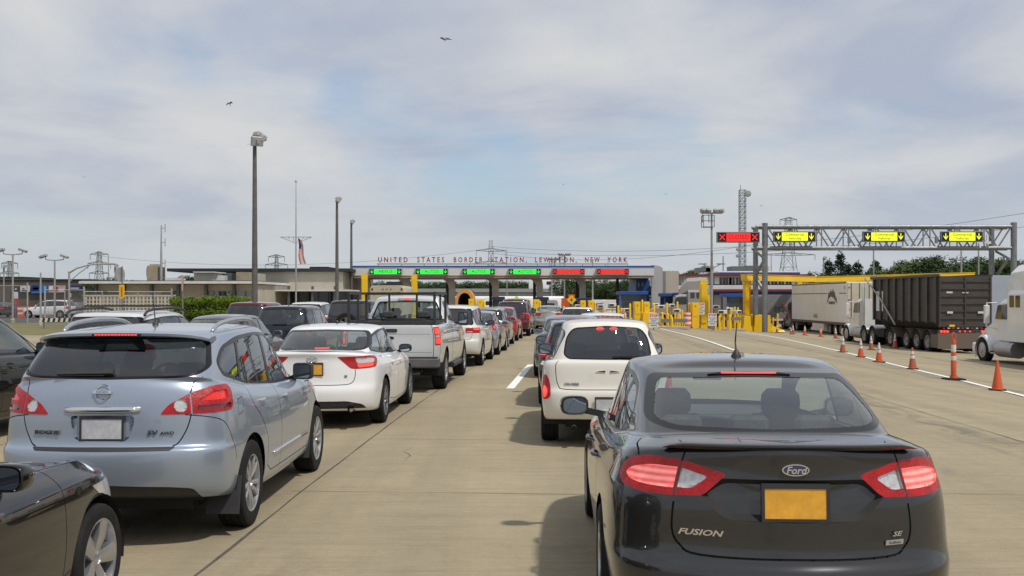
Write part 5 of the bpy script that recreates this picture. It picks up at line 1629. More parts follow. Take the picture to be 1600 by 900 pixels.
cones = [(1558.5, 563.5, 610, 'plain orange cone with no bands, nearest the right edge', 'plain', False), (1426, 543, 577, 'worn faded cone left of the tall tubular delineator', 'banded', True),
   (1373.5, 535.5, 566, 'orange cone on the white line, third from the right end', 'whitetop', False), (1345, 530.5, 558, 'orange cone on the white line in front of the dump truck', 'whitetop', False), (1316.5, 525.5, 550.5, 'orange cone on the white line left of the pair by the dump truck', 'whitetop', True),
   (1361.5, 525, 547, 'cone behind the line next to the truck front wheels', 'whitetop', True), (1398.5, 521, 544, 'bright cone with a red light behind the white line', 'whitetop', False), (1413, 518.5, 541.5, 'faded cone in front of the dump trailer tyres', 'whitetop', True),
   (1384, 517.5, 537.5, 'cone beside the dump truck rear wheels', 'whitetop', True), (1354.5, 516.5, 534.5, 'small orange cone by the white tractor fuel tank', 'whitetop', False), (1331.5, 515.5, 532.5, 'dirty cone beside the white tractor front wheel', 'whitetop', True),
   (1306, 512, 529, 'cone beside the box trailer rear wheels', 'whitetop', True), (1282.5, 511, 526.5, 'bright orange cone under the box trailer', 'banded', False), (1257.5, 509, 524, 'cone beside the box trailer landing gear', 'whitetop', False), (1239, 508, 522, 'cone beside the maroon tractor rear wheel', 'whitetop', True),
   (1236, 511, 522.5, 'small cone overlapping another by the maroon tractor', 'banded', True), (1214, 508, 520, 'small far cone left of the maroon tractor', 'whitetop', True)]
for a in cones: cone(*a, lean=random.uniform(-.035, .035) if a[5] else 0)
def delineator():
 x, Y = G(1490, 593.5); h = (593.5 - 520) / 1600 * Y; s = h / 1.1
 t = thing('delineator_post', 'tall orange tubular delineator post with a loop handle on the white line', 'delineator', (x, Y, gz(x, Y)))
 b = MB(); b.box(-.21 * s, .21 * s, -.21 * s, .21 * s, 0, .04 * s, bev=.02); b.build('base', M['tyre'], t)
 b = MB()
 for a, c, m, r in ((.04, .10, 0, .085), (.10, .46, 0, .062), (.46, .56, 1, .060), (.56, .66, 0, .058), (.66, .82, 1, .056), (.82, .93, 0, .054)): b.lathe([(r * s, a * s), (r * s, (c - .006) * s), (r * s * .97, c * s)], 18, mi=m)
 b.tube([(math.cos(a) * .045 * s, 0, (1.01 + .085 * math.sin(a)) * s) for a in [2 * math.pi * k / 14 for k in range(15)]], .018 * s, 8)
 b.build('post', [M['cone_orange'], M['reflective_white']], t, angle=30)
delineator()
# ---- left side: fence, signs, striped board
def wire_mat():
 m = bpy.data.materials.new('chain_link'); N, L = nt(m); b = N['Principled BSDF']
 b.inputs['Base Color'].default_value = (.22, .22, .22, 1); b.inputs['Metallic'].default_value = .6; b.inputs['Roughness'].default_value = .5
 tc = N.new('ShaderNodeTexCoord'); sx = N.new('ShaderNodeSeparateXYZ'); L.new(tc.outputs['Object'], sx.inputs[0])
 def mth(op, a, c):
  q = N.new('ShaderNodeMath'); q.operation = op
  for i, v in enumerate((a, c)):
   if isinstance(v, float): q.inputs[i].default_value = v
   else: L.new(v, q.inputs[i])
  return q.outputs[0]
 outs = []
 for op in ('ADD', 'SUBTRACT'):
  s = mth(op, sx.outputs['X'], sx.outputs['Z']); f = mth('FRACT', mth('MULTIPLY', s, 1 / .085), 0.0); outs.append(mth('LESS_THAN', f, .13))
 a = mth('MAXIMUM', outs[0], outs[1])
 tr = N.new('ShaderNodeBsdfTransparent'); ms = N.new('ShaderNodeMixShader')
 L.new(a, ms.inputs[0]); L.new(tr.outputs[0], ms.inputs[1]); L.new(b.outputs[0], ms.inputs[2]); L.new(ms.outputs[0], N['Material Output'].inputs['Surface'])
 return m
def fence(p0, p1, h, n, label):
 """a chain-link run between two ground points; mesh, rails and posts"""
 d = Vector((p1[0] - p0[0], p1[1] - p0[1], 0)); L = d.length; a = math.atan2(d.y, d.x)
 t = thing('chain_link_fence', label, 'fence', (p0[0], p0[1], 0), a, 'chain link fence runs on the left')
 mesh_obj('wire_mesh', [(0, 0, .05), (L, 0, .05), (L, 0, h), (0, 0, h)], [(0, 1, 2, 3)], M['wire'], t)
 b = MB(); b.tube([(0, -.01, h), (L, -.01, h)], .024, 8); b.build('top_rail', M['pole_grey'], t)
 for k in range(n + 1):
  b = MB(); r = .055 if k in (0, n) else .03; b.tube([(L * k / n, -.01, 0), (L * k / n, -.01, h + (.22 if k in (0, n) else .05))], r, 10); b.build('fence_post', M['pole_grey'], t)
M['wire'] = wire_mat()
fence((PX(-90, 72), 72), (PX(43, 72), 72), 2.75, 3, 'chain link fence run at the far left edge by the black car')
fence((PX(70, 64), 64), (PX(131, 66), 66), 2.4, 2, 'short chain link gate run in front of the white minivan')
fence((PX(131.5, 66), 66), (PX(268, 69), 69), 2.3, 5, 'chain link fence run along the pierced block wall')
def striped_board():
 Y = 63.0
 t = thing('barrier_board', 'black and cream striped barrier board by the grass', 'barrier', (PX(94, Y), Y, 0))
 w = (127 - 62) / 1600 * Y
 m0, m1 = mat('board_cream', (.62, .58, .46), .6, var=.1), mat('board_black', (.02, .02, .02), .6)
 b = MB(); h = .24; z0 = PZ(503, Y)
 n = 16; s = w / n
 for k in range(n):
  x = -w / 2 + k * s
  b.prism([(x, z0), (x + s - .001, z0), (x + s - .001 + .06, z0 + h), (x + .06, z0 + h)], -.02, .02, mi=k % 2)
 b.build('board', [m0, m1], t)
 for x in (-w * .4, w * .4):
  b = MB(); b.box(x - .04, x + .04, .021, .09, 0, z0 + h); b.build('leg', M['galv'], t)
striped_board()
def yellow_sign():
 Y = 50.0; X = PX(190.5, Y)
 t = thing('post_sign', 'narrow yellow sign and a thin round sign seen edge on, on one post', 'sign', (X, Y, 0))
 b = MB(); b.tube([(0, .03, 0), (0, .03, PZ(416, Y))], .035, 8); b.build('post', M['galv'], t)
 w = 8.5 / 1600 * Y; z0, z1 = PZ(467.5, Y), PZ(445, Y)
 b = MB(); b.prism(round_poly([(-w / 2, z0 + .08), (0, z0), (w / 2, z0 + .08), (w / 2, z1), (-w / 2, z1)], .02), -.02, -.006); o = b.build('sign_plate', mat('sign_amber', (.72, .37, .01), .5), t)
 text_obj('CAUTION', .105, M['sign_text'], o, (0, -.024, (z0 + z1) / 2), (math.pi / 2, -math.pi / 2, 0), depth=.003, bold=.002)
 b = MB(); b.prism([(.36 * math.cos(2 * math.pi * k / 28), .36 * math.sin(2 * math.pi * k / 28)) for k in range(28)], -.012, .012); o = b.build('round_plate', M['pole_grey'], t, loc=(-.09, 0, PZ(429, Y))); o.rotation_euler.z = 1.28
yellow_sign()
def small_post(px, ytop, ybase, Y, label, plate_m=None, pw=0, ph=0, group=None):
 X = PX(px, Y); t = thing('sign_post', label, 'sign', (X, Y, gz(X, Y)), 0, group)
 b = MB(); b.tube([(0, 0, 0), (0, 0, PZ(ytop, Y))], .035, 8); b.build('post', M['galv'], t)
 if plate_m:
  b = MB(); b.prism(rrect(-pw / 2, pw / 2, -ph, 0, .03), -.06, -.04); b.build('sign_plate', plate_m, t, loc=(0, 0, PZ(ytop, Y)))
small_post(285.5, 430, 480, 46, 'grey post with a narrow faded red sign in front of the hedge', mat('sign_faded', (.40, .28, .26), .6), .07, .7)
small_post(24, 456, 480, 84, 'white notice sign by the car park at far left', M['sign_white'], .5, .55)
small_post(110, 458, 480, 84, 'small white notice sign left of the pierced block wall', M['sign_white'], .17, .34)
small_post(26.5, 468, 480, 88, 'small red stop sign by the orange barrels at far left', M['sign_red'], .4, .4)
def diamond(px, py, Y, label, s=.42):
 X = PX(px, Y); t = thing('diamond_sign', label, 'sign', (X, Y, gz(X, Y)), 0, 'yellow diamond warning signs')
 z = PZ(py, Y) - gz(X, Y)
 b = MB(); b.tube([(0, .03, 0), (0, .03, z)], .03, 8); b.build('post', M['galv'], t)
 b = MB(); b.prism(round_poly([(0, -s), (s, 0), (0, s), (-s, 0)], .05), -.01, .01); o = b.build('sign_plate', M['led_sign_yellow'], t, loc=(0, 0, z))
 b = MB(); arrow(0, .02, .28, .36, -.02, -.0105, b); b.build('symbol', M['sign_text'], o)
M['led_sign_yellow'] = mat('warning_yellow', (.75, .50, .02), .5)
diamond(807, 470, 88, 'yellow diamond warning sign behind the dark roofed car'); diamond(893, 468.5, 90, 'yellow diamond warning sign below the orange board')
def work_board(px0, px1, py0, py1, Y, label, word, m):
 X = PX((px0 + px1) / 2, Y); t = thing('work_sign', label, 'sign', (X, Y, gz(X, Y)), 0)
 w = (px1 - px0) / 1600 * Y; z0, z1 = PZ(py1, Y), PZ(py0, Y)
 b = MB(); b.prism(rrect(-w / 2, w / 2, z0, z1, .03), -.02, .02); b.build('sign_plate', m, t)
 b = MB(); b.bar((-w * .3, .03, 0), (-w * .3, .03, z0), .05); b.bar((w * .3, .03, 0), (w * .3, .03, z0), .05); b.build('leg', M['galv'], t)
work_board(888, 898, 459.5, 464.5, 90.5, 'orange board above the yellow diamond sign', '', mat('board_orange', (.70, .10, .02), .5))
work_board(877, 889, 465.5, 480, 91, 'larger orange board left of the yellow diamond sign', '', mat('board_orange_dull', (.50, .10, .03), .6))
def lane_camera(px, py, Y, label):
 X = PX(px, Y); g0 = gz(X, Y); z = PZ(py, Y) - g0
 t = thing('lane_camera', label, 'camera', (X, Y, g0), random.uniform(-.6, .6), 'white cameras on posts at the booths')
 b = MB(); b.tube([(0, 0, 0), (0, 0, z - .12)], .045, 8); b.build('post', M['yellow'], t)
 b = MB(); b.box(-.26, .26, -.3, .3, z - .12, z + .16, bev=.06); b.build('camera_housing', M['fascia'], t)
 b = MB(); b.box(-.17, .17, -.33, -.301, z - .05, z + .10); b.build('camera_window', M['win'], t)
for px, py, Y in ((978, 485, 74), (957, 477, 80), (1031, 480, 77), (1058, 486, 75), (1129, 488, 76), (1140, 484, 78), (1025, 477, 80), (1047, 478, 80), (1119, 480, 80), (938, 479, 80), (903, 479, 84), (1151, 488, 77)):
 lane_camera(px, py, Y, 'white camera housing on a yellow post among the booth bollards')
# ------------------------------------------------------------------ trees, hedge, birds
def leaf_mat(name, a, c, t=.25):
 m = bpy.data.materials.new(name); N, L = nt(m); b = N['Principled BSDF']
 oi = N.new('ShaderNodeObjectInfo'); g = N.new('ShaderNodeNewGeometry')
 n = N.new('ShaderNodeTexNoise'); n.inputs['Scale'].default_value = .55; n.inputs['Detail'].default_value = 6; tc = N.new('ShaderNodeTexCoord'); L.new(tc.outputs['Object'], n.inputs['Vector'])
 ad = N.new('ShaderNodeMath'); ad.operation = 'MULTIPLY_ADD'; ad.inputs[1].default_value = .55; L.new(g.outputs['Random Per Island'], ad.inputs[0]);
 ml = N.new('ShaderNodeMath'); ml.operation = 'MULTIPLY'; ml.inputs[1].default_value = .5; L.new(n.outputs['Fac'], ml.inputs[0]); L.new(ml.outputs[0], ad.inputs[2])
 x = N.new('ShaderNodeMix'); x.data_type = 'RGBA'; x.inputs[6].default_value = (*a, 1); x.inputs[7].default_value = (*c, 1); L.new(ad.outputs[0], x.inputs[0])
 h = N.new('ShaderNodeHueSaturation'); mr = N.new('ShaderNodeMapRange'); mr.inputs['To Min'].default_value = .8; mr.inputs['To Max'].default_value = 1.15; L.new(oi.outputs['Random'], mr.inputs['Value']); L.new(mr.outputs[0], h.inputs['Value'])
 L.new(x.outputs[2], h.inputs['Color']); L.new(h.outputs[0], b.inputs['Base Color']); b.inputs['Roughness'].default_value = .75; b.inputs['Specular IOR Level'].default_value = .2
 return m
M['leaf_a'] = leaf_mat('leaf_mid', (.028, .055, .012), (.085, .125, .028))
M['leaf_b'] = leaf_mat('leaf_dark', (.020, .042, .012), (.058, .092, .024))
M['leaf_pine'] = leaf_mat('leaf_pine', (.010, .022, .012), (.032, .052, .022))
M['leaf_hedge'] = leaf_mat('leaf_hedge', (.05, .095, .008), (.17, .24, .022))
M['bark'] = mat('bark', (.055, .045, .035), .9, var=.3, vscale=4)
def leaves(clumps, n, size, seed, flat=.0):
 rg = random.Random(seed); V = []; F = []
 for _ in range(n):
  c, r = rg.choice(clumps)
  # points near the clump's skin, thinning inward
  d = Vector((rg.gauss(0, 1), rg.gauss(0, 1), rg.gauss(0, 1))).normalized()
  p = Vector(c) + Vector((d.x * r[0], d.y * r[1], d.z * r[2])) * rg.uniform(.55, 1.05)
  s = size * rg.uniform(.6, 1.4)
  a = Vector((rg.gauss(0, 1), rg.gauss(0, 1), rg.gauss(0, .6))).normalized(); b = a.cross(d + Vector((.01, .02, .03)))
  b = b.normalized() if b.length > 1e-4 else a.orthogonal().normalized()
  k = len(V)
  V += [p - a * s, p + b * s * .45, p + a * s, p - b * s * .45]; F.append((k, k + 1, k + 2, k + 3))
 return V, F
def tree_mesh(kind, seed):
 rg = random.Random(seed)
 if kind == 'broad':
  cl = [((0, 0, .62), (.26, .26, .22))]
  for _ in range(15):
   a = rg.uniform(0, 6.28); r = rg.uniform(.10, .34); z = rg.uniform(.30, .86)
   k = rg.uniform(.09, .17) * (1 - .35 * abs(z - .55)); cl.append(((r * math.cos(a), r * math.sin(a), z), (k * 1.25, k * 1.25, k)))
  V, F = leaves(cl, 3400, .019, seed)
 else:
  cl = []
  for i in range(26):
   z = .22 + .74 * i / 26; w = (.30 * (1 - (z - .2) / .82) ** .7) * rg.uniform(.6, 1.1); a = rg.uniform(0, 6.28)
   for q in range(2): cl.append(((w * .7 * math.cos(a + q * 2.7), w * .7 * math.sin(a + q * 2.7), z + rg.uniform(-.02, .02)), (w * .55 + .02, w * .55 + .02, .035 + w * .1)))
  cl.append(((0, 0, .94), (.05, .05, .07)))
  V, F = leaves(cl, 3200, .018, seed)
 b = MB()
 b.tube([(0, 0, 0), (.01, .0, .3), (0, .01, .62), (0, 0, .85)], [.026, .02, .011, .004], 8)
 for _ in range(7):
  a = rg.uniform(0, 6.28); z = rg.uniform(.25, .6); L = rg.uniform(.12, .28)
  b.tube([(0, 0, z), (L * .5 * math.cos(a), L * .5 * math.sin(a), z + .08), (L * math.cos(a), L * math.sin(a), z + .17)], [.009, .006, .002], 6)
 tm = b.build('trunk', M['bark'], None); td = tm.data; bpy.data.objects.remove(tm)
 o = mesh_obj('crown', V, F, None); cd = o.data; bpy.data.objects.remove(o)
 return td, cd
TREES = {}
def tree(kind, leaf, X, Y, H, label, group, wide=1.0, z=0.0):
 key = (kind, random.randrange(3), leaf)
 if key not in TREES:
  td, cd = tree_mesh(kind, hash(key[:2]) % 1000 if False else (key[1] * 7 + (3 if kind == 'broad' else 50)))
  cd.materials.clear(); cd.materials.append(M[leaf]); TREES[key] = (td, cd)
 td, cd = TREES[key]
 t = thing('pine_tree' if kind != 'broad' else 'tree', label, 'tree', (X, Y, z), random.uniform(0, 6.28), group)
 t.scale = (H * wide, H * wide, H)
 link(bpy.data.objects.new('trunk', td), t); link(bpy.data.objects.new('crown', cd), t)
random.seed(11)
# behind the canopy
for i in range(64):
 px = 552 + i * 7.6 + random.uniform(-5, 5); Y = random.uniform(205, 235)
 top = 438 - 3 * smooth(860, 960, px) + random.uniform(-4, 5)
 tree('broad', random.choice(['leaf_a', 'leaf_b', 'leaf_b']), PX(px, Y), Y, PZ(top, Y), 'leafy tree in the belt of trees behind the inspection canopy', 'trees behind the inspection canopy', random.uniform(1.3, 1.8))
for px, top, Y in ((878, 424, 150), (893, 420, 145), (912, 428, 152), (930, 432, 150), (948, 434, 148), (965, 432, 150), (985, 433, 148)):
 tree('broad', 'leaf_b', PX(px, Y), Y, PZ(top + 6, Y), 'taller dark tree behind the right half of the inspection canopy', 'taller trees behind the canopy', 1.05)
for px, top, Y in ((1062, 418, 140), (1076, 416, 142), (1087, 418, 140)):
 tree('broad', 'leaf_a', PX(px, Y), Y, PZ(top, Y), 'leafy tree showing over the blue parapet left of the lamp mast', 'trees over the station roof', 1.2, z=0)
# right-hand wood with pines
for px, top, kind, leaf in ((1265, 424, 'pine', 'leaf_pine'), (1280, 420, 'broad', 'leaf_b'), (1295, 404, 'pine', 'leaf_pine'), (1313, 392, 'pine', 'leaf_pine'), (1326, 412, 'pine', 'leaf_pine'), (1340, 407, 'pine', 'leaf_pine'), (1356, 416, 'broad', 'leaf_b'), (1368, 406, 'pine', 'leaf_pine'),
      (1385, 410, 'broad', 'leaf_a'), (1400, 402, 'broad', 'leaf_a'), (1418, 398, 'broad', 'leaf_b'), (1434, 404, 'broad', 'leaf_a'), (1450, 396, 'broad', 'leaf_b'), (1463, 400, 'pine', 'leaf_pine'), (1478, 394, 'broad', 'leaf_a'), (1494, 391, 'broad', 'leaf_b'), (1510, 397, 'broad', 'leaf_a'),
      (1526, 392, 'broad', 'leaf_b'), (1543, 398, 'broad', 'leaf_a'), (1560, 396, 'broad', 'leaf_b'), (1576, 402, 'broad', 'leaf_a'), (1592, 400, 'broad', 'leaf_b'), (1612, 398, 'broad', 'leaf_a'), (1250, 430, 'pine', 'leaf_pine')):
 Y = random.uniform(125, 150)
 tree(kind, leaf, PX(px, Y), Y, PZ(top, Y) + .9, 'dark pine in the wood beyond the truck lanes' if kind == 'pine' else 'leafy tree in the wood beyond the truck lanes', 'pines beyond the truck lanes' if kind == 'pine' else 'trees beyond the truck lanes', random.uniform(.75, 1.0) if kind == 'pine' else random.uniform(.95, 1.3), z=-.9)
for i in range(22):
 px = 1255 + i * 17 + random.uniform(-5, 5); Y = random.uniform(112, 124)
 tree('broad', 'leaf_b', PX(px, Y), Y, PZ(425 + random.uniform(-6, 4), Y) + .9, 'lower tree at the front edge of the wood beyond the truck lanes', 'lower trees at the wood edge', 1.5, z=-.9)
# left skyline
for px, top, Y in ((22, 432, 140), (34, 433, 145), (46, 434, 140), (68, 433, 150), (80, 432, 150), (98, 436, 150), (112, 436, 150), (178, 433, 110), (195, 428, 112), (205, 434, 112), (218, 434, 120), (227, 433, 120), (276, 431, 115), (287, 429, 115), (298, 425, 112), (304, 428, 112), (350, 434, 118), (148, 436, 120), (160, 437, 120), (265, 434, 118)):
 tree('broad', 'leaf_b', PX(px, Y), Y, PZ(top, Y), 'dark tree on the skyline behind the low building', 'trees on the left skyline', 1.3)
def hedge():
 Y = 58.0
 x0, x1 = PX(264, Y), PX(396, Y); cx = (x0 + x1) / 2
 h = PZ(459.5, Y)
 t = thing('hedge', 'bright green clipped hedge in front of the low building', 'hedge', (cx, Y, 0))
 rg = random.Random(5); cl = []
 n = 30
 for i in range(n):
  x = x0 - cx + .3 + (x1 - x0 - .6) * i / (n - 1)
  for z, k in ((h * .80, .34), (h * .5, .42), (h * .2, .42)):
   cl.append(((x + rg.uniform(-.1, .1), rg.uniform(-.25, .25), z + rg.uniform(-.14, .10)), (.30, .62 * rg.uniform(.85, 1.15), k * .95)))
 V, F = leaves(cl, 19000, .066, 3)
 mesh_obj('foliage', V, F, M['leaf_hedge'], t)
 b = MB()
 for i in range(14):
  x = x0 - cx + .4 + (x1 - x0 - .8) * i / 13; b.tube([(x, 0, 0), (x + .05, .05, h * .7)], [.03, .015], 6)
 b.build('stems', M['bark'], t)
hedge()
def gull(px, py, Y, label, span, bank, yaw, flap):
 o = thing('gull', label, 'bird', (PX(px, Y), Y, PZ(py, Y)), yaw, 'gulls in the sky')
 o.rotation_euler = (bank, 0, yaw)
 b = MB(); b.tube([(0, -.22, 0), (0, -.15, .015), (0, 0, .0), (0, .15, .01), (0, .22, .03), (0, .27, .02)], [.012, .045, .062, .045, .034, .008], 10)
 b.add([(-.05, -.18, .0), (.05, -.18, 0), (.085, -.34, 0), (-.085, -.34, 0), (0, -.2, .012)], [(0, 1, 4), (0, 3, 2, 1), (4, 1, 2), (4, 2, 3), (4, 3, 0)])
 b.build('body', M['gull_white'], o, smooth=True)
 for s in (1, -1):
  V = []; F = []
  st = [(0.04, .10, -.10, .01), (.22, .14, -.08, .10 * flap), (.42, .10, -.09, .15 * flap), (.62, .0, -.10, .05 * flap), (.74, -.10, -.14, -.02 * flap)]
  for x, yf, yb, z in st: V += [(s * x, yf, z), (s * x, (yf + yb) / 2, z + .018), (s * x, yb, z)]
  for i in range(4):
   for k in range(2): F.append((i * 3 + k, i * 3 + k + 1, (i + 1) * 3 + k + 1, (i + 1) * 3 + k))
  b = MB(); b.add(V, F); V2 = [(x, y, z - .012) for x, y, z in V]; b.add(V2, [f[::-1] for f in F])
  b.build('wing', M['gull_grey'], o, smooth=True)
 o.scale = (span * .85,) * 3
M['gull_white'] = mat('gull_white', (.55, .55, .54), .7); M['gull_grey'] = mat('gull_grey', (.17, .17, .18), .7)
gull(696, 62, 95, 'grey gull flying high above the middle of the picture', .95, -.9, .5, 2.6)
gull(358, 162, 90, 'grey gull gliding left of the tallest lamp post', .85, .9, 2.4, 1.4)
gull(391, 227, 110, 'small gull beside the head of the tallest lamp post', .6, .4, .6, 1.8)
gull(131, 277, 120, 'tiny gull over the left skyline', .5, .3, 1.0, 1.2)
gull(880, 288, 150, 'tiny pale gull above the canopy', .5, .2, 1.9, .8)
gull(1041, 304, 140, 'tiny dark gull left of the radio tower', .5, .7, .3, 2.0)
gull(1189, 322, 140, 'tiny gull right of the radio tower', .5, .8, .5, 2.0)
def auto(root, S):
 """any car from its measurements: S gives wheelbase, rings, window, lamp and door outlines and colours"""
 g = S.get
 WB, R = S['WB'], S['R']
 C = [c.copy() for c in S['C']] if 'C' in S else rings_from(S['rows'], g('y2', .15), S['yc'], S['rr'], S['rf'], g('wr', .97), g('wf', .95))
 S.setdefault('yr', S['rows'][1][4] if 'rows' in S else 0); S.setdefault('yf', S['rows'][1][5] if 'rows' in S else 0)
 S.setdefault('hw', max(r[6] for r in S['rows']) if 'rows' in S else .9)
 G, T = S['G'], S['T']
 C += [lerp_ring(C[-1], G, t, g('dz', .004)) for t in g('deck', (.3, .72, .95))] + [G]
 bul = g('bulge', .03)
 C += [lerp_ring(G, T, .10, .012), lerp_ring(G, T, .36, bul), lerp_ring(G, T, .68, bul), lerp_ring(G, T, .93, .012), T]
 C += S['roof']
 lod = g('lod', 1)
 s = Shell(C, *{2: (5, 6), 1: (4, 4), 0: (2, 3)}[lod], ref=g('ref', 6))
 mg = g('glass_m', 'glass_tint')
 if 'frit' in S:
  s.knife(S['frit'], 'rear', 'backlight_frit', ymax=g('fritmax', 1.2))
  s.knife(S['backlight'], 'rear', 'backlight', only=('backlight_frit',), ymax=g('fritmax', 1.2))
 if 'windshield' in S: s.knife(S['windshield'], 'front', 'windshield', ymin=g('wsmin', 1.0))
 s.knife(S['dlo'], 'side', 'window_trim')
 for nm in ('glass_front', 'glass_rear', 'glass_quarter'):
  if nm in S: s.knife(S[nm], 'side', nm, only=('window_trim',))
 for y in (0, WB): s.knife(arch_poly(y, R + .01, g('Ra', R + .05), -.1), 'side', 'arch')
 exp = {}
 pm = S['paint']
 for poly, kind, label, name, m, par, only, depth in g('patches', []):
  s.knife(poly, kind, label, only=only or ('body',))
  exp[label] = (name, m, g('side_' + label, True), par)
 for line, kind, w in g('seams', []): s.seam(line, kind, w, only=('body',))
 for poly, nm in g('doors', []): s.knife(poly, 'side', nm)
 s.drop('arch')
 if 'bed' in S:
  s.knife(S['bed'], 'top', 'bed', ymax=S['bedmax'])
  s.recess('bed', .5, vec=(0, 0, -1))
  exp['bed'] = ('truck_bed', g('bedm', M['black_plastic']), False, None)
 for l, d in (('gap', .006), ('backlight', .003), ('windshield', .003), ('glass_front', .004), ('glass_rear', .004), ('glass_quarter', .004)):
  s.recess(l, d)
 for p in g('patches', []):
  if p[7]: s.recess(p[2], p[7])
 exp.update({'body': (g('body_name', 'car_body'), pm, False, None), 'door_front': ('door', pm, True, None), 'door_rear': ('door', pm, True, None),
    'gap': ('shut_line', M['gap'], False, 'body'), 'backlight_frit': ('rear_window', M['black_gloss'], False, None),
    'backlight': ('window_pane', M[g('glass_back', mg)], False, 'backlight_frit'), 'windshield': ('windshield', M['glass'], False, None),
    'window_trim': ('window_frame', M['black_gloss'], True, None), 'glass_front': ('side_window', M[g('glass_f', 'glass_mid')], True, None),
    'glass_rear': ('side_window', M[mg], True, None), 'glass_quarter': ('quarter_window', M[mg], True, None)})
 s.export(root, exp)
 W = S['hw']
 underbody(root, S['yr'] + .12, S['yf'] - .1, W, WB, R, g('zb', .2))
 for y in (0, WB): arch_liner(root, y, R, g('Ra', R + .05) + .004, .5, W - g('lin', .035))
 for y in (0, WB):
  for sg in (1, -1): wheel(root, sg * (W - g('wx', .125)), y, R, g('tw', .225), g('rim', .22), g('rim_style', 'five'), sg, g('rimm', M['alloy']), lod)
 for y, z in g('handles', []):
  v = s.surf(y, z, 'side'); handle(root, v[0] - .004, y, z, g('handlem', pm))
 if 'mirror' in S:
  y, z, w, h, sq = S['mirror']
  v = s.surf(y, z - .04, 'side')
  for sg in (1, -1): mirror(root, sg * (v[0] - .01), y, z, sg, w, h, g('mirrorm', pm), sq, g('stalk', .09))
 if 'plate' in S:
  z, m = S['plate']
  v = s.surf(0, z, 'rear'); plate(root, v[1] - .012, z, m, tilt=g('ptilt', -.08))
 if 'stop' in S:
  y, z, w = S['stop'][:3]
  b = MB(); b.prism(rrect(-w / 2, w / 2, -.011, .011, .006), -.012, .012)
  b.build('high_brake_light', M['lamp_high'], root, loc=(0, y, z))
 if g('cabin', True) and lod > 0:
  yc = S['yc']
  zs = g('seat_z', .45)
  sm = M[g('seatm', 'seat_dark')]
  for x in (-.37, .37): seat(root, x, g('seat_y', yc - 1.38), zs, .5, .60, m=sm)
  seat(root, 0, g('seat_y', yc - 1.38) - .88, zs + .05, 1.2, .52, head=False, name='rear_bench', m=sm)
  for x in (-.38, .38):
   b = MB(); yy = g('seat_y', yc - 1.38) - 1.12; b.box(x - .12, x + .12, yy, yy + .09, zs + .6, zs + .74, bev=.04); b.build('headrest', sm, root)
  b = MB(); b.box(-.68, .68, yc - .75, yc - .1, zs + .25, g('dash_z', zs + .48), bev=.05); b.build('dashboard', M['black_plastic'], root)
  b = MB(); b.lathe([(.175 + .014 * math.cos(t), .014 * math.sin(t)) for t in [2 * math.pi * k / 8 for k in range(8)]], 20, 'y', closed=True); b.bar((-.17, 0, 0), (.17, 0, 0), .05, .02)
  b.build('steering_wheel', M['black_plastic'], root, loc=(-.37, yc - .86, zs + .46)).rotation_euler.x = -.35
 return s
def wiper(root, x, y, z, L, tilt, m=None):
 b = MB(); b.bar((-L / 2, -.012, 0), (L / 2, -.012, .01), .02, .024); b.box(L / 2 - .07, L / 2, -.02, .02, -.025, .02)
 o = b.build('wiper', M['black_plastic'], root, loc=(x, y, z)); o.rotation_euler = (tilt, 0, 0)
def whip(root, y, z, L=.28, lean=-.5):
 b = MB(); b.lathe([(.03, -.02), (.024, .016), (.012, .03), (.0, .034)], 12); b.tube([(0, 0, .01), (0, math.sin(lean) * L, math.cos(lean) * L)], [.0055, .003], 8)
 b.build('antenna', M['black_plastic'], root, loc=(0, y, z), angle=50)
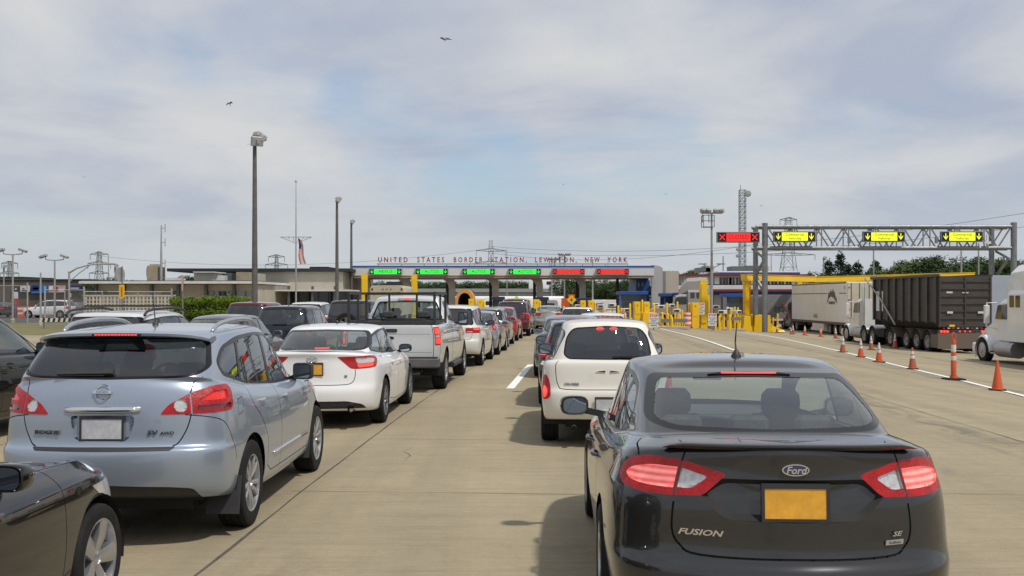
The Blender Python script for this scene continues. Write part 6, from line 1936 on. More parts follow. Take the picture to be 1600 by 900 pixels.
def blue_crossover():
 root = thing('crossover', 'pale blue compact crossover with silver roof rails and grey licence plate', 'car')
 pm = paint('paint_ice_blue', (.32, .37, .45), .5, .30, dust=.05)
 WB = 2.69
 S = dict(WB=WB, R=.352, yc=2.45, y2=.3, rr=(.40, .30, .075), rf=(.5, .5, .2), lod=2, paint=pm, zb=.24, ref=6, tw=.225, rim=.232, rim_style='twin5', lin=.04)
 S['rows'] = [
  (.40, .27, .27, .27, -.78, 3.45, .76), (.375, .23, .23, .23, -.89, 3.56, .835), (.42, .29, .29, .30, -.935, 3.63, .872),
  (.50, .40, .40, .42, -.96, 3.67, .888), (.62, .53, .53, .55, -.972, 3.68, .897), (.72, .64, .64, .64, -.968, 3.67, .902),
  (.762, .69, .69, .68, -.955, 3.66, .902), (.772, .71, .71, .70, -.915, 3.65, .90), (.86, .77, .77, .74, -.908, 3.63, .897), (.98, .86, .84, .80, -.905, 3.58, .89),
  (1.12, .95, .93, .87, -.892, 3.50, .876), (1.21, 1.02, .98, .92, -.868, 3.42, .858), (1.262, 1.07, 1.01, .95, -.835, 3.36, .835)]
 S['G'] = ring(-.80, 2.55, .80, [(-.8, 1.285), (-.2, 1.17), (.6, 1.10), (1.7, 1.05), (2.55, 1.05)], (.17, .26, .05), (.3, .5, .16), .95, .95, .01)
 S['T'] = ring(-.46, 1.48, .68, [(-.5, 1.575), (.2, 1.60), (.9, 1.61), (1.5, 1.56)], (.17, .28, .04), (.2, .3, .07), .97, .95, .02)
 S['roof'] = [ring(-.42, 1.42, .61, [(-.5, 1.600), (.2, 1.622), (.9, 1.63), (1.45, 1.585)], (.2, .3, .05), (.2, .28, .07), .93, .95, .012),
     ring(-.2, 1.3, .30, [(-.5, 1.61), (.2, 1.642), (.9, 1.65), (1.4, 1.61)], (.1, .1, .03), (.1, .1, .03)),
     ring(-.15, 1.25, .0001, [(-.5, 1.615), (.2, 1.648), (.9, 1.655), (1.4, 1.62)])]
 S['frit'] = round_poly([(-.01, 1.262), (.55, 1.272), (.665, 1.295), (.71, 1.345), (.655, 1.52), (.60, 1.565), (-.01, 1.572)], [0, .2, .10, .06, .06, .06, 0])
 S['backlight'] = round_poly([(-.01, 1.285), (.54, 1.290), (.645, 1.312), (.685, 1.352), (.635, 1.51), (.585, 1.548), (-.01, 1.552)], [0, .2, .10, .05, .06, .06, 0])
 S['windshield'] = round_poly([(-.01, 1.08), (.70, 1.08), (.58, 1.545), (-.01, 1.555)], [0, .06, .05, 0])
 S['dlo'] = round_poly([(2.30, 1.04), (1.60, 1.42), (1.25, 1.545), (.75, 1.572), (.15, 1.555), (-.28, 1.485), (-.47, 1.37), (-.42, 1.265), (.1, 1.16), (1.0, 1.085)], [.03, .1, .15, .2, .15, .12, .1, .07, .15, .2])
 S['glass_front'] = round_poly([(2.16, 1.07), (1.60, 1.385), (1.27, 1.51), (.98, 1.538), (.95, 1.115)], [.03, .1, .12, .03, .03])
 S['glass_rear'] = round_poly([(.88, 1.122), (.905, 1.538), (.55, 1.542), (.16, 1.515), (.02, 1.20), (.15, 1.168)], [.03, .03, .1, .04, .04, .05])
 S['glass_quarter'] = round_poly([(-.03, 1.212), (.10, 1.505), (-.24, 1.465), (-.42, 1.362), (-.37, 1.28)], [.03, .03, .08, .08, .06])
 lampI = round_poly([(.43, 1.005), (.50, 1.08), (.655, 1.155), (.655, 1.005)], [.02, .04, .004, .004])
 lampO = round_poly([(.667, 1.16), (.84, 1.205), (1.03, 1.205), (1.085, 1.16), (1.085, 1.04), (1.05, 1.012), (.667, 1.005)], [.004, .06, .05, .05, .04, .03, .004])
 S['patches'] = [
  (lampI, 'wrap', 'lamp_in', 'inner_tail_lamp', M['lamp_red'], None, None, -.004), (lampO, 'wrap', 'lamp_out', 'tail_lamp', M['lamp_red'], None, None, -.006),
  (round_poly([(.70, 1.10), (.84, 1.165), (1.0, 1.165), (1.0, 1.10)], .02), 'wrap', 'reflector', 'reflector', M['lamp_reflector'], 'lamp_out', ('lamp_out',), .008), (rrect(.70, 1.05, 1.03, 1.065, .015), 'wrap', 'reflector2', 'reflector', M['lamp_dark_red'], 'lamp_out', ('lamp_out',), .006),
  (circle(.583, 1.068, .048, 20), 'wrap', 'reverse', 'reversing_lens', M['lamp_clear'], 'lamp_in', ('lamp_in',), .006),
  (round_poly([(-.01, .745), (.50, .745), (.53, .768), (-.01, .772)], [0, .01, .01, 0]), 'rear', 'step', 'bumper_step', M['black_plastic'], None, None, -.004),
  (round_poly([(-.01, .815), (.20, .815), (.235, .95), (.235, 1.0), (-.01, 1.005)], [0, .05, .05, .03, 0]), 'rear', 'plate_bed', 'plate_recess', pm, 'body', None, .022),
  (rrect(.985, 1.01, .0, .0, .0) if False else round_poly([(-.02, .5), (-.02, .36), (.70, .36), (.66, .455), (.5, .475)], [0, 0, .02, .04, .05]), 'rear', 'valance', 'bumper_valance', M['black_plastic'], None, None, .012),
 ]
 S['side_step'] = S['side_plate_bed'] = S['side_valance'] = False
 S['seams'] = [(curve([(.655, 1.0), (.62, .90), (.56, .80), (.52, .775)]), 'wrap', .009), (curve([(.662, 1.16), (.69, 1.22), (.715, 1.275)]), 'wrap', .009),
     (curve([(-.80, 1.0), (-.62, .93), (-.50, .76), (-.44, .62)]), 'side', .007),
     (curve([(.02, 1.16), (.10, 1.0), (.30, .85), (.46, .66), (.48, .42)]), 'side', .008), (curve([(.93, 1.09), (.96, .9), (.96, .5), (.93, .36)]), 'side', .008),
     (curve([(2.12, 1.04), (2.2, .9), (2.22, .6), (2.16, .36)]), 'side', .008), ([(.48, .42), (.62, .355), (2.16, .355)], 'side', .008),
     (round_poly([(-.34, .95), (-.20, .97), (-.18, 1.08), (-.32, 1.07), (-.34, .95)], .02)[:-1] + [(-.34, .96)], 'side', .005),
     (curve([(2.3, 1.0), (2.8, .97), (3.3, .88)]), 'side', .008)]
 S['doors'] = [([(.03, 1.165), (.12, 1.0), (.31, .85), (.47, .66), (.49, .42), (.62, .36), (.925, .36), (.955, .5), (.955, .9), (.925, 1.095)], 'door_rear'),
     ([(.935, 1.095), (.965, .9), (.965, .5), (.935, .36), (2.155, .36), (2.215, .6), (2.195, .9), (2.12, 1.045)], 'door_front')]
 S['handles'] = [(.36, 1.0), (1.20, .965)]; S['handlem'] = M['chrome']
 S['mirror'] = (2.0, 1.13, .20, .17, True); S['mirrorm'] = M['black_plastic']; S['stalk'] = .09
 S['glass_m'] = 'glass_tint'; S['glass_f'] = 'glass_mid'; S['seat_z'] = .60
 s = auto(root, S)
 # tailgate garnish and plate
 v = s.surf(0, 1.04, 'rear')
 b = MB(); b.tube([(x, .03 * (x / .275) ** 2, 0) for x in (-.28, -.275, -.2, 0, .2, .275, .28)], [.01, .02, .026, .027, .026, .02, .01], 16); b.build('tailgate_garnish', M['chrome'], root, loc=(0, v[1] - .004, 1.045), smooth=True, angle=60)
 plate(root, s.surf(0, .9, 'rear')[1] - .014, .905, M['plate_grey'], .305, .155, -.03)
 # spoiler over the window with the stop light
 V = []; F = []
 n = 24
 for i in range(n + 1):
  x = -.665 + 1.33 * i / n; u = abs(x) / .665
  yb = -.62 + .10 * u ** 2 + .06 * u ** 8; z = 1.600 - .020 * u ** 2 - .03 * u ** 8
  for dy, dz in ((.16, .022), (.05, .016), (.0, .004), (.004, -.016), (.05, -.03), (.2, -.02)): V.append((x, yb + dy, z + dz))
 for i in range(n):
  for k in range(5): F.append((i * 6 + k, i * 6 + k + 1, (i + 1) * 6 + k + 1, (i + 1) * 6 + k))
 F += [tuple(range(5, -1, -1)), tuple(range(n * 6, n * 6 + 6))]
 o = MB().add(V, F).build('spoiler', pm, root, angle=40)
 b = MB()
 b.box(-.185, .185, -.628, -.60, 1.583, 1.597); b.build('stop_bar_housing', M['black_gloss'], o)
 b = MB()
 for k in range(13): b.box(-.165 + .0255 * k, -.165 + .0255 * k + .02, -.632, -.6285, 1.585, 1.595)
 b.build('high_brake_light', M['lamp_high'], o)
 vv = s.surf(.16, 1.31, 'rear'); wiper(root, -.16, vv[1] - .02, 1.315, .42, .9)
 whip(root, .22, 1.645, .27, -.25)
 for sg in (1, -1):
  pts = curve([(sg * .60, -.18, 1.60), (sg * .605, .0, 1.658), (sg * .605, .5, 1.685), (sg * .60, 1.0, 1.668), (sg * .59, 1.25, 1.61)], 5)
  MB().tube(pts, [.021 - .006 * abs(2 * i / (len(pts) - 1) - 1) for i in range(len(pts))], 10).build('roof_rail', M['alloy'], root, smooth=True)
  b = MB(); pts = []
  for y in (.66, .9, 1.3, 1.7, 2.1):
   q = s.surf(y, .50, 'side'); pts.append((sg * (q[0] + .004), y, .50))
  b.tube(pts, .016, 8); b.build('door_moulding', M['chrome'], root, smooth=True)
  # mud flaps
  b = MB(); b.box(-.13, .13, -.008, .008, -.17, .13); o = b.build('mud_flap', M['black_plastic'], root, loc=(sg * .76, -.40, .35)); o.rotation_euler.x = -.25
  b = MB(); b.box(-.11, .11, -.008, .008, -.15, .13); o = b.build('mud_flap', M['black_plastic'], root, loc=(sg * .77, WB - .40, .35)); o.rotation_euler.x = -.25
 q = s.surf(0, 1.19, 'rear')
 b = MB()
 b.lathe([(.056, -.006), (.060, 0), (.056, .006), (.05, .002)], 28, 'y', closed=True); b.box(-.068, .068, -.010, .002, -.014, .014, bev=.004)
 o = s.stick(b.build('emblem', M['chrome'], root, angle=40), 0, 1.175, .1, .012, h=.05)
 text_obj('NISSAN', .026, M['steel_dark'], o, (0, -.0115, -.001), depth=.001)
 def on(x, z): return s.surf(abs(x), z, 'rear')[1]
 s.stick(text_obj('ROGUE', .046, M['letter_dark'], root, (0, 0, 0), depth=.006, bold=.0012, scale=(1.35, .85, 1)), -.42, .875, .2, .012)
 s.stick(text_obj('SV', .052, M['letter_dark'], root, (0, 0, 0), depth=.006, bold=.0012, scale=(1.3, .85, 1), shear=.15), .365, .875, .08, .010)
 s.stick(text_obj('AWD', .034, M['letter_dark'], root, (0, 0, 0), depth=.006, bold=.0008, scale=(1.2, .9, 1), shear=.15), .468, .869, .09, .010)
 return root
def dark_sedan():
 """large grey saloon in the foreground"""
 root = thing('sedan', 'dark grey four-door sedan with orange licence plate, nearest car on the right', 'car', (0, 0, 0))
 WB, R = 2.85, .338
 rr = (.44, .40, .11); rf = (.5, .5, .2)
 rows = [
  (.27, .22, .22, .22, -.84, 3.60, .78),
  (.235, .19, .19, .20, -.95, 3.72, .865),
  (.29, .25, .25, .27, -1.01, 3.79, .895),
  (.42, .40, .40, .42, -1.04, 3.82, .915),
  (.545, .52, .52, .52, -1.045, 3.83, .924),
  (.575, .57, .57, .555, -1.00, 3.82, .926),
  (.66, .68, .67, .60, -.985, 3.80, .924),
  (.78, .78, .77, .66, -.985, 3.77, .917),
  (.90, .865, .85, .71, -.975, 3.72, .905),
  (.93, .895, .87, .72, -.966, 3.70, .893),
  (1.05, .945, .90, .735, -.955, 3.66, .868),
  (1.112, .985, .925, .755, -.965, 3.60, .845, dict(crown=.008)),
  (1.130, 1.0, .94, .77, -.945, 3.55, .825, dict(crown=.012)),
  (1.134, 1.005, .945, .775, -.915, 3.52, .818, dict(crown=.014)),
 ]
 C = rings_from(rows, .15, 2.75, rr, rf)
 G = ring(-.52, 2.80, .795, [(-.5, 1.145), (.4, 1.045), (1.9, .98), (2.8, .985)], (.20, .42, .09), (.30, .5, .16), .90, .95, .015)
 C += [lerp_ring(C[-1], G, .3, .004), lerp_ring(C[-1], G, .72, .004), lerp_ring(C[-1], G, .95), G]
 T = ring(.44, 1.72, .655, [(.46, 1.42), (.9, 1.445), (1.3, 1.445), (1.72, 1.40)], (.16, .26, .05), (.2, .3, .07), .955, .95, .02)
 C += [lerp_ring(G, T, .10, .012), lerp_ring(G, T, .36, .028), lerp_ring(G, T, .68, .030), lerp_ring(G, T, .92, .014), T]
 C += [ring(.50, 1.66, .58, [(.5, 1.46), (1, 1.477), (1.65, 1.44)], (.17, .28, .05), (.2, .28, .07), .9, .95, .02),
   ring(.62, 1.55, .28, [(.6, 1.486), (1.05, 1.498), (1.5, 1.477)], (.1, .1, .03), (.1, .1, .03), .95, .95, .004),
   ring(.66, 1.50, .0001, [(.6, 1.49), (1.05, 1.502), (1.5, 1.482)])]
 s = Shell(C, 5, 6, ref=6)
 # glass
 s.knife(round_poly([(-.01, 1.150), (.55, 1.158), (.665, 1.185), (.645, 1.27), (.595, 1.408), (-.01, 1.424)], [0, .10, .06, .1, .05, 0]), 'rear', 'backlight_frit', ymax=.75)
 s.knife(round_poly([(-.01, 1.172), (.52, 1.18), (.615, 1.205), (.595, 1.28), (.548, 1.388), (-.01, 1.402)], [0, .10, .05, .1, .05, 0]), 'rear', 'backlight', only=('backlight_frit',), ymax=.75)
 s.knife(round_poly([(-.01, 1.02), (.66, 1.02), (.53, 1.385), (-.01, 1.40)], [0, .06, .05, 0]), 'front', 'windshield', ymin=1.4)
 dlo = round_poly([(2.42, .985), (1.86, 1.27), (1.55, 1.37), (1.1, 1.408), (.7, 1.40), (.36, 1.335), (.17, 1.20), (.14, 1.085), (.4, 1.03), (1.4, .992)], [.02, .1, .1, .1, .1, .1, .1, .06, .1, .2])
 s.knife(dlo, 'side', 'window_trim')
 s.knife(round_poly([(2.33, 1.005), (1.87, 1.24), (1.56, 1.345), (1.24, 1.375), (1.27, 1.018)], [.02, .1, .1, .02, .02]), 'side', 'glass_front', only=('window_trim',))
 s.knife(round_poly([(1.20, 1.021), (1.17, 1.378), (.72, 1.376), (.62, 1.352), (.62, 1.045)], [.02, .02, .1, .02, .02]), 'side', 'glass_rear', only=('window_trim',))
 s.knife(round_poly([(.575, 1.048), (.575, 1.345), (.38, 1.31), (.20, 1.19), (.175, 1.105), (.35, 1.062)], [.02, .02, .1, .08, .03, .08]), 'side', 'glass_quarter', only=('window_trim',))
 # wheel openings
 for y in (0, WB): s.knife(arch_poly(y, R + .01, R + .045, -.1), 'side', 'arch')
 # tail lamps: inner section on the boot lid, outer section round the corner
 inner = round_poly([(.362, 1.002), (.605, 1.062), (.607, .888), (.465, .893)], [.02, .004, .004, .03])
 outer = round_poly([(.617, 1.064), (.80, 1.072), (.93, 1.048), (1.01, 1.0), (1.02, .945), (.95, .905), (.80, .888), (.617, .886)], [.004, .05, .06, .05, .04, .06, .05, .004])
 s.knife(inner, 'wrap', 'lamp_in'); s.knife(outer, 'wrap', 'lamp_out')
 s.knife(round_poly([(.455, .985), (.60, 1.022), (.602, .925), (.53, .925)], [.02, .004, .004, .02]), 'wrap', 'reverse', only=('lamp_in',))
 s.knife(round_poly([(.622, 1.024), (.78, 1.028), (.90, 1.0), (.945, .968), (.90, .94), (.80, .926), (.622, .922)], [.004, .06, .05, .02, .04, .05, .004]), 'wrap', 'led', only=('lamp_out',))
 # number plate recess in the boot lid
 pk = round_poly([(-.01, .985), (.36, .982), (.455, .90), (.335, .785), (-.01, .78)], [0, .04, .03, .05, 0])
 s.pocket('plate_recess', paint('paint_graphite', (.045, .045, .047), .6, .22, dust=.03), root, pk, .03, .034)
 s.knife(pk, 'rear', 'plate_hole', ymax=-.5)
 # shut lines: boot lid, doors, filler, bumper
 lid = [(0, .605), (.46, .607), (.565, .65), (.605, .72), (.608, .85)]
 s.seam(curve(lid), 'wrap', .011)
 s.seam(curve([(.609, 1.06), (.615, 1.13)]), 'wrap', .009, ymax=-.6)
 s.seam(curve([(.735, -.66), (.73, -.5), (.70, -.40)]), 'top', .009, ymax=-.2)
 s.seam(curve([(.575, 1.06), (.56, .9), (.42, .70), (.40, .6)]), 'side', .008)
 s.seam(curve([(1.24, 1.02), (1.27, .8), (1.26, .35), (1.2, .27)]), 'side', .008)
 s.seam(curve([(2.30, 1.0), (2.36, .8), (2.35, .4), (2.28, .27)]), 'side', .008)
 s.seam(curve([(.44, .33), (1.0, .27), (2.3, .27)]), 'side', .008)
 s.seam(curve([(2.45, .93), (3.0, .85), (3.5, .76)]), 'side', .008)
 s.knife([(.41, .9), (.57, .9), (.575, 1.06), (1.24, 1.02), (1.26, .3), (.9, .275), (.6, .3), (.42, .69)], 'side', 'door_rear')
 s.knife([(1.245, 1.02), (2.30, 1.0), (2.35, .8), (2.34, .4), (2.27, .275), (1.2, .275), (1.26, .35)], 'side', 'door_front')
 s.drop('arch'); s.drop('plate_hole')
 for l, d in (('gap', .006), ('backlight', .003), ('windshield', .003), ('glass_front', .004), ('glass_rear', .004), ('glass_quarter', .004), ('reverse', .012), ('led', .008)):
  s.recess(l, d)
 paintm = paint('paint_graphite', (.045, .045, .047), .6, .22, dust=.03)
 s.export(root, {
  'body': ('car_body', paintm, False, None), 'door_front': ('door', paintm, True, None), 'door_rear': ('door', paintm, True, None),
  'gap': ('shut_line', M['gap'], False, 'body'),
  'backlight_frit': ('rear_window', M['black_gloss'], False, None), 'backlight': ('window_pane', M['glass'], False, 'backlight_frit'),
  'windshield': ('windshield', M['glass'], False, None), 'window_trim': ('window_frame', M['black_gloss'], True, None),
  'glass_front': ('side_window', M['glass'], True, None), 'glass_rear': ('side_window', M['glass_mid'], True, None), 'glass_quarter': ('quarter_window', M['glass_mid'], True, None),
  'lamp_in': ('inner_tail_lamp', M['lamp_red'], True, None), 'lamp_out': ('tail_lamp', M['lamp_red'], True, None),
  'reverse': ('reversing_lens', M['lamp_clear'], True, 'lamp_in'), 'led': ('brake_light', M['lamp_glow'], True, 'lamp_out')})
 # lamp bars inside the lit section
 underbody(root, -1.0, 3.8, .92, WB, R)
 for y in (0, WB): arch_liner(root, y, R, R + .05, .55, .90)
 for y in (0, WB):
  for sg in (1, -1): wheel(root, sg * .80, y, R, .235, .235, 'ten', sg, M['alloy'])
 # chrome strip under the side windows
 for sg in (1, -1):
  pts = []
  for y, z in ((2.40, .978), (1.9, .985), (1.4, .984), (.9, 1.0), (.4, 1.022), (.14, 1.075)):
   v = s.surf(y, z, 'side'); pts.append((sg * (v[0] + .002), v[1], v[2]))
  MB().tube(pts, .007, 6).build('belt_trim', M['chrome'], root, smooth=True)
 for y, z in ((.72, .86), (1.58, .845)):
  v = s.surf(y, z, 'side'); handle(root, v[0] - .004, y, z, paintm)
 for sg in (1, -1):
  v = s.surf(2.16, .99, 'side')
  mirror(root, sg * v[0], 2.10, 1.03, sg, .225, .15, paintm, stalk=.19, stem_mat=M['black_plastic'])
 # high stop bar, antenna
 v = s.surf(.0, 1.405, 'rear')
 b = MB(); b.prism(round_poly([(-.25, 0), (.25, 0), (.18, .018), (-.18, .018)], .004), -.006, .02); o = b.build('stop_bar_housing', M['black_gloss'], root, loc=(0, v[1] + .002, v[2] - .002)); o.rotation_euler.x = -.95
 b = MB(); b.prism(rrect(-.165, .165, .004, .015, .003), -.0105, -.0065); b.build('high_brake_light', M['lamp_high'], o)
 b = MB(); b.lathe([(.036, -.02), (.034, .012), (.02, .035), (.013, .05), (.0, .055)], 14); b.tube([(0, .0, .04), (0, .035, .10), (0, -.02, .225)], [.006, .005, .003], 8)
 b.build('antenna', M['black_plastic'], root, loc=(0, .70, 1.486), smooth=True, angle=50)
 # boot spoiler lip
 V = []; F = []
 n = 26
 prof = [(.012, -.020), (-.010, -.004), (-.010, .004), (.0, .010), (.06, .008), (.14, -.008)]
 for i in range(n + 1):
  x = -.64 + 1.28 * i / n
  u = abs(x) / .64
  y0 = -.945 + .11 * u ** 3 * .8 + .05 * u ** 2; zt = 1.134 - .006 * u ** 2 + .012
  e = 1 - max(0, (u - .8) / .2) ** 2
  for dy, dz in prof: V.append((x, y0 + dy * (.3 + .7 * e), zt + dz * e - .02 * (1 - e)))
 for i in range(n):
  for k in range(5): F.append((i * 6 + k, i * 6 + k + 1, (i + 1) * 6 + k + 1, (i + 1) * 6 + k))
 F.append(tuple(range(5, -1, -1))); F.append(tuple(range(n * 6, n * 6 + 6)))
 MB().add(V, F).build('spoiler', paintm, root, angle=50)
 # plate, badge and lettering
 plate(root, s.surf(0, .74, 'rear')[1] + .018, .872, M['plate_orange'], tilt=-.06)
 yb = s.surf(0, 1.02, 'rear')[1]
 b = MB()
 el = lambda a, c: [(a * math.cos(2 * math.pi * k / 32), c * math.sin(2 * math.pi * k / 32)) for k in range(32)]
 b.prism(el(.066, .029), -.012, .02); o = s.stick(b.build('emblem', M['chrome'], root, angle=40), 0, 1.035, .10, .002)
 b = MB(); b.prism(el(.060, .024), -.0145, -.010); b.build('emblem_face', mat('badge_blue', (.015, .03, .11), .2, coat=1), o)
 text_obj('Ford', .05, M['chrome'], o, (0, -.0155, -.002), shear=.25, depth=.003, bold=.001)
 def on_rear(x, z): return s.surf(abs(x), z, 'rear')
 s.stick(text_obj('FUSION', .05, M['chrome'], root, (0, 0, 0), shear=.3, depth=.006, bold=.0012, scale=(1.25, .8, 1)), -.455, .715, .24, .006)
 s.stick(text_obj('SE', .042, M['chrome'], root, (0, 0, 0), shear=.3, depth=.006, bold=.0012, scale=(1.3, .75, 1)), .505, .715, .08, .006)
 b = MB(); b.prism(round_poly([(-.055, -.012), (.05, -.012), (.055, .012), (-.05, .012)], .004), -.003, .003)
 o = s.stick(b.build('badge', M['alloy'], root), .495, .675, .11, .004)
 text_obj('EcoBoost', .018, M['steel_dark'], o, (0, -.0045, -.001), depth=.001, shear=.2)
 # cabin
 for x in (-.37, .37): seat(root, x, 1.35, .45, .5, .60)
 seat(root, 0, .48, .50, 1.22, .50, head=False, name='rear_bench')
 for x in (-.40, .0, .40):
  b = MB(); b.box(x - .12, x + .12, .24, .33, 1.04, 1.16, bev=.04); b.build('headrest', M['seat_dark'], root)
 b = MB(); b.box(-.66, .66, -.42, .20, .97, 1.06); b.build('parcel_shelf', M['seat_dark'], root)
 b = MB(); b.box(-.70, .70, 1.95, 2.6, .75, .97, bev=.05); b.box(-.66, .66, 2.0, 2.62, .93, .99, bev=.03); b.build('dashboard', M['black_plastic'], root)
 b = MB(); b.lathe([(.175 + .014 * math.cos(t), .014 * math.sin(t)) for t in [2 * math.pi * k / 8 for k in range(8)]], 24, 'y', closed=True); b.bar((-.17, 0, 0), (.17, 0, 0), .05, .02); b.build('steering_wheel', M['black_plastic'], root, loc=(-.37, 1.86, .92)).rotation_euler.x = -.35
 b = MB(); b.box(-.11, .11, 0, .03, -.03, .03, bev=.012); b.build('rear_view_mirror', M['black_plastic'], root, loc=(0, 1.98, 1.27))
 b = MB(); b.tube([(-.60, -.985, .30), (-.60, -.90, .30)], .045, 16); b.build('exhaust_pipe', M['steel_dark'], root)
 return root
# ---- two base cars that the rest of the queue is drawn from: a crossover and a saloon, reshaped to each car's own measurements
def base_suv():
 rows = [
  (.38, .27, .27, .27, -.80, 3.45, .78), (.35, .23, .23, .23, -.89, 3.56, .845), (.40, .29, .29, .30, -.935, 3.63, .875),
  (.50, .40, .40, .42, -.965, 3.67, .89), (.62, .53, .53, .55, -.972, 3.68, .897), (.70, .64, .64, .64, -.965, 3.67, .902),
  (.735, .69, .69, .68, -.945, 3.66, .902), (.77, .72, .71, .70, -.925, 3.65, .90), (.86, .78, .77, .74, -.918, 3.63, .897), (.98, .87, .85, .80, -.912, 3.58, .89),
  (1.06, .96, .93, .87, -.905, 3.50, .880), (1.09, 1.02, .98, .92, -.895, 3.42, .862), (1.105, 1.06, 1.01, .95, -.880, 3.36, .845)]
 C = rings_from(rows, .3, 2.45, (.26, .26, .05), (.45, .45, .15))
 G = ring(-.87, 2.55, .815, [(-.87, 1.115), (-.2, 1.085), (.6, 1.075), (1.7, 1.05), (2.55, 1.05)], (.22, .28, .05), (.3, .5, .16), .95, .95, .01)
 T = ring(-.60, 1.48, .665, [(-.6, 1.575), (.2, 1.595), (.9, 1.60), (1.5, 1.555)], (.20, .28, .04), (.2, .3, .07), .94, .95, .02)
 roof = [ring(-.58, 1.42, .60, [(-.6, 1.607), (.2, 1.628), (.9, 1.63), (1.45, 1.585)], (.2, .28, .04), (.2, .28, .07), .94, .95, .012),
   ring(-.45, 1.3, .30, [(-.6, 1.625), (.2, 1.645), (.9, 1.65), (1.4, 1.61)], (.1, .1, .03), (.1, .1, .03)),
   ring(-.40, 1.25, .0001, [(-.6, 1.63), (.2, 1.65), (.9, 1.655), (1.4, 1.62)])]
 S = dict(C=C, G=G, T=T, roof=roof, yc=2.45, WB=2.69, yr=-.89, yf=3.56, hw=.902)
 S['frit'] = round_poly([(-.01, 1.12), (.66, 1.125), (.70, 1.16), (.61, 1.535), (.57, 1.555), (-.01, 1.565)], [0, .08, .06, .06, .06, 0])
 S['backlight'] = round_poly([(-.01, 1.145), (.63, 1.15), (.665, 1.18), (.585, 1.515), (.55, 1.53), (-.01, 1.54)], [0, .08, .06, .06, .06, 0])
 S['windshield'] = round_poly([(-.01, 1.08), (.70, 1.08), (.58, 1.545), (-.01, 1.555)], [0, .06, .05, 0])
 S['dlo'] = round_poly([(2.30, 1.04), (1.60, 1.42), (1.25, 1.54), (.75, 1.562), (.15, 1.55), (-.48, 1.50), (-.58, 1.44), (-.62, 1.17), (-.5, 1.13), (1.0, 1.08)], [.03, .1, .15, .2, .15, .06, .06, .06, .06, .2])
 S['glass_front'] = round_poly([(2.16, 1.07), (1.60, 1.385), (1.27, 1.51), (.98, 1.53), (.95, 1.11)], [.03, .1, .12, .03, .03])
 S['glass_rear'] = round_poly([(.88, 1.112), (.905, 1.53), (.55, 1.535), (.02, 1.525), (-.02, 1.14)], [.03, .03, .1, .04, .04])
 S['glass_quarter'] = round_poly([(-.08, 1.145), (-.04, 1.52), (-.46, 1.475), (-.55, 1.42), (-.58, 1.19), (-.48, 1.155)], [.03, .03, .05, .05, .04, .04])
 S['seams'] = [(curve([(-.02, 1.13), (.10, 1.0), (.30, .85), (.46, .66), (.48, .42)]), 'side', .008), (curve([(.93, 1.09), (.96, .9), (.96, .5), (.93, .36)]), 'side', .008),
     (curve([(2.12, 1.04), (2.2, .9), (2.22, .6), (2.16, .36)]), 'side', .008), ([(.48, .42), (.62, .355), (2.16, .355)], 'side', .008)]
 S['rearseams'] = [(curve([(.72, 1.10), (.70, .95), (.66, .80), (.56, .745), (0, .742)]), 'wrap', .010)]
 S['doors'] = [([(-.01, 1.13), (.11, 1.0), (.31, .85), (.47, .66), (.49, .42), (.62, .36), (.925, .36), (.955, .5), (.955, .9), (.925, 1.09)], 'door_rear'),
     ([(.935, 1.09), (.965, .9), (.965, .5), (.935, .36), (2.155, .36), (2.215, .6), (2.195, .9), (2.12, 1.045)], 'door_front')]
 S['handles'] = [(.36, .99), (1.20, .965)]
 S['mirror'] = (2.0, 1.13, .22, .17, False)
 S['stop'] = (-.575, 1.585, .26)
 S['lamp'] = round_poly([(.72, .84), (.735, 1.10), (.90, 1.12), (1.03, 1.08), (1.03, .86), (.9, .83)], .03)
 S['head'] = round_poly([(.55, .72), (.60, .86), (1.15, .93), (1.35, .90), (1.1, .76)], .04)
 S['kz'] = [1.07, 1.655]
 return S
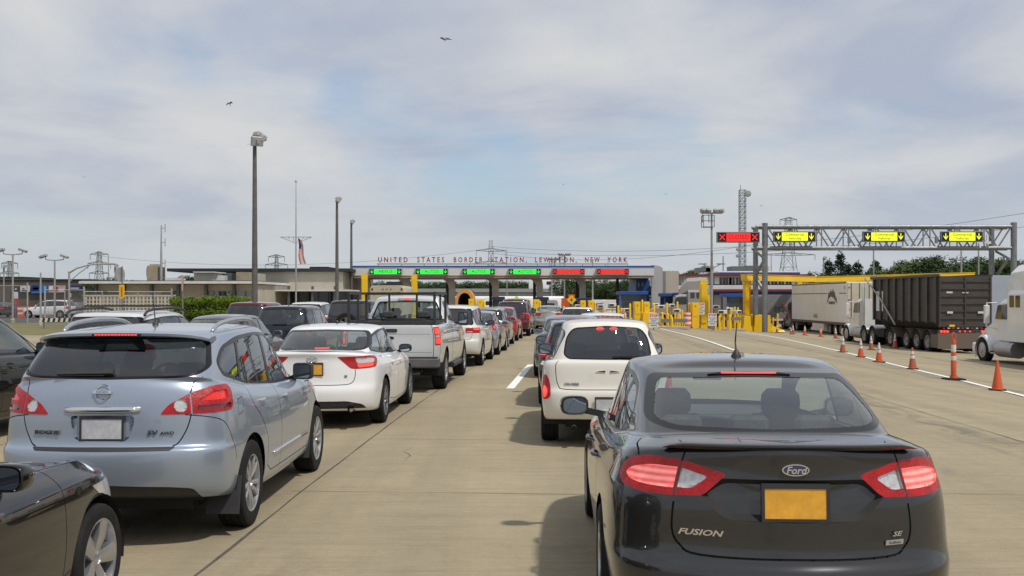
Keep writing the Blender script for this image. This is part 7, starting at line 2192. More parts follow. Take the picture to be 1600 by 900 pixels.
def base_sedan():
 rows = [
  (.30, .22, .22, .22, -.84, 3.60, .78), (.255, .19, .19, .20, -.95, 3.72, .865), (.30, .25, .25, .27, -1.01, 3.79, .895),
  (.42, .40, .40, .42, -1.04, 3.82, .915), (.55, .53, .53, .52, -1.045, 3.83, .924), (.61, .60, .59, .58, -1.02, 3.82, .926),
  (.66, .68, .67, .60, -.995, 3.80, .924), (.78, .78, .77, .66, -.985, 3.77, .917), (.90, .865, .85, .71, -.975, 3.72, .905),
  (.955, .90, .875, .72, -.97, 3.70, .89), (1.03, .945, .90, .735, -.965, 3.66, .868), (1.075, .97, .925, .755, -.985, 3.60, .845, dict(crown=.01)),
  (1.095, .985, .94, .77, -.965, 3.55, .825, dict(crown=.014)), (1.10, .99, .945, .775, -.93, 3.52, .818, dict(crown=.016))]
 C = rings_from(rows, .15, 2.75, (.42, .38, .09), (.5, .5, .2))
 G = ring(-.52, 2.80, .795, [(-.5, 1.105), (.4, 1.03), (1.9, .975), (2.8, .985)], (.20, .42, .09), (.30, .5, .16), .90, .95, .015)
 T = ring(.16, 1.66, .65, [(.16, 1.385), (.8, 1.42), (1.3, 1.425), (1.72, 1.385)], (.16, .26, .05), (.2, .3, .07), .955, .95, .02)
 roof = [ring(.24, 1.60, .58, [(.3, 1.425), (1, 1.452), (1.65, 1.42)], (.17, .28, .05), (.2, .28, .07), .9, .95, .02),
   ring(.48, 1.5, .28, [(.5, 1.46), (1.05, 1.474), (1.5, 1.455)], (.1, .1, .03), (.1, .1, .03), .95, .95, .004),
   ring(.52, 1.45, .0001, [(.5, 1.465), (1.05, 1.478), (1.5, 1.46)])]
 S = dict(C=C, G=G, T=T, roof=roof, yc=2.75, WB=2.85, yr=-.95, yf=3.72, hw=.926)
 S['frit'] = round_poly([(-.01, 1.105), (.62, 1.112), (.68, 1.16), (.645, 1.29), (.585, 1.385), (-.01, 1.40)], [0, .07, .1, .1, .05, 0])
 S['backlight'] = round_poly([(-.01, 1.126), (.59, 1.132), (.635, 1.17), (.605, 1.28), (.55, 1.366), (-.01, 1.38)], [0, .07, .1, .1, .05, 0])
 S['windshield'] = round_poly([(-.01, 1.02), (.66, 1.02), (.53, 1.385), (-.01, 1.40)], [0, .06, .05, 0])
 S['dlo'] = round_poly([(2.42, .985), (1.86, 1.27), (1.50, 1.37), (1.05, 1.402), (.55, 1.388), (.14, 1.32), (-.16, 1.17), (-.18, 1.09), (.35, 1.03), (1.4, .992)], [.02, .1, .1, .1, .1, .1, .1, .05, .1, .2])
 S['glass_front'] = round_poly([(2.33, 1.005), (1.87, 1.24), (1.52, 1.345), (1.20, 1.372), (1.23, 1.018)], [.02, .1, .1, .02, .02])
 S['glass_rear'] = round_poly([(1.16, 1.021), (1.13, 1.374), (.62, 1.36), (.42, 1.32), (.42, 1.05)], [.02, .02, .1, .02, .02])
 S['glass_quarter'] = round_poly([(.375, 1.053), (.375, 1.325), (.15, 1.285), (-.10, 1.16), (-.12, 1.112), (.25, 1.064)], [.02, .02, .1, .08, .03, .08])
 S['seams'] = [(curve([(.42, 1.05), (.50, .9), (.42, .70), (.40, .6)]), 'side', .008), (curve([(1.20, 1.01), (1.23, .8), (1.22, .35), (1.18, .27)]), 'side', .008),
     (curve([(2.30, 1.0), (2.36, .8), (2.35, .4), (2.28, .27)]), 'side', .008), ([(.44, .33), (1.0, .275), (2.3, .275)], 'side', .008)]
 S['rearseams'] = [(curve([(0, .64), (.46, .645), (.58, .68), (.62, .76), (.63, .85)]), 'wrap', .010)]
 S['doors'] = [([(.42, 1.045), (.51, .9), (.43, .69), (.6, .3), (.9, .28), (1.17, .28), (1.21, .35), (1.22, .8), (1.195, 1.01)], 'door_rear'),
     ([(1.205, 1.01), (1.235, .8), (1.23, .35), (1.18, .28), (2.27, .28), (2.34, .4), (2.35, .8), (2.30, 1.0)], 'door_front')]
 S['handles'] = [(.70, .88), (1.55, .865)]
 S['mirror'] = (2.10, 1.03, .215, .14, False)
 S['stop'] = (-.32, 1.135, .22)
 S['lamp'] = round_poly([(.44, .98), (.62, 1.03), (.90, 1.03), (1.05, .98), (1.03, .90), (.8, .85), (.55, .85)], .03)
 S['head'] = round_poly([(.45, .60), (.50, .72), (1.0, .80), (1.35, .80), (1.2, .68)], .04)
 S['kz'] = [.99, 1.478]
 return S
def morph(S, WB, ro, fo, W, H, belt, wt=1.0, lean=0.0, nose=1.0, ws=0.0, gh=0.0):
 """reshape a base car: wheelbase, overhangs, width, height, belt line, roof width, how far the tail leans back"""
 b0, h0 = S['kz']
 r0 = .972 if b0 > 1.03 else 1.045; f0 = 3.68 - 2.69 if b0 > 1.03 else .98; WB0 = S['WB']; W0 = S['hw']
 def ym(y): return y * ro / r0 if y < 0 else (y * WB / WB0 if y < WB0 else WB + (y - WB0) * fo / f0)
 def zm(z, y=1.0):
  if z <= b0:
   q = z * belt / b0
   if nose != 1 and y > WB0 * .8: q *= 1 + (nose - 1) * min(1, (y - WB0 * .8) / (WB0 * .3)) * min(1, max(0, (z - .4) / .4))
   return q
  return belt + (z - b0) * (H - belt) / (h0 - b0)
 def up(z): return max(0.0, min(1.0, (z - b0) / (h0 - b0)))
 def rear(y): return max(0.0, min(1.0, 1 - (y + r0) / (.55 * WB0)))
 def frontw(y): return max(0.0, min(1.0, (y - .35 * WB0) / (.3 * WB0)))
 def P3(a):
  o = a.copy()
  for i in range(len(a)):
   x, y, z = a[i]
   o[i] = (x * W / 2 / W0 * (1 + (wt - 1) * up(z)), ym(y) - lean * up(z) * rear(y) + ws * up(z) * frontw(y), zm(z, y))
  return o
 S['C'] = [P3(a) for a in S['C']]; S['G'] = P3(S['G']); S['T'] = P3(S['T']); S['roof'] = [P3(a) for a in S['roof']]
 sd = lambda pts: [(ym(y) - lean * up(z) * rear(y) + ws * up(z) * frontw(y), zm(z, y)) for y, z in pts]
 rz = lambda pts: [(x * W / 2 / W0 * (1 + (wt - 1) * up(z)), zm(z)) for x, z in pts]
 for k in ('dlo', 'glass_front', 'glass_rear', 'glass_quarter'): S[k] = sd(S[k])
 for k in ('frit', 'backlight', 'windshield', 'lamp', 'head'): S[k] = rz(S[k])
 S['seams'] = [(sd(l), k, w) for l, k, w in S['seams']]
 S['rearseams'] = [(rz(l), k, w) for l, k, w in S['rearseams']]
 S['doors'] = [(sd(l), n) for l, n in S['doors']]
 S['handles'] = sd(S['handles'])
 if gh:
  for a in [S['G'], S['T']] + S['roof']: a[:, 1] += gh
  for k in ('dlo', 'glass_front', 'glass_rear', 'glass_quarter'): S[k] = [(y + gh, z) for y, z in S[k]]
  S['mirror'] = (S['mirror'][0] + gh, *S['mirror'][1:])
 y, z, w, h, q = S['mirror']; (y, z), = sd([(y, z)]); S['mirror'] = (y, z, w, h, q)
 y, z, w = S['stop']; (y, z), = sd([(y, z)]); S['stop'] = (y, z, w)
 S['yc'] = ym(S['yc']); S['yr'] = ym(S['yr']); S['yf'] = ym(S['yf']); S['WB'] = WB; S['hw'] = W / 2; S['ro'] = ro
 return S
def dress(S, pm, lod=1, lamp_m=None, lamp_parts=(), **k):
 """colours, lamps and lines for a reshaped car"""
 S['paint'] = pm; S['lod'] = lod
 pt = []
 if S.get('lamp'):
  pt.append((S['lamp'], 'wrap', 'lamp', 'tail_lamp', lamp_m or M['lamp_red'], None, None, -.005 if lod else 0))
 for i, (poly, m, nm) in enumerate(lamp_parts):
  pt.append((poly, 'wrap', 'lampsub%d' % i, nm, m, 'lamp', ('lamp',), .004 if lod else 0))
 if k.get('heads'): pt.append((S['head'], 'fwrap', 'head', 'headlight', M['lamp_clear'], None, None, -.003))
 pt += k.get('patches', [])
 S['patches'] = pt
 if lod > 0: S['seams'] = S['seams'] + S['rearseams']
 else:
  S['seams'] = S['rearseams'] if k.get('keep') else []
  S['handles'] = []
 S['lin'] = .04
 for a, b in k.items():
  if a not in ('patches', 'heads', 'keep'): S[a] = b
 return S
# ------------------------------------------------------------------ the queue
def white_saloon():
 root = thing('sedan', 'white four-door saloon with triangular red tail lamps behind the pickup truck', 'car')
 pm = paint('paint_white', (.74, .74, .74), 0.0, .35, dust=.06)
 S = morph(base_sedan(), 2.775, 1.06, 1.0, 1.83, 1.475, .985, wt=1.06, lean=.06)
 S['lamp'] = round_poly([(.40, 1.035), (.66, 1.04), (.92, 1.045), (1.16, 1.03), (1.20, .985), (1.02, .88), (.62, .86), (.55, .875)], [.02, .02, .04, .03, .04, .05, .03, .03])
 dress(S, pm, 2, R=.335, rim=.222, rim_style='ten', glass_m='glass', glass_f='glass_mid', zb=.22,
   lamp_parts=[(round_poly([(.66, 1.02), (.9, 1.02), (1.10, 1.0), (.98, .945), (.66, .94)], .02), M['lamp_clear'], 'clear_lens'),
      (round_poly([(.66, .935), (.90, .94), (.99, .935), (.93, .895), (.67, .88)], .02), M['lamp_lit'], 'brake_light')],
   patches=[(round_poly([(-.02, .30), (-.02, .41), (.50, .41), (.70, .36), (.74, .30)], [0, 0, .04, .04, .0]), 'rear', 'valance', 'bumper_valance', M['black_plastic'], None, None, .01)],
   side_valance=False, mirrorm=M['black_gloss'], rimm=M['alloy_dark'])
 s = auto(root, S)
 q = s.surf(0, .86, 'rear'); plate(root, q[1] - .012, .86, M['plate_orange'])
 q = s.surf(0, 1.0, 'rear')
 b = MB()
 for a, c, x, z in ((.07, .046, 0, 0), (.024, .045, 0, 0), (.05, .018, 0, .018)):
  pts = [(x + a * math.cos(2 * math.pi * k / 24), 0, z + c * math.sin(2 * math.pi * k / 24)) for k in range(25)]
  b.tube(pts, .006, 6)
 b.build('emblem', M['chrome'], root, loc=(0, q[1] - .006, 1.01), smooth=True)
 q = s.surf(.5, .78, 'rear')
 s.stick(text_obj('SE', .045, M['steel_dark'], root, (0, 0, 0), depth=.005, bold=.001), .47, .76, .07, .006)
 for sg in (1,):
  b = MB(); b.lathe([(.048, -.06), (.05, .06), (.042, .06), (.040, -.04)], 18, 'y'); b.build('exhaust_pipe', M['chrome'], root, loc=(.56, -.97, .315), angle=40)
 return root
def pickup():
 root = thing('pickup_truck', 'silver white pickup truck carrying a black rack over its bed', 'pickup truck')
 pm = paint('paint_silver_white', (.60, .61, .62), .25, .32, dust=.08)
 WB = 3.68
 S = dict(WB=WB, R=.40, yc=2.95, y2=.5, rr=(.10, .10, .012), rf=(.4, .4, .12), lod=2, paint=pm, zb=.42, hw=1.0, yr=-.95, yf=4.5, tw=.27, rim=.235, rim_style='five', ref=4, Ra=.475, wr=.985, wf=.96)
 S['rows'] = [
  (.62, .47, .47, .47, -1.00, 4.45, .90), (.60, .46, .46, .46, -1.06, 4.52, .95), (.62, .50, .50, .50, -1.075, 4.56, .975),
  (.75, .66, .66, .62, -1.08, 4.60, .992), (.90, .86, .86, .78, -1.085, 4.62, 1.0), (1.08, 1.05, 1.02, .92, -1.085, 4.60, .997),
  (1.18, 1.17, 1.13, 1.02, -1.085, 4.56, .985), (1.27, 1.26, 1.20, 1.10, -1.085, 4.50, .970), (1.315, 1.31, 1.235, 1.13, -1.082, 4.46, .955),
  (1.335, 1.33, 1.255, 1.145, -1.075, 4.42, .94), (1.34, 1.335, 1.26, 1.15, -1.05, 4.40, .93)]
 S['G'] = ring(.93, 3.02, .915, [(.9, 1.345), (1.5, 1.33), (2.6, 1.27), (3.0, 1.28)], (.12, .12, .02), (.3, .45, .15), .98, .95, .01)
 S['T'] = ring(1.07, 2.25, .735, [(1.0, 1.86), (1.6, 1.885), (2.3, 1.84)], (.16, .16, .03), (.2, .25, .06), .96, .95, .015)
 S['roof'] = [ring(1.12, 2.2, .67, [(1.0, 1.895), (1.6, 1.915), (2.3, 1.87)], (.16, .16, .03), (.2, .25, .06), .96, .95, .01),
     ring(1.25, 2.05, .35, [(1.0, 1.915), (1.6, 1.93), (2.3, 1.895)], (.1, .1, .02), (.1, .1, .03)),
     ring(1.3, 2.0, .0001, [(1.0, 1.92), (1.6, 1.935), (2.3, 1.9)])]
 S['deck'] = (.3, .7, .93, .985)
 S['frit'] = round_poly([(-.01, 1.40), (.73, 1.40), (.78, 1.44), (.64, 1.80), (-.01, 1.81)], [0, .03, .04, .06, 0])
 S['backlight'] = round_poly([(-.01, 1.42), (.71, 1.42), (.745, 1.45), (.615, 1.775), (-.01, 1.785)], [0, .03, .04, .06, 0]); S['fritmax'] = 1.4
 S['windshield'] = round_poly([(-.01, 1.32), (.78, 1.32), (.65, 1.82), (-.01, 1.83)], [0, .06, .05, 0]); S['wsmin'] = 1.9
 S['dlo'] = round_poly([(2.82, 1.29), (2.35, 1.72), (2.15, 1.81), (1.8, 1.83), (1.25, 1.81), (1.17, 1.75), (1.13, 1.40), (1.9, 1.35)], [.03, .08, .08, .1, .06, .05, .04, .1])
 S['glass_front'] = round_poly([(2.70, 1.315), (2.33, 1.66), (2.12, 1.77), (1.80, 1.79), (1.78, 1.375)], [.03, .08, .08, .03, .03])
 S['glass_rear'] = round_poly([(1.70, 1.385), (1.72, 1.79), (1.29, 1.775), (1.22, 1.71), (1.18, 1.42)], [.03, .03, .05, .05, .04])
 S['bed'] = round_poly([(-.01, -1.0), (.80, -1.0), (.80, .78), (-.01, .78)], [0, .04, .04, 0]); S['bedmax'] = .85
 lamp = round_poly([(.885, .95), (.885, 1.30), (.96, 1.305), (1.07, 1.30), (1.07, .95)], [.01, .02, .02, .02, .02])
 S['patches'] = [(lamp, 'wrap', 'lamp', 'tail_lamp', M['lamp_red'], None, None, -.006),
     (rrect(.90, 1.05, 1.16, 1.285, .02), 'wrap', 'lit1', 'brake_light', M['lamp_lit'], 'lamp', ('lamp',), .004),
     (rrect(.90, 1.05, .97, 1.09, .02), 'wrap', 'lit2', 'brake_light', M['lamp_lit'], 'lamp', ('lamp',), .004),
     (rrect(.90, 1.05, 1.10, 1.15, .01), 'wrap', 'rev', 'reversing_lens', M['lamp_clear'], 'lamp', ('lamp',), .004)]
 S['seams'] = [(curve([(.86, 1.34), (.86, .62)]), 'wrap', .012), ([(1.02, 1.33), (1.02, .50)], 'side', .03), (curve([(1.73, 1.37), (1.76, .9), (1.72, .52)]), 'side', .009),
     (curve([(2.62, 1.30), (2.68, .9), (2.62, .52)]), 'side', .009), ([(1.15, 1.38), (1.13, .53)], 'side', .009), ([(1.13, .535), (2.62, .535)], 'side', .009),
     ([(0, 1.16), (.8, 1.16)], 'wrap', .006), ([(0, .80), (.82, .80)], 'wrap', .006)]
 S['handles'] = [(1.95, 1.14)]; S['handlem'] = M['black_plastic']; S['mirror'] = (2.45, 1.42, .24, .30, True); S['mirrorm'] = M['black_plastic']; S['stalk'] = .17
 S['glass_m'] = 'glass'; S['seat_z'] = .85; S['seat_y'] = 1.85; S['dash_z'] = 1.28; S['side_fl'] = False; S['wx'] = .15
 s = auto(root, S)
 b = MB(); b.box(-.99, .99, -1.20, -1.03, .50, .70, bev=.05); b.build('rear_bumper', M['grey_plastic'], root, angle=40)
 b = MB(); b.box(-.94, .94, -1.19, -1.04, .7005, .715); b.build('bumper_pad', M['black_plastic'], root)
 b = MB(); b.box(-.5, .5, -.9, -.6, .38, .50); b.tube([(-.3, -1.0, .43), (.62, -1.0, .43)], .035, 10); b.build('tow_bar', M['black_matte'], root)
 q = s.surf(0, 1.21, 'rear')
 b = MB(); b.prism(rrect(-.115, .115, -.035, .035, .02), -.012, .004); b.build('tailgate_handle', M['black_plastic'], root, loc=(.02, q[1], 1.23))
 b = MB(); b.prism([(.075 * math.cos(2 * math.pi * k / 24), .032 * math.sin(2 * math.pi * k / 24)) for k in range(24)], -.012, .004); b.build('emblem', M['black_gloss'], root, loc=(0, q[1], 1.085))
 q = s.surf(0, 1.845, 'rear')
 b = MB(); b.prism(rrect(-.21, .21, -.022, .022, .02), -.02, .03); o = b.build('cab_lamp', M['lamp_clear'], root, loc=(0, q[1], 1.852))
 b = MB(); b.prism(rrect(-.075, .075, -.018, .018, .01), -.024, -.021); b.build('high_brake_light', M['lamp_lit'], o)
 # rack
 r = MB()
 zt, zb_ = 1.97, 1.385
 for x in (-.86, .86):
  for y in (-.95, .82): r.bar((x, y, 1.335), (x, y, zt), .05)
  r.bar((x, -1.0, zt), (x, .88, zt), .055); r.bar((x, -1.0, zb_), (x, .84, zb_), .05, .06)
  r.bar((x, -.06, zb_), (x, -.06, zt), .04)
 r.bar((-.86, .82, zt), (.86, .82, zt), .055); r.bar((-.86, .82, zb_ + .02), (.86, .82, zb_ + .02), .05)
 for x in (-.36, .24): r.bar((x, .82, zb_), (x, .82, zt), .04)
 r.bar((-.86, -.95, zb_ + .001), (.86, -.95, zb_ + .001), .05, .06)
 r.build('bed_rack', M['black_plastic'], root)
 for sg in (1, -1):
  b = MB(); b.tube([(sg * .97, 1.1, .42), (sg * .97, 2.7, .42)], .06, 10); b.build('side_step', M['black_plastic'], root, angle=40)
 return root
def cream_hatch():
 root = thing('retro_hatchback', 'cream retro hatchback with rounded roof and teardrop tail lamps', 'car')
 pm = paint('paint_cream', (.73, .705, .64), 0.0, .36, dust=.06)
 S = morph(base_suv(), 2.616, .82, .85, 1.705, 1.60, 1.055, wt=.86, lean=-.10, ws=.1)
 S['G'][:, 0] *= .95
 # rounder tail: draw the upper rings in towards the middle at the corners
 S['lamp'] = round_poly([(x, z - .15) for x, z in [(.72, .80), (.725, .93), (.77, 1.03), (.82, 1.07), (.90, 1.03), (.96, .90), (.955, .80), (.88, .755), (.78, .755)]], .05)
 S['frit'] = round_poly([(-.01, 1.10), (.49, 1.105), (.555, 1.16), (.52, 1.38), (.43, 1.495), (-.01, 1.52)], [0, .09, .07, .12, .14, 0])
 S['backlight'] = round_poly([(-.01, 1.115), (.48, 1.12), (.54, 1.17), (.505, 1.375), (.42, 1.48), (-.01, 1.505)], [0, .09, .07, .12, .14, 0])
 dress(S, pm, 2, R=.335, rim=.215, rim_style='five', glass_m='glass_tint', glass_f='glass_mid', glass_back='glass_mid', zb=.22, mirrorm=M['black_plastic'],
   lamp_parts=[(circle(.845, .70, .075, 20), M['lamp_lit'], 'brake_light')],
   rearseams=[(curve([(.62, 1.05), (.615, .95), (.60, .64)]), 'wrap', .012), ([(0, .62), (.72, .62), (1.2, .63)], 'wrap', .012)])
 S['stop'] = None; del S['stop']
 s = auto(root, S)
 q = s.surf(.07, 1.50, 'rear')
 for x in (-.085, .085):
  b = MB(); b.prism([(.05 * math.cos(2 * math.pi * k / 20), .028 * math.sin(2 * math.pi * k / 20)) for k in range(20)], -.012, .01)
  b.build('high_brake_light', M['lamp_high'], root, loc=(x, q[1] - .004, 1.478))
 q = s.surf(.25, 1.15, 'rear'); wiper(root, .27, q[1] - .03, 1.14, .42, .15)
 q = s.surf(.4, .5, 'rear')
 for sg in (1, -1):
  b = MB(); b.prism(rrect(-.06, .06, -.04, .04, .02), -.008, .01); b.build('rear_reflector', M['lamp_red'], root, loc=(sg * .45, q[1] - .006, .47))
  b = MB(); b.prism(rrect(-.06, .06, -.04, .04, .02), -.008, .01); b.build('reversing_lens', M['lamp_clear'], root, loc=(sg * .325, q[1] - .008, .47))
 q = s.surf(.5, .86, 'rear')
 s.stick(text_obj('CRUISER', .042, M['steel_dark'], root, (0, 0, 0), depth=.004, bold=.0008, scale=(1.2, .9, 1)), -.45, .80, .2, .005)
 b = MB()
 for sg in (1, -1): b.prism([(sg * .03, -.012), (sg * .15, .0), (sg * .03, .012)], -.004, .004)
 b.build('emblem', M['chrome'], root, loc=(.0, s.surf(0, .93, 'rear')[1] - .006, .96))
 plate(root, s.surf(0, .6, 'rear')[1] - .02, .55, M['plate_grey'])
 b = MB(); b.lathe([(.03, -.08), (.032, .05), (.026, .05)], 14, 'y'); b.build('exhaust_pipe', M['steel_dark'], root, loc=(-.42, -.76, .26))
 return root
def plain_suv(label, pm, dims, lamp=None, lod=1, parts=(), group=None, name='crossover', glassb='glass_tint', plate_m=None, rails=None, **k):
 root = thing(name, label, 'car', group=group)
 S = morph(base_suv(), *dims[:6], **(dims[6] if len(dims) > 6 else {}))
 if lamp: S['lamp'] = lamp
 k.setdefault('glass_m', 'glass_tint')
 dress(S, pm, lod, lamp_parts=parts, glass_back=glassb, R=k.pop('R', .35), rim=k.pop('rim', .225), zb=.24, **k)
 s = auto(root, S)
 if lod and plate_m: plate(root, s.surf(0, .88, 'rear')[1] - .012, k.get('platez', .88), plate_m)
 if lod:
  q = s.surf(0, S['frit'][0][1] + .05, 'rear'); wiper(root, 0, q[1] - .03, S['frit'][0][1] + .04, .38, .25)
 if rails:
  zt = max(p[2] for p in S['T'])
  for sg in (1, -1):
   x = S['T'][8][0]
   pts = curve([(sg * x, -.55, zt - .02), (sg * x, -.35, zt + .06), (sg * x, .4, zt + .09), (sg * x, 1.1, zt + .07), (sg * x, 1.4, zt - .02)], 4)
   MB().tube(pts, .022, 8).build('roof_rail', rails, root, smooth=True)
 return root, S, s
def plain_sedan(label, pm, dims, lamp=None, lod=1, parts=(), group=None, name='sedan', plate_m=None, **k):
 root = thing(name, label, 'car', group=group)
 S = morph(base_sedan(), *dims[:6], **(dims[6] if len(dims) > 6 else {}))
 if lamp: S['lamp'] = lamp
 k.setdefault('glass_m', 'glass'); k.setdefault('glass_f', 'glass_mid')
 dress(S, pm, lod, lamp_parts=parts, R=k.pop('R', .325), rim=k.pop('rim', .21), zb=.22, **k)
 s = auto(root, S)
 if lod and plate_m: plate(root, s.surf(0, .85, 'rear')[1] - .012, .85, plate_m)
 return root, S, s
def black_saloon_front():
 root, S, s = plain_sedan('black saloon with its right front wheel and headlight showing, bottom left corner', paint('paint_black', (.006, .006, .007), .3, .2, dust=.012),
  (2.76, 1.05, .80, 1.79, 1.45, .95, dict(nose=1.06, gh=-.32)), lod=2, heads=True, R=.325, rim=.235, rim_style='wide5', glass_f='glass_tint', lin=.03, stalk=.05)
 return root, S, s
# ------------------------------------------------------------------ trucks and campers
M['truck_white'] = mat('truck_white', (.78, .78, .78), .3, coat=.6, dirt=.18, vscale=1.2)
M['trailer_white'] = mat('trailer_white', (.82, .82, .80), .42, dirt=.12, vscale=.8)
M['trailer_cream'] = mat('trailer_cream', (.58, .53, .42), .5, dirt=.25, vscale=.9)
M['truck_maroon'] = mat('truck_maroon', (.16, .02, .018), .35, coat=.6, dirt=.2)
M['dump_black'] = mat('dump_black', (.035, .033, .032), .5, dirt=.30, vscale=1.1)
M['dump_panel'] = mat('dump_panel', (.045, .037, .034), .6, dirt=.26, vscale=1.6)
M['rust'] = mat('skirt_rust', (.13, .095, .075), .7, dirt=.4, vscale=1.4)
M['hub'] = mat('hub_dusty', (.30, .27, .23), .6, .2, var=.3, vscale=6)
M['tank'] = mat('tank_alloy', (.42, .42, .42), .35, .8, var=.15)
TW = []
def twheel(parent, x, y, side, R=.51, W=.30, hub=None, steer=False):
 if not TW:
  t = MB(); h = .15
  t.lathe([(.29, -h * .8), (.33, -h), (.46, -h), (.50, -h * .8), (.51, -h * .5), (.51, h * .5), (.50, h * .8), (.46, h), (.33, h), (.29, h * .8)], 28, 'x')
  r = MB(); r.lathe([(.30, h * .82), (.315, h * .95), (.285, h * .92), (.25, h * .55), (.20, h * .30), (.13, h * .30), (.12, h * .75), (.08, h * .85), (0, h * .85)], 24, 'x')
  for k in range(8):
   a = k * math.pi / 4; r.lathe([(.028, h * .27), (.028, h * .36), (0, h * .36)], 8, 'x', c=(0, .165 * math.cos(a), .165 * math.sin(a)))
  f = MB(); f.lathe([(.30, h * .82), (.315, h * .95), (.285, h * .95), (.25, h * 1.0), (.20, h * 1.15), (.13, h * 1.15), (.11, h * 1.35), (.0, h * 1.35)], 24, 'x')
  for k in range(10):
   a = k * math.pi / 5; f.lathe([(.05, h * 1.02), (.05, h * .99), (0, h * .99)], 10, 'x', c=(0, .215 * math.cos(a), .215 * math.sin(a)), mi=1)
  for nm, b, m in (('tyre', t, M['tyre']), ('rim', r, M['hub']), ('rim', f, [M['tank'], M['black_matte']])):
   o = b.build(nm, m, None, angle=30); TW.append(o.data); bpy.data.objects.remove(o)
 e = bpy.data.objects.new('wheel', None); link(e, parent); e.location = (x, y, R); e.rotation_euler = (random.uniform(0, 6), 0, 0 if side > 0 else math.pi); k = R / .51; e.scale = (W / .30, k, k)
 link(bpy.data.objects.new('tyre', TW[0]), e); link(bpy.data.objects.new('rim', TW[2 if steer else 1]), e)
def axles(t, ys, hw=1.10, R=.51, steer=False):
 for y in ys:
  for s in (-1, 1): twheel(t, s * hw, y, s, R, .30 if steer else .55 if False else .30, steer=steer)
  if not steer:
   for s in (-1, 1): twheel(t, s * (hw - .33), y, s, R)
  b = MB(); b.tube([(-hw, y, R), (hw, y, R)], .07, 8); b.build('axle', M['black_matte'], t)
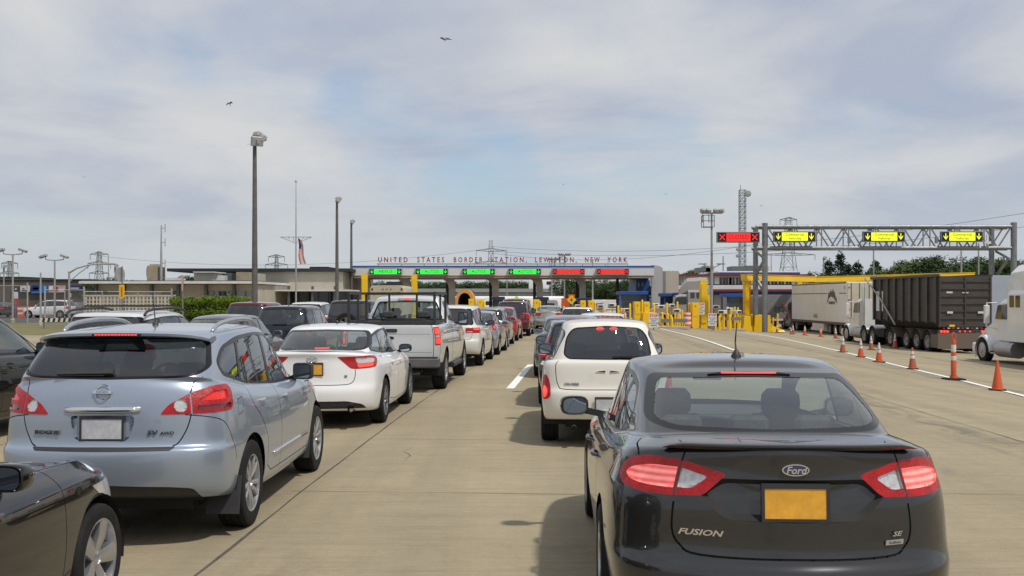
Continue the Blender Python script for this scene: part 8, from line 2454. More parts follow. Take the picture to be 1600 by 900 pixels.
def tractor(t, m, y0, sleeper=True, roof=True, k=1.0):
 """conventional tractor: y0 is the back of the cab, the nose points to +y"""
 def outline(half, zt): return [(-half, 1.0), (half, 1.0), (half, zt - .25), (half - .18, zt), (-half + .18, zt), (-half, zt - .25)]
 # cab and sleeper as a lofted box
 def loft(name, secs, mm):
  V = []; F = []
  for y, hw, zb, zt, c in secs:
   V += [(-hw, y, zb), (hw, y, zb), (hw, y, zt - c), (hw - c, y, zt), (-hw + c, y, zt), (-hw, y, zt - c)]
  for i in range(len(secs) - 1):
   for q in range(6): F.append((i * 6 + q, i * 6 + (q + 1) % 6, (i + 1) * 6 + (q + 1) % 6, (i + 1) * 6 + q))
  F += [tuple(range(5, -1, -1)), tuple(range((len(secs) - 1) * 6, len(secs) * 6))]
  return MB().add(V, F).build(name, mm, t, angle=35)
 s = 1.55 if sleeper else 0
 zt = 2.95 if sleeper else 2.65
 if sleeper: loft('sleeper', [(y0, 1.18, .95, zt - .04, .14), (y0 + .02, 1.2, .95, zt, .16), (y0 + s, 1.2, .95, zt, .16)], m)
 if roof: loft('roof_fairing', [(y0 + .05, 1.02, zt - .1, 3.95, .25), (y0 + .6, 1.05, zt - .1, 3.98, .3), (y0 + s + .1, 1.0, zt - .12, 3.92, .3), (y0 + s + .5, .94, zt - .3, 3.5, .3), (y0 + s + .8, .85, zt - .4, 2.75, .12)], m)
 loft('cab', [(y0 + s + .001, 1.12, .95, 2.6, .14), (y0 + s + .6, 1.12, .95, 2.62, .16), (y0 + s + 1.0, 1.10, .95, 2.5, .16), (y0 + s + 1.32, 1.06, .95, 1.82, .1)], m)
 loft('engine_bonnet', [(y0 + s + 1.321, .88, .85, 1.84, .16), (y0 + s + 2.0, .84, .82, 1.74, .18), (y0 + s + 2.9, .74, .80, 1.52, .18), (y0 + s + 3.1, .66, .85, 1.38, .14)], m)
 ya = y0 + s + 2.15
 for sg in (-1, 1):
  # front mudguard
  V = []; F = []
  n = 14
  for i in range(n + 1):
   a = math.radians(-25 + 205 * i / n); r = .64
   cy, cz = ya + r * math.cos(a), .51 + r * math.sin(a)
   V += [(sg * .72, cy, cz), (sg * 1.18, cy, cz - .02), (sg * 1.22, cy, cz - .10)]
  for i in range(n):
   for q in range(2): F.append((i * 3 + q, i * 3 + q + 1, (i + 1) * 3 + q + 1, (i + 1) * 3 + q))
  MB().add(V, F).build('mudguard', m, t, angle=50)
  b = MB(); b.prism(round_poly([(y0 + s + .12, 1.80), (y0 + s + 1.15, 1.80), (y0 + s + .92, 2.36), (y0 + s + .12, 2.40)], .06), sg * 1.122, sg * 1.14, 'yz'); b.build('side_window', M['win'], t)
  b = MB(); b.prism([(y0 + s + .06, 1.0), (y0 + s + .085, 1.0), (y0 + s + .085, 2.45), (y0 + s + .06, 2.45)], sg * 1.121, sg * 1.128, 'yz'); b.build('door_seam', M['gap'], t)
  if sleeper:
   for yy in (.55, 1.02):
    b = MB(); b.prism(rrect(y0 + yy, y0 + yy + .34, 2.28, 2.74, .06), sg * 1.201, sg * 1.215, 'yz'); b.build('sleeper_window', M['win'], t)
  b = MB(); b.tube([(sg * 1.14, y0 + s + 1.0, 2.45), (sg * 1.48, y0 + s + 1.12, 2.45), (sg * 1.50, y0 + s + 1.12, 1.5), (sg * 1.14, y0 + s + 1.0, 1.42)], .03, 8); b.box(sg * 1.49 - .10, sg * 1.49 + .10, y0 + s + 1.06, y0 + s + 1.18, 1.62, 2.36, bev=.03); b.build('mirror', m, t)
  b = MB(); b.tube([(sg * 1.02, y0 + s - .55, .62), (sg * 1.02, y0 + s + .85, .62)], .33, 20); b.build('fuel_tank', M['tank'], t, angle=40)
  b = MB(); b.box(sg * 1.02 - .22, sg * 1.02 + .22, y0 + s + .9, y0 + s + 1.35, .40, .46); b.box(sg * 1.02 - .2, sg * 1.02 + .2, y0 + s + .9, y0 + s + 1.3, .70, .75); b.build('cab_step', M['tank'], t)
  b = MB(); b.prism([(.10 * math.cos(2 * math.pi * q / 14) + y0 + s + 2.95, .10 * math.sin(2 * math.pi * q / 14) + 1.12) for q in range(14)], sg * .72, sg * .80, 'yz'); b.build('headlight', M['lamp_clear'], t)
  b = MB(); b.tube([(sg * .95, y0 - .12, 1.0), (sg * .95, y0 - .12, 3.3)], .08, 12); b.build('exhaust_stack', M['chrome'], t, angle=40)
 b = MB(); b.prism(round_poly([(-.98, y0 + 1), (.98, y0 + 1), (.98, y0 + 1.1), (-.98, y0 + 1.1)], .01), 2.0, 2.01, 'xy')
 ws = MB(); yw = y0 + s + 1.16
 ws.add([(-.98, y0 + s + 1.325, 1.88), (.98, y0 + s + 1.325, 1.88), (.95, y0 + s + 1.04, 2.44), (-.95, y0 + s + 1.04, 2.44), (-.98, y0 + s + 1.30, 1.88), (.98, y0 + s + 1.30, 1.88), (.95, y0 + s + 1.015, 2.44), (-.95, y0 + s + 1.015, 2.44)], [(0, 1, 2, 3), (4, 7, 6, 5), (0, 4, 5, 1), (1, 5, 6, 2), (2, 6, 7, 3), (3, 7, 4, 0)]); ws.build('windshield', M['win'], t)
 b = MB(); b.box(-1.15, 1.15, y0 + s + 2.75, y0 + s + 3.2, .38, .78, bev=.08); b.build('front_bumper', m, t)
 b = MB(); b.box(-.45, .45, y0 - 2.7, y0 + s + 2.6, .72, .95); b.build('chassis', M['black_matte'], t)
 axles(t, [ya], 1.06, steer=True)
 axles(t, [y0 - .95, y0 - 2.25], 1.10)
 for sg in (-1, 1):
  for yy in (y0 - .95, y0 - 2.25):
   V = []; F = []; n = 10
   for i in range(n + 1):
    a = math.radians(10 + 160 * i / n); V += [(sg * .62, yy + .6 * math.cos(a), .51 + .6 * math.sin(a)), (sg * 1.26, yy + .6 * math.cos(a), .51 + .6 * math.sin(a))]
   for i in range(n): F.append((2 * i, 2 * i + 1, 2 * i + 3, 2 * i + 2))
   MB().add(V, F).build('mudguard', M['tank'], t)
def semi_box():
 X, Y = 25.6, 74.4; g0 = gz(X, Y) - .06
 tr = thing('box_trailer', 'white box trailer with a dark crest on its side, waiting at the portal', 'trailer', (X, Y, g0))
 L, W2, zb, zt = 14.6, 1.28, 1.05, 4.05
 b = MB(); b.box(-W2, W2, .03, L, zb, zt, bev=.03); b.build('cargo_box', M['trailer_white'], tr)
 b = MB()
 for x0, x1 in ((-W2 + .05, -.01), (.01, W2 - .05)): b.box(x0, x1, -.03, .028, zb + .08, zt - .08)
 b.build('rear_door', M['trailer_cream'], tr)
 b = MB()
 for x in (-.95, -.35, .35, .95): b.tube([(x, -.06, zb + .1), (x, -.06, zt - .1)], .022, 8)
 for x in (-W2 + .1, W2 - .22):
  for z in (1.4, 2.0, 2.7, 3.6): b.box(x, x + .14, -.06, -.031, z, z + .06)
 b.build('door_hardware', M['steel_dark'], tr)
 b = MB(); b.box(-W2 - .01, W2 + .01, .0, L + .01, zb - .18, zb - .001); b.box(-W2 - .012, -W2 - .001, .1, L - .1, zt - .12, zt - .02); b.build('frame_rail', M['rust'], tr)
 b = MB(); b.box(-W2 - .006, -W2 - .0005, .1, 1.7, 3.18, 3.24); b.box(-W2 - .006, -W2 - .0005, 4.6, L - .2, 3.18, 3.24); b.build('side_stripe', M['maroon'], tr)
 # crest: jagged dark emblem over a word, and three small marks low down
 pts = [(2.2, 2.45), (2.35, 3.0), (2.45, 2.75), (2.75, 3.35), (2.95, 3.3), (3.15, 3.6), (3.4, 3.3), (3.75, 3.5), (3.95, 3.25), (4.3, 3.3), (4.45, 2.85), (4.75, 2.4), (4.4, 2.62), (4.15, 2.85), (3.6, 2.98), (3.0, 2.85), (2.6, 2.65)]
 b = MB(); b.prism(pts, -W2 - .008, -W2 - .0005, 'yz'); b.build('crest', mat('crest_grey', (.12, .11, .12), .6, var=.4, vscale=4), tr)
 text_obj('TRANSPORT', .30, M['sign_text'], tr, (-W2 - .006, 3.45, 2.48), (math.pi / 2, 0, -math.pi / 2), depth=.006, bold=.01)
 text_obj('AAA', .55, M['sign_text'], tr, (-W2 - .006, 7.6, 1.42), (math.pi / 2, 0, -math.pi / 2), depth=.006, shear=-.3)
 text_obj('16', .3, M['sign_text'], tr, (-W2 - .006, .5, 3.62), (math.pi / 2, 0, -math.pi / 2), depth=.006)
 axles(tr, [1.5, 2.85, 4.2], 1.08)
 b = MB(); b.box(-.5, .5, .4, L - .8, .78, zb - .181); b.box(-1.0, 1.0, .2, .32, .45, .55); b.box(-.8, -.7, .2, .3, .55, .87); b.box(.7, .8, .2, .3, .55, .87); b.build('chassis', M['black_matte'], tr)
 b = MB(); b.box(-W2 + .02, -W2 + .5, 5.6, 8.6, .28, .86); b.build('tool_box', M['trailer_white'], tr)
 b = MB(); b.box(-.9, -.75, 9.6, 9.75, 0, .86); b.box(.75, .9, 9.6, 9.75, 0, .86); b.build('landing_gear', M['steel_dark'], tr)
 for x in (-1.0, 1.0):
  b = MB(); b.prism([(.09 * math.cos(2 * math.pi * q / 12), .09 * math.sin(2 * math.pi * q / 12)) for q in range(12)], -.05, -.001); b.build('tail_lamp', M['lamp_lit'], tr, loc=(x, -.0, zb - .10))
 t = thing('tractor_unit', 'maroon tractor unit pulling the white box trailer', 'truck', (X, Y, g0))
 tractor(t, M['truck_maroon'], L + .9, False, False)
semi_box()
def dump_rig():
 X, Y = 21.9, 49.6; g0 = gz(X, Y) + .03
 tr = thing('dump_trailer', 'dark ribbed dump trailer with muddy tailgate', 'trailer', (X, Y, g0), .02)
 L, W2, zb, zt = 8.3, 1.27, 1.15, 3.75
 b = MB()
 b.box(-W2, -W2 + .05, 0, L, zb + .35, zt); b.box(W2 - .05, W2, 0, L, zb + .35, zt); b.box(-W2 + .051, W2 - .051, L - .05, L, zb, zt)
 b.add([(-W2, 0, zb + .35), (-W2, L, zb + .35), (-.7, L, zb), (-.7, 0, zb), (.7, 0, zb), (.7, L, zb), (W2, L, zb + .35), (W2, 0, zb + .35)], [(0, 1, 2, 3), (3, 2, 5, 4), (4, 5, 6, 7)])
 b.build('hopper', M['dump_panel'], tr)
 b = MB()
 for k in range(9):
  y = .05 + k * (L - .25) / 8
  for s in (-1, 1): b.box(min(s * W2, s * (W2 + .10)) + .0005 * s, max(s * W2, s * (W2 + .10)) + .0005 * s, y, y + .17, zb + .3, zt - .05)
 for s in (-1, 1):
  b.box(min(s * (W2 - .06), s * (W2 + .12)), max(s * (W2 - .06), s * (W2 + .12)), -.02, L + .02, zt - .049, zt + .08)
 b.build('side_ribs', M['dump_black'], tr)
 b = MB()
 for k in range(4):
  z = zb + .75 + k * .38
  for s in (-1, 1): b.box(min(s * W2, s * (W2 + .025)) + .0004 * s, max(s * W2, s * (W2 + .025)) + .0004 * s, .25, L - .3, z, z + .05)
 b.build('side_seams', M['dump_black'], tr)
 b = MB()
 for x0, x1 in ((-W2 + .01, -.03), (.03, W2 - .01)): b.box(x0, x1, -.08, -.002, zb + .12, zt - .02)
 b.build('tailgate', M['dump_panel'], tr)
 b = MB()
 for k in range(7): b.box(-W2, W2, -.13, -.081, zb + .14 + k * .36, zb + .21 + k * .36)
 for x in (-W2, -.03, W2 - .06): b.box(x, x + .06, -.15, -.131, zb + .1, zt)
 b.build('tailgate_ribs', M['dump_black'], tr)
 b = MB(); b.box(-.9, -.6, -.09, -.081, 2.9, 2.98); b.box(-.15, .15, -.135, -.1305, 2.9, 2.95)
 for x in (-.75, .75): b.box(x - .14, x + .14, -.14, -.1305, 1.92, 2.02)
 b.build('stickers', M['fascia'], tr)
 b = MB(); b.box(-.78, -.52, -.14, -.1305, 1.28, 1.38); b.build('warning_plate', M['yellow'], tr)
 b = MB(); b.box(-W2, W2, -.06, .05, .98, 1.13); b.build('lamp_bar', M['dump_black'], tr)
 for x in (-1.15, -1.0, -.85, -.25, 0, .25, .85, 1.0, 1.15):
  r = .065 if abs(x) > .5 else .04
  b = MB(); b.prism([(r * math.cos(2 * math.pi * q / 12), r * math.sin(2 * math.pi * q / 12)) for q in range(12)], -.10, -.061); b.build('tail_lamp', M['lamp_lit'], tr, loc=(x, 0, 1.05))
 b = MB()
 for k in range(10): b.box(-1.1 + k * .23, -1.1 + k * .23 + .11, -.14, -.131, zb + .04 if False else 1.19, 1.23, mi=k % 2)
 b.build('reflector_tape', [M['sign_red'], M['sign_white']], tr)
 b = MB(); b.box(-W2 - .05, W2 + .05, -.10, .0, .22, .97); b.box(-W2 - .05, -W2 - .01, .001, .75, .25, .9); b.build('rear_skirt', M['rust'], tr)
 axles(tr, [1.35, 2.65, 3.95, 6.1], 1.08)
 for s in (-1, 1):
  for y in (1.35, 2.65, 3.95, 6.1):
   V = []; F = []; n = 10
   for i in range(n + 1):
    a = math.radians(8 + 164 * i / n); V += [(s * .6, y + .60 * math.cos(a), .51 + .60 * math.sin(a)), (s * 1.27, y + .60 * math.cos(a), .51 + .60 * math.sin(a))]
   for i in range(n): F.append((2 * i, 2 * i + 1, 2 * i + 3, 2 * i + 2))
   MB().add(V, F).build('mudguard', M['rust'], tr)
 b = MB(); b.box(-.5, .5, .2, L + .6, .74, zb - .002); b.box(-1.2, -.9, 7.0, 8.0, .5, .95); b.build('chassis', M['black_matte'], tr)
 b = MB(); b.box(-W2 - .03, -W2 - .026, L - 1.4, L - .4, 1.95, 3.05); b.build('notice_board', M['sign_white'], tr)
 b = MB(); b.tube([(-W2 - .15, L + 1.0, zt + .05), (-W2 - .15, L - 1.2, 2.7), (-W2 - .15, L - 3.4, 1.25)], .045, 8); b.build('tarp_arm', M['pole_grey'], tr)
 b = MB(); b.tube([(x, L * .5 + 4.9 + math.sin(x) * .05, zt + .06) for x in (-1.2, -.4, .4, 1.2)], .10, 8); b.build('tarp_roll', M['dump_black'], tr)
 t = thing('tractor_unit', 'white day cab tractor unit in front of the dump trailer', 'truck', (X, Y, g0), .02)
 tractor(t, M['truck_white'], L + 2.6, False, False)
dump_rig()
def white_semi():
 Y = 36.6; X = 20.62; g0 = gz(X, Y)
 t = thing('tractor_unit', 'white long nosed tractor unit with tall roof fairing at the right edge', 'truck', (X, Y, g0))
 tractor(t, M['truck_white'], 2.0, True, True)
 tr = thing('box_trailer', 'cream box trailer behind the white tractor at the right edge', 'trailer', (X, Y, g0))
 b = MB(); b.box(-1.28, 1.28, -12.5, 1.25, 1.15, 4.0, bev=.03); b.build('cargo_box', M['trailer_cream'], tr)
 b = MB(); b.box(-.5, .5, -12, .5, .8, 1.149); b.build('chassis', M['black_matte'], tr); axles(tr, [-11, -9.7], 1.08)
white_semi()
def pale_trailer():
 Y = 62.0; X = PX(1549, Y) + 1.3; g0 = gz(X, Y)
 tr = thing('box_trailer', 'pale blue box trailer between the dump trailer and the white tractor', 'trailer', (X, Y, g0))
 b = MB(); b.box(-1.28, 1.28, 0, 13, 1.1, PZ(430.5, Y) - g0, bev=.03); b.build('cargo_box', mat('trailer_blue', (.34, .38, .46), .5, dirt=.15, vscale=.8), tr)
 b = MB(); b.box(-.5, .5, .3, 12, .8, 1.099); b.build('chassis', M['black_matte'], tr); axles(tr, [1.4, 2.7], 1.08)
pale_trailer()
def van_box(name, label, cat, X, Y, w, L, h, m, rz=0.0, stripe=None, zb=.55, group=None, win=True, nose=False, wheels=True):
 """camper, bus or box truck seen far off: rounded box body with windows, wheels and cap"""
 t = thing(name, label, cat, (X, Y, gz(X, Y)), rz, group)
 V = []; F = []
 secs = [(0, .94, .02), (.08, 1, 0), (L - .5, 1, 0), (L - .12, .96, .10), (L, .88, .35)] if nose else [(0, .95, .02), (.1, 1, 0), (L - .1, 1, 0), (L, .95, .02)]
 for y, k, dz in secs:
  hw = w / 2 * k; zt = h - dz
  V += [(-hw, y, zb), (hw, y, zb), (hw, y, zt - .25), (hw - .12, y, zt - .06), (hw - .3, y, zt), (-hw + .3, y, zt), (-hw + .12, y, zt - .06), (-hw, y, zt - .25)]
 n = len(secs)
 for i in range(n - 1):
  for q in range(8): F.append((i * 8 + q, i * 8 + (q + 1) % 8, (i + 1) * 8 + (q + 1) % 8, (i + 1) * 8 + q))
 F += [tuple(range(7, -1, -1)), tuple(range((n - 1) * 8, n * 8))]
 MB().add(V, F).build('body', m, t, angle=40)
 if win:
  b = MB(); b.prism(rrect(-w * .3, w * .3, h * .55, h * .78, .08), -.012, .05); b.build('rear_window', M['win'], t)
  for s in (-1, 1):
   b = MB()
   for y in (L * .2, L * .5): b.prism(rrect(y, y + L * .16, h * .52, h * .76, .06), s * w / 2 - .02, s * (w / 2 + .012), 'yz')
   b.build('side_window', M['win'], t)
 if stripe:
  b = MB(); b.box(-w * .36, w * .36, -.010, .05, h * .40, h * .47); b.build('stripe', stripe, t)
 b = MB(); b.box(-w * .45, w * .45, -.06, .1, zb - .16, zb - .001); b.build('bumper', M['fascia'], t)
 for s in (-1, 1):
  b = MB(); b.box(s * w * .40 - .07, s * w * .40 + .07, -.025, .05, zb + .12, zb + .34); b.build('tail_lamp', M['lamp_red'], t)
  if wheels:
   for y in (L * .22, L * .8): wheel(t, s * (w / 2 - .16), y, .36, .25, .22, 'steel', s, M['alloy_dark'], 1)
 return t
def campers():
 Y = 78.0; X = PX(604.5, Y)
 t = van_box('camper_trailer', 'tall beige camper trailer behind the pickup truck rack', 'camper', X, Y, 2.65, 7.5, PZ(446, Y), mat('camper_beige', (.43, .38, .28), .5, var=.1, vscale=.8), zb=.6, win=False)
 h = PZ(446, Y)
 text_obj('LACROSSE', .34, M['sign_text'], t, (-.05, -.012, h - .62), (math.pi / 2, 0, 0), depth=.006, space=1.05, shear=.1, scale=(1.25, .9, 1))
 b = MB(); b.prism(rrect(-.75, .0, h - 2.4, h - 1.05, .12), -.014, .04); b.build('rear_window', M['win'], t)
 for x in (-.3, 0, .3):
  b = MB(); b.box(x - .05, x + .05, -.03, .03, h - .32, h - .25); b.build('marker_lamp', M['lamp_dark_red'], t)
 for x in (-1.12, 1.12):
  b = MB(); b.box(x - .06, x + .06, -.03, .03, h - .36, h - .22); b.build('marker_lamp', M['roof_dark'], t)
 b = MB(); b.box(-.3, .9, 2, 3.2, h + .001, h + .32); b.build('roof_unit', M['roof_dark'], t)
 # distant row of vehicles beyond the booths
 van_box('motorhome', 'white motorhome with maroon band beyond the booths', 'camper', PX(937, 118), 118, 2.5, 7, PZ(465.5, 118), M['truck_white'], stripe=M['maroon'])
 van_box('motorhome', 'white motorhome with grey band, nearer the blue booth', 'camper', PX(961, 116), 116, 2.6, 7, PZ(464.5, 116), M['truck_white'], stripe=M['grey_panel'])
 t = van_box('box_trailer', 'long white trailer parked crosswise beyond the booths', 'trailer', PX(880, 122), 122, 2.6, 13.5, PZ(462, 122), M['truck_white'], rz=math.pi / 2, win=False, zb=.8, wheels=False); axles(t, [2, 3.4, 11], 1.08)
 van_box('box_truck', 'white box truck at the left of the crosswise trailer', 'truck', PX(768, 120), 120, 2.5, 5.5, PZ(465, 120), M['truck_white'], rz=.4, nose=True, zb=.6)
 van_box('minibus', 'pale grey minibus beyond the middle booths', 'minibus', PX(797, 124), 124, 2.2, 6, PZ(467, 124), M['grey_panel'])
 van_box('minibus', 'silver van beyond the right of the middle booth', 'van', PX(858, 119), 119, 2.1, 5, PZ(468.5, 119), M['grey_panel'])
 van_box('box_truck', 'white box truck crossing on the overpass', 'truck', PX(826, 175), 175, 2.4, 6, 2.4, M['truck_white'], rz=-math.pi / 2, zb=.5).location.z = PZ(456.4, 175)
 # covered wagon-like orange canopy trailer
 Y = 86.0; X = PX(726, Y)
 t = thing('covered_trailer', 'orange arched cover trailer behind the white crossover', 'trailer', (X, Y, 0))
 V = []; F = []; n = 14; w = .80
 for y in (0, 4.5):
  for i in range(n + 1):
   a = math.pi * i / n; V.append((-w * math.cos(a), y, 1.2 + (PZ(452, Y) - 1.2) * math.sin(a) ** .7))
  for i in range(n + 1):
   a = math.pi * i / n; V.append((-(w - .22) * math.cos(a), y, 1.2 + (PZ(452, Y) - 1.5) * math.sin(a) ** .7))
 m_ = n + 1
 for i in range(n):
  F.append((i, i + 1, 2 * m_ + i + 1, 2 * m_ + i)); F.append((m_ + i + 1, m_ + i, 3 * m_ + i, 3 * m_ + i + 1)); F.append((i + 1, i, m_ + i, m_ + i + 1)); F.append((2 * m_ + i, 2 * m_ + i + 1, 3 * m_ + i + 1, 3 * m_ + i))
 MB().add(V, F).build('cover', mat('cover_orange', (.55, .28, .06), .7, var=.2, vscale=1), t, angle=40)
 b = MB(); b.box(-w, w, 0, 4.5, .7, 1.195); b.box(-w + .2, w - .2, 4.3, 4.4, 1.2, 2.5); b.build('bed', M['rust'], t)
 for s in (-1, 1): wheel(t, s * (w - .2), 1.5, .4, .25, .24, 'steel', s, M['alloy_dark'], 1)
 # large grey road tractor nose behind the right barrier
 Y = 84.0; X = PX(1052, Y) + .6
 t = thing('tractor_unit', 'grey sleeper tractor unit behind the stop sign barrier, nose to the left', 'truck', (X, Y, gz(X, Y)), math.radians(78))
 tractor(t, mat('truck_grey', (.34, .33, .31), .35, coat=.5, dirt=.15), -2.2, True, True)
 # grey box truck under the station
 Y = 92.0
 t = van_box('box_truck', 'grey box truck with green letters under the station', 'truck', PX(1218, Y), Y, 2.7, 8, PZ(460.5, Y) - gz(PX(1218, Y), Y), mat('box_grey', (.20, .20, .20), .5, var=.1), zb=.9, win=False)
 text_obj('FCR', .62, mat('letters_green', (.02, .12, .06), .5), t, (0.1, -.012, 1.75), depth=.006, bold=.02, space=1.1)
campers()
# car-park cars and clutter on the left
def parked():
 pm = paint('paint_van_white', (.66, .66, .66), 0, .35)
 t, S, s = plain_suv('white minivan parked side on behind the chain link fence', pm, (3.05, .95, .9, 1.95, 1.72, 1.08, dict(nose=.95, ws=.35)), lod=1, rim_style='five', name='minivan', keep=True)
 t['category'] = 'minivan'
 X, Y = PX(101, 98), 98; t.location = (X, Y, 0); t.rotation_euler.z = math.radians(88)
 for px, Y, lab, c in ((106, 99, 'silver car parked just right of the white minivan', (.22, .23, .24)), (118, 101, 'dark parked car nearest the pierced block wall', (.03, .03, .035)), (4, 99, 'dark parked car at the far left edge', (.02, .02, .025))):
  t, S, s = plain_sedan(lab, paint('paint_park_%d' % px, c, .4), (2.7, 1.0, .9, 1.78, 1.46, .95), lod=1, group='cars parked on the left', cabin=False)
  t.location = (PX(px, Y) + .4, Y, 0); t.rotation_euler.z = math.radians(40)
 for k, (px, Y) in enumerate(((23, 101), (28, 100), (33, 101), (38, 102), (46, 101))):
  x = PX(px, Y)
  t = thing('traffic_barrel', 'orange barrel in the cluster beside the parked white minivan', 'barrel', (x, Y, 0), 0, 'orange barrels in the car park')
  b = MB()
  for i, (a, c, m) in enumerate(((.0, .3, 0), (.3, .5, 1), (.5, .75, 0), (.75, .95, 1), (.95, 1.05, 0))): b.lathe([(.3 - .06 * a, a), (.3 - .06 * c, c)], 16, mi=m)
  b.build('drum', [M['cone_orange'], M['reflective_white']], t)
parked()
# ------------------------------------------------------------------ the queue in its places (rear axle on the given spot)
def put(o, x, y, slope=.0):
 o.location = (x, y, gz(x, y)); o.rotation_euler.z = -math.atan(slope)
 o.rotation_euler.y = -math.atan((gz(x + .9, y) - gz(x - .9, y)) / 1.8) if abs(gz(x + .9, y) - gz(x - .9, y)) > 1e-6 else 0
 return o
put(dark_sedan(), 1.42, 5.93, .045)
put(blue_crossover(), -3.02, 8.45, .008)
put(white_saloon(), -2.80, 15.5, .035)
put(pickup(), -2.34, 21.3, .057)
put(cream_hatch(), 1.23, 13.5, .05)
t, S, s = black_saloon_front(); put(t, -3.34, 3.32, .01)
DARK = paint('paint_dark_blue', (.014, .018, .032), .45, .25, dust=.03)
t, S, s = plain_suv('white crossover with square red tail lamps ahead of the pickup truck', paint('paint_pearl', (.66, .645, .60), .05, .34), (2.89, .98, 1.02, 1.83, 1.69, 1.08, dict(wt=1.02)), lod=2, R=.36, rim_style='six',
 lamp=round_poly([(.52, .93), (.53, 1.065), (1.10, 1.075), (1.12, .93)], .02), parts=((rrect(.75, .98, 1.01, 1.06, .01), M['lamp_lit'], 'brake_light'), (rrect(.56, .73, .95, .98, .01), M['lamp_clear'], 'reversing_lens')), glassb='glass_tint', mirrorm=M['black_plastic'])
put(t, -1.70, 28.6, .075)
SILV = paint('paint_silver', (.34, .355, .37), .7, .3)
t, S, s = plain_sedan('silver saloon with round red tail lamp, first car ahead of the white crossover', SILV, (2.7, 1.0, .95, 1.78, 1.46, .96), lod=1, lamp=circle(.86, .93, .10, 20), parts=((circle(.86, .93, .05, 16), M['lamp_lit'], 'brake_light'),), plate_m=M['plate_grey'], cabin=True)
put(t, -1.27, 34.0, .078)
t, S, s = plain_suv('silver hatchback with dark mirror, second car ahead of the white crossover', SILV, (2.65, .85, .9, 1.75, 1.52, .98), lod=1, R=.32)
put(t, -.98, 39.4, .078)
t, S, s = plain_sedan('bright red hatchback saloon in front of the silver cars', paint('paint_red', (.42, .018, .028), .15, .3), (2.65, .85, .9, 1.76, 1.50, .98, dict(lean=.25)), lod=1, cabin=True)
put(t, -.58, 45.2, .078)
t, S, s = plain_suv('maroon sport utility car near the yellow barrier', paint('paint_maroon', (.11, .012, .018), .35, .3), (2.62, .9, .9, 1.80, 1.74, 1.10, dict(wt=1.06)), lod=1, mirrorm=M['black_plastic'], plate_m=M['plate_grey'])
put(t, .05, 51.0, .08)
t, S, s = plain_suv('dark roofed car with red stop light just ahead of the maroon one', paint('paint_char', (.03, .027, .027), .4), (2.7, .95, .9, 1.85, 1.86, 1.12), lod=1)
put(t, .22, 57.0, .08)
# right-hand queue
t, S, s = plain_suv('dark grey hatchback with upright lit tail lamps in front of the cream hatchback', DARK, (2.60, .85, .95, 1.76, 1.50, 1.0), lod=2, R=.35,
 lamp=round_poly([(.70, .86), (.70, 1.06), (.66, 1.25), (.80, 1.30), (.93, 1.10), (1.02, .90), (.95, .84)], .03), parts=((round_poly([(.74, .90), (.74, 1.02), (.92, 1.0), (.94, .90)], .02), M['lamp_glow'], 'brake_light'),), mirrorm=M['black_plastic'], patches=[], keep=True)
put(t, 1.34, 18.1, .06)
t, S, s = plain_sedan('silver grey saloon ahead of the dark crossover, only its roof showing', paint('paint_grey_blue', (.20, .215, .235), .6, .3), (2.75, 1.0, .95, 1.8, 1.46, .96), lod=1)
put(t, 1.42, 24.6, .07)
t, S, s = plain_sedan('white saloon roof right of the silver grey saloon roof', paint('paint_white_b', (.66, .66, .66), 0, .35), (2.7, 1.0, .95, 1.8, 1.45, .96), lod=1)
put(t, 2.62, 29.6, .07)
t, S, s = plain_suv('small white hatchback with dark rear window near the booths', paint('paint_white_c', (.66, .66, .66), 0, .35), (2.6, .8, .9, 1.74, 1.50, .96), lod=1)
put(t, 2.85, 44.5, .07)
t, S, s = plain_sedan('pale silver saloon at the yellow barrier beside the traffic barrel', paint('paint_pale', (.45, .45, .44), .4, .3), (2.7, 1.0, .95, 1.8, 1.45, .96), lod=1, cabin=False)
put(t, 2.2, 61.5, .05)
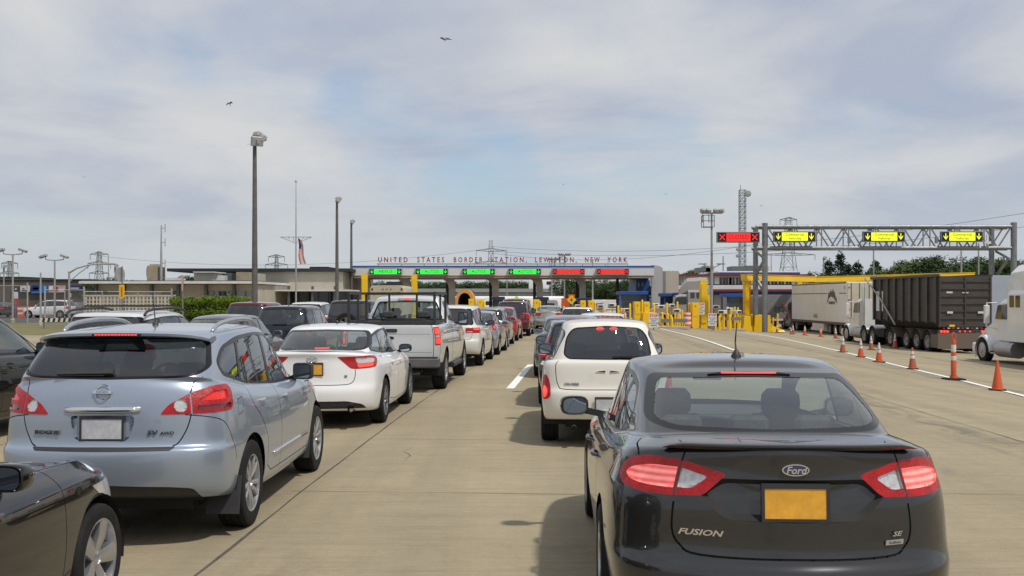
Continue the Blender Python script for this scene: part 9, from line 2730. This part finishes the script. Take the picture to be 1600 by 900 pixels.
# left-hand queues
t, S, s = plain_suv('black estate car with chrome window line at the far left', paint('paint_black_b', (.006, .006, .007), .3, .2, dust=.012), (2.85, 1.0, .95, 1.90, 1.74, 1.10, dict(ws=-.05)), lod=2, glass_m='glass_tint', glass_f='glass_mid', mirrorm=paint('paint_black_b', (.012, .012, .014)), rails=M['black_gloss'])
put(t, -7.75, 12.6, .06)
for sg in (1, -1):
 pts = [s.surf(y, z, 'side') for y, z in S['dlo'][2:-2:3]]
 MB().tube(curve([(sg * (p[0] + .003), p[1], p[2]) for p in pts], 3), .010, 6).build('window_chrome', M['chrome'], t, smooth=True)
t, S, s = plain_suv('white crossover roof with black roof rails and crossbars behind the blue crossover', paint('paint_white_d', (.60, .61, .63), .1, .33), (2.66, .95, .9, 1.82, 1.66, 1.07), lod=1, rails=M['black_plastic'])
put(t, -6.75, 17.6, .05)
b = MB()
for y in (.1, .8): b.bar((-.66, y, 1.735), (.66, y, 1.735), .06, .03)
b.build('roof_crossbar', M['black_plastic'], t)
t, S, s = plain_sedan('grey saloon roof between the blue crossover and the maroon car', paint('paint_grey_c', (.13, .135, .14), .5, .3), (2.75, 1.0, .95, 1.8, 1.50, .97), lod=1)
put(t, -6.75, 23.2, .05)
t, S, s = plain_suv('dark blue crossover with two small letters under a lit stop light, beside the black box-shaped car', DARK, (2.62, .95, .95, 1.82, 1.68, 1.06, dict(wt=1.02)), lod=1)
put(t, -6.35, 29.0, .05); whip(t, .1, 1.665, .22, -.3)
t['label'] = 'dark blue crossover with lit stop light ahead of the blue crossover'
BOX = paint('paint_black_matte', (.014, .014, .015), .0, .5)
t, S, s = plain_suv('boxy black off-road car with spare wheel left of the pickup truck', BOX, (2.95, .75, .8, 1.87, 1.82, 1.15, dict(wt=1.13, lean=-.22, ws=.25)), lod=1, R=.40, glass_m='glass_tint')
put(t, -5.75, 36.8, .05)
wheel(t, 0, -.92, .39, .26, .22, 'five', 1, M['alloy_dark'], 1, z=.98).rotation_euler = (0, 0, -math.pi / 2)
t, S, s = plain_suv('maroon minivan with lit stop light in the third queue', paint('paint_maroon_b', (.15, .02, .028), .35, .3), (2.9, .95, .95, 1.90, 1.76, 1.10), lod=1)
put(t, -9.15, 36.0, .05)
t, S, s = plain_suv('white car roof with stop light between the dark crossover and the off-road car', paint('paint_white_e', (.62, .62, .62), 0, .35), (2.8, .95, .95, 1.85, 1.72, 1.08), lod=0)
put(t, -8.95, 45.0, .05)
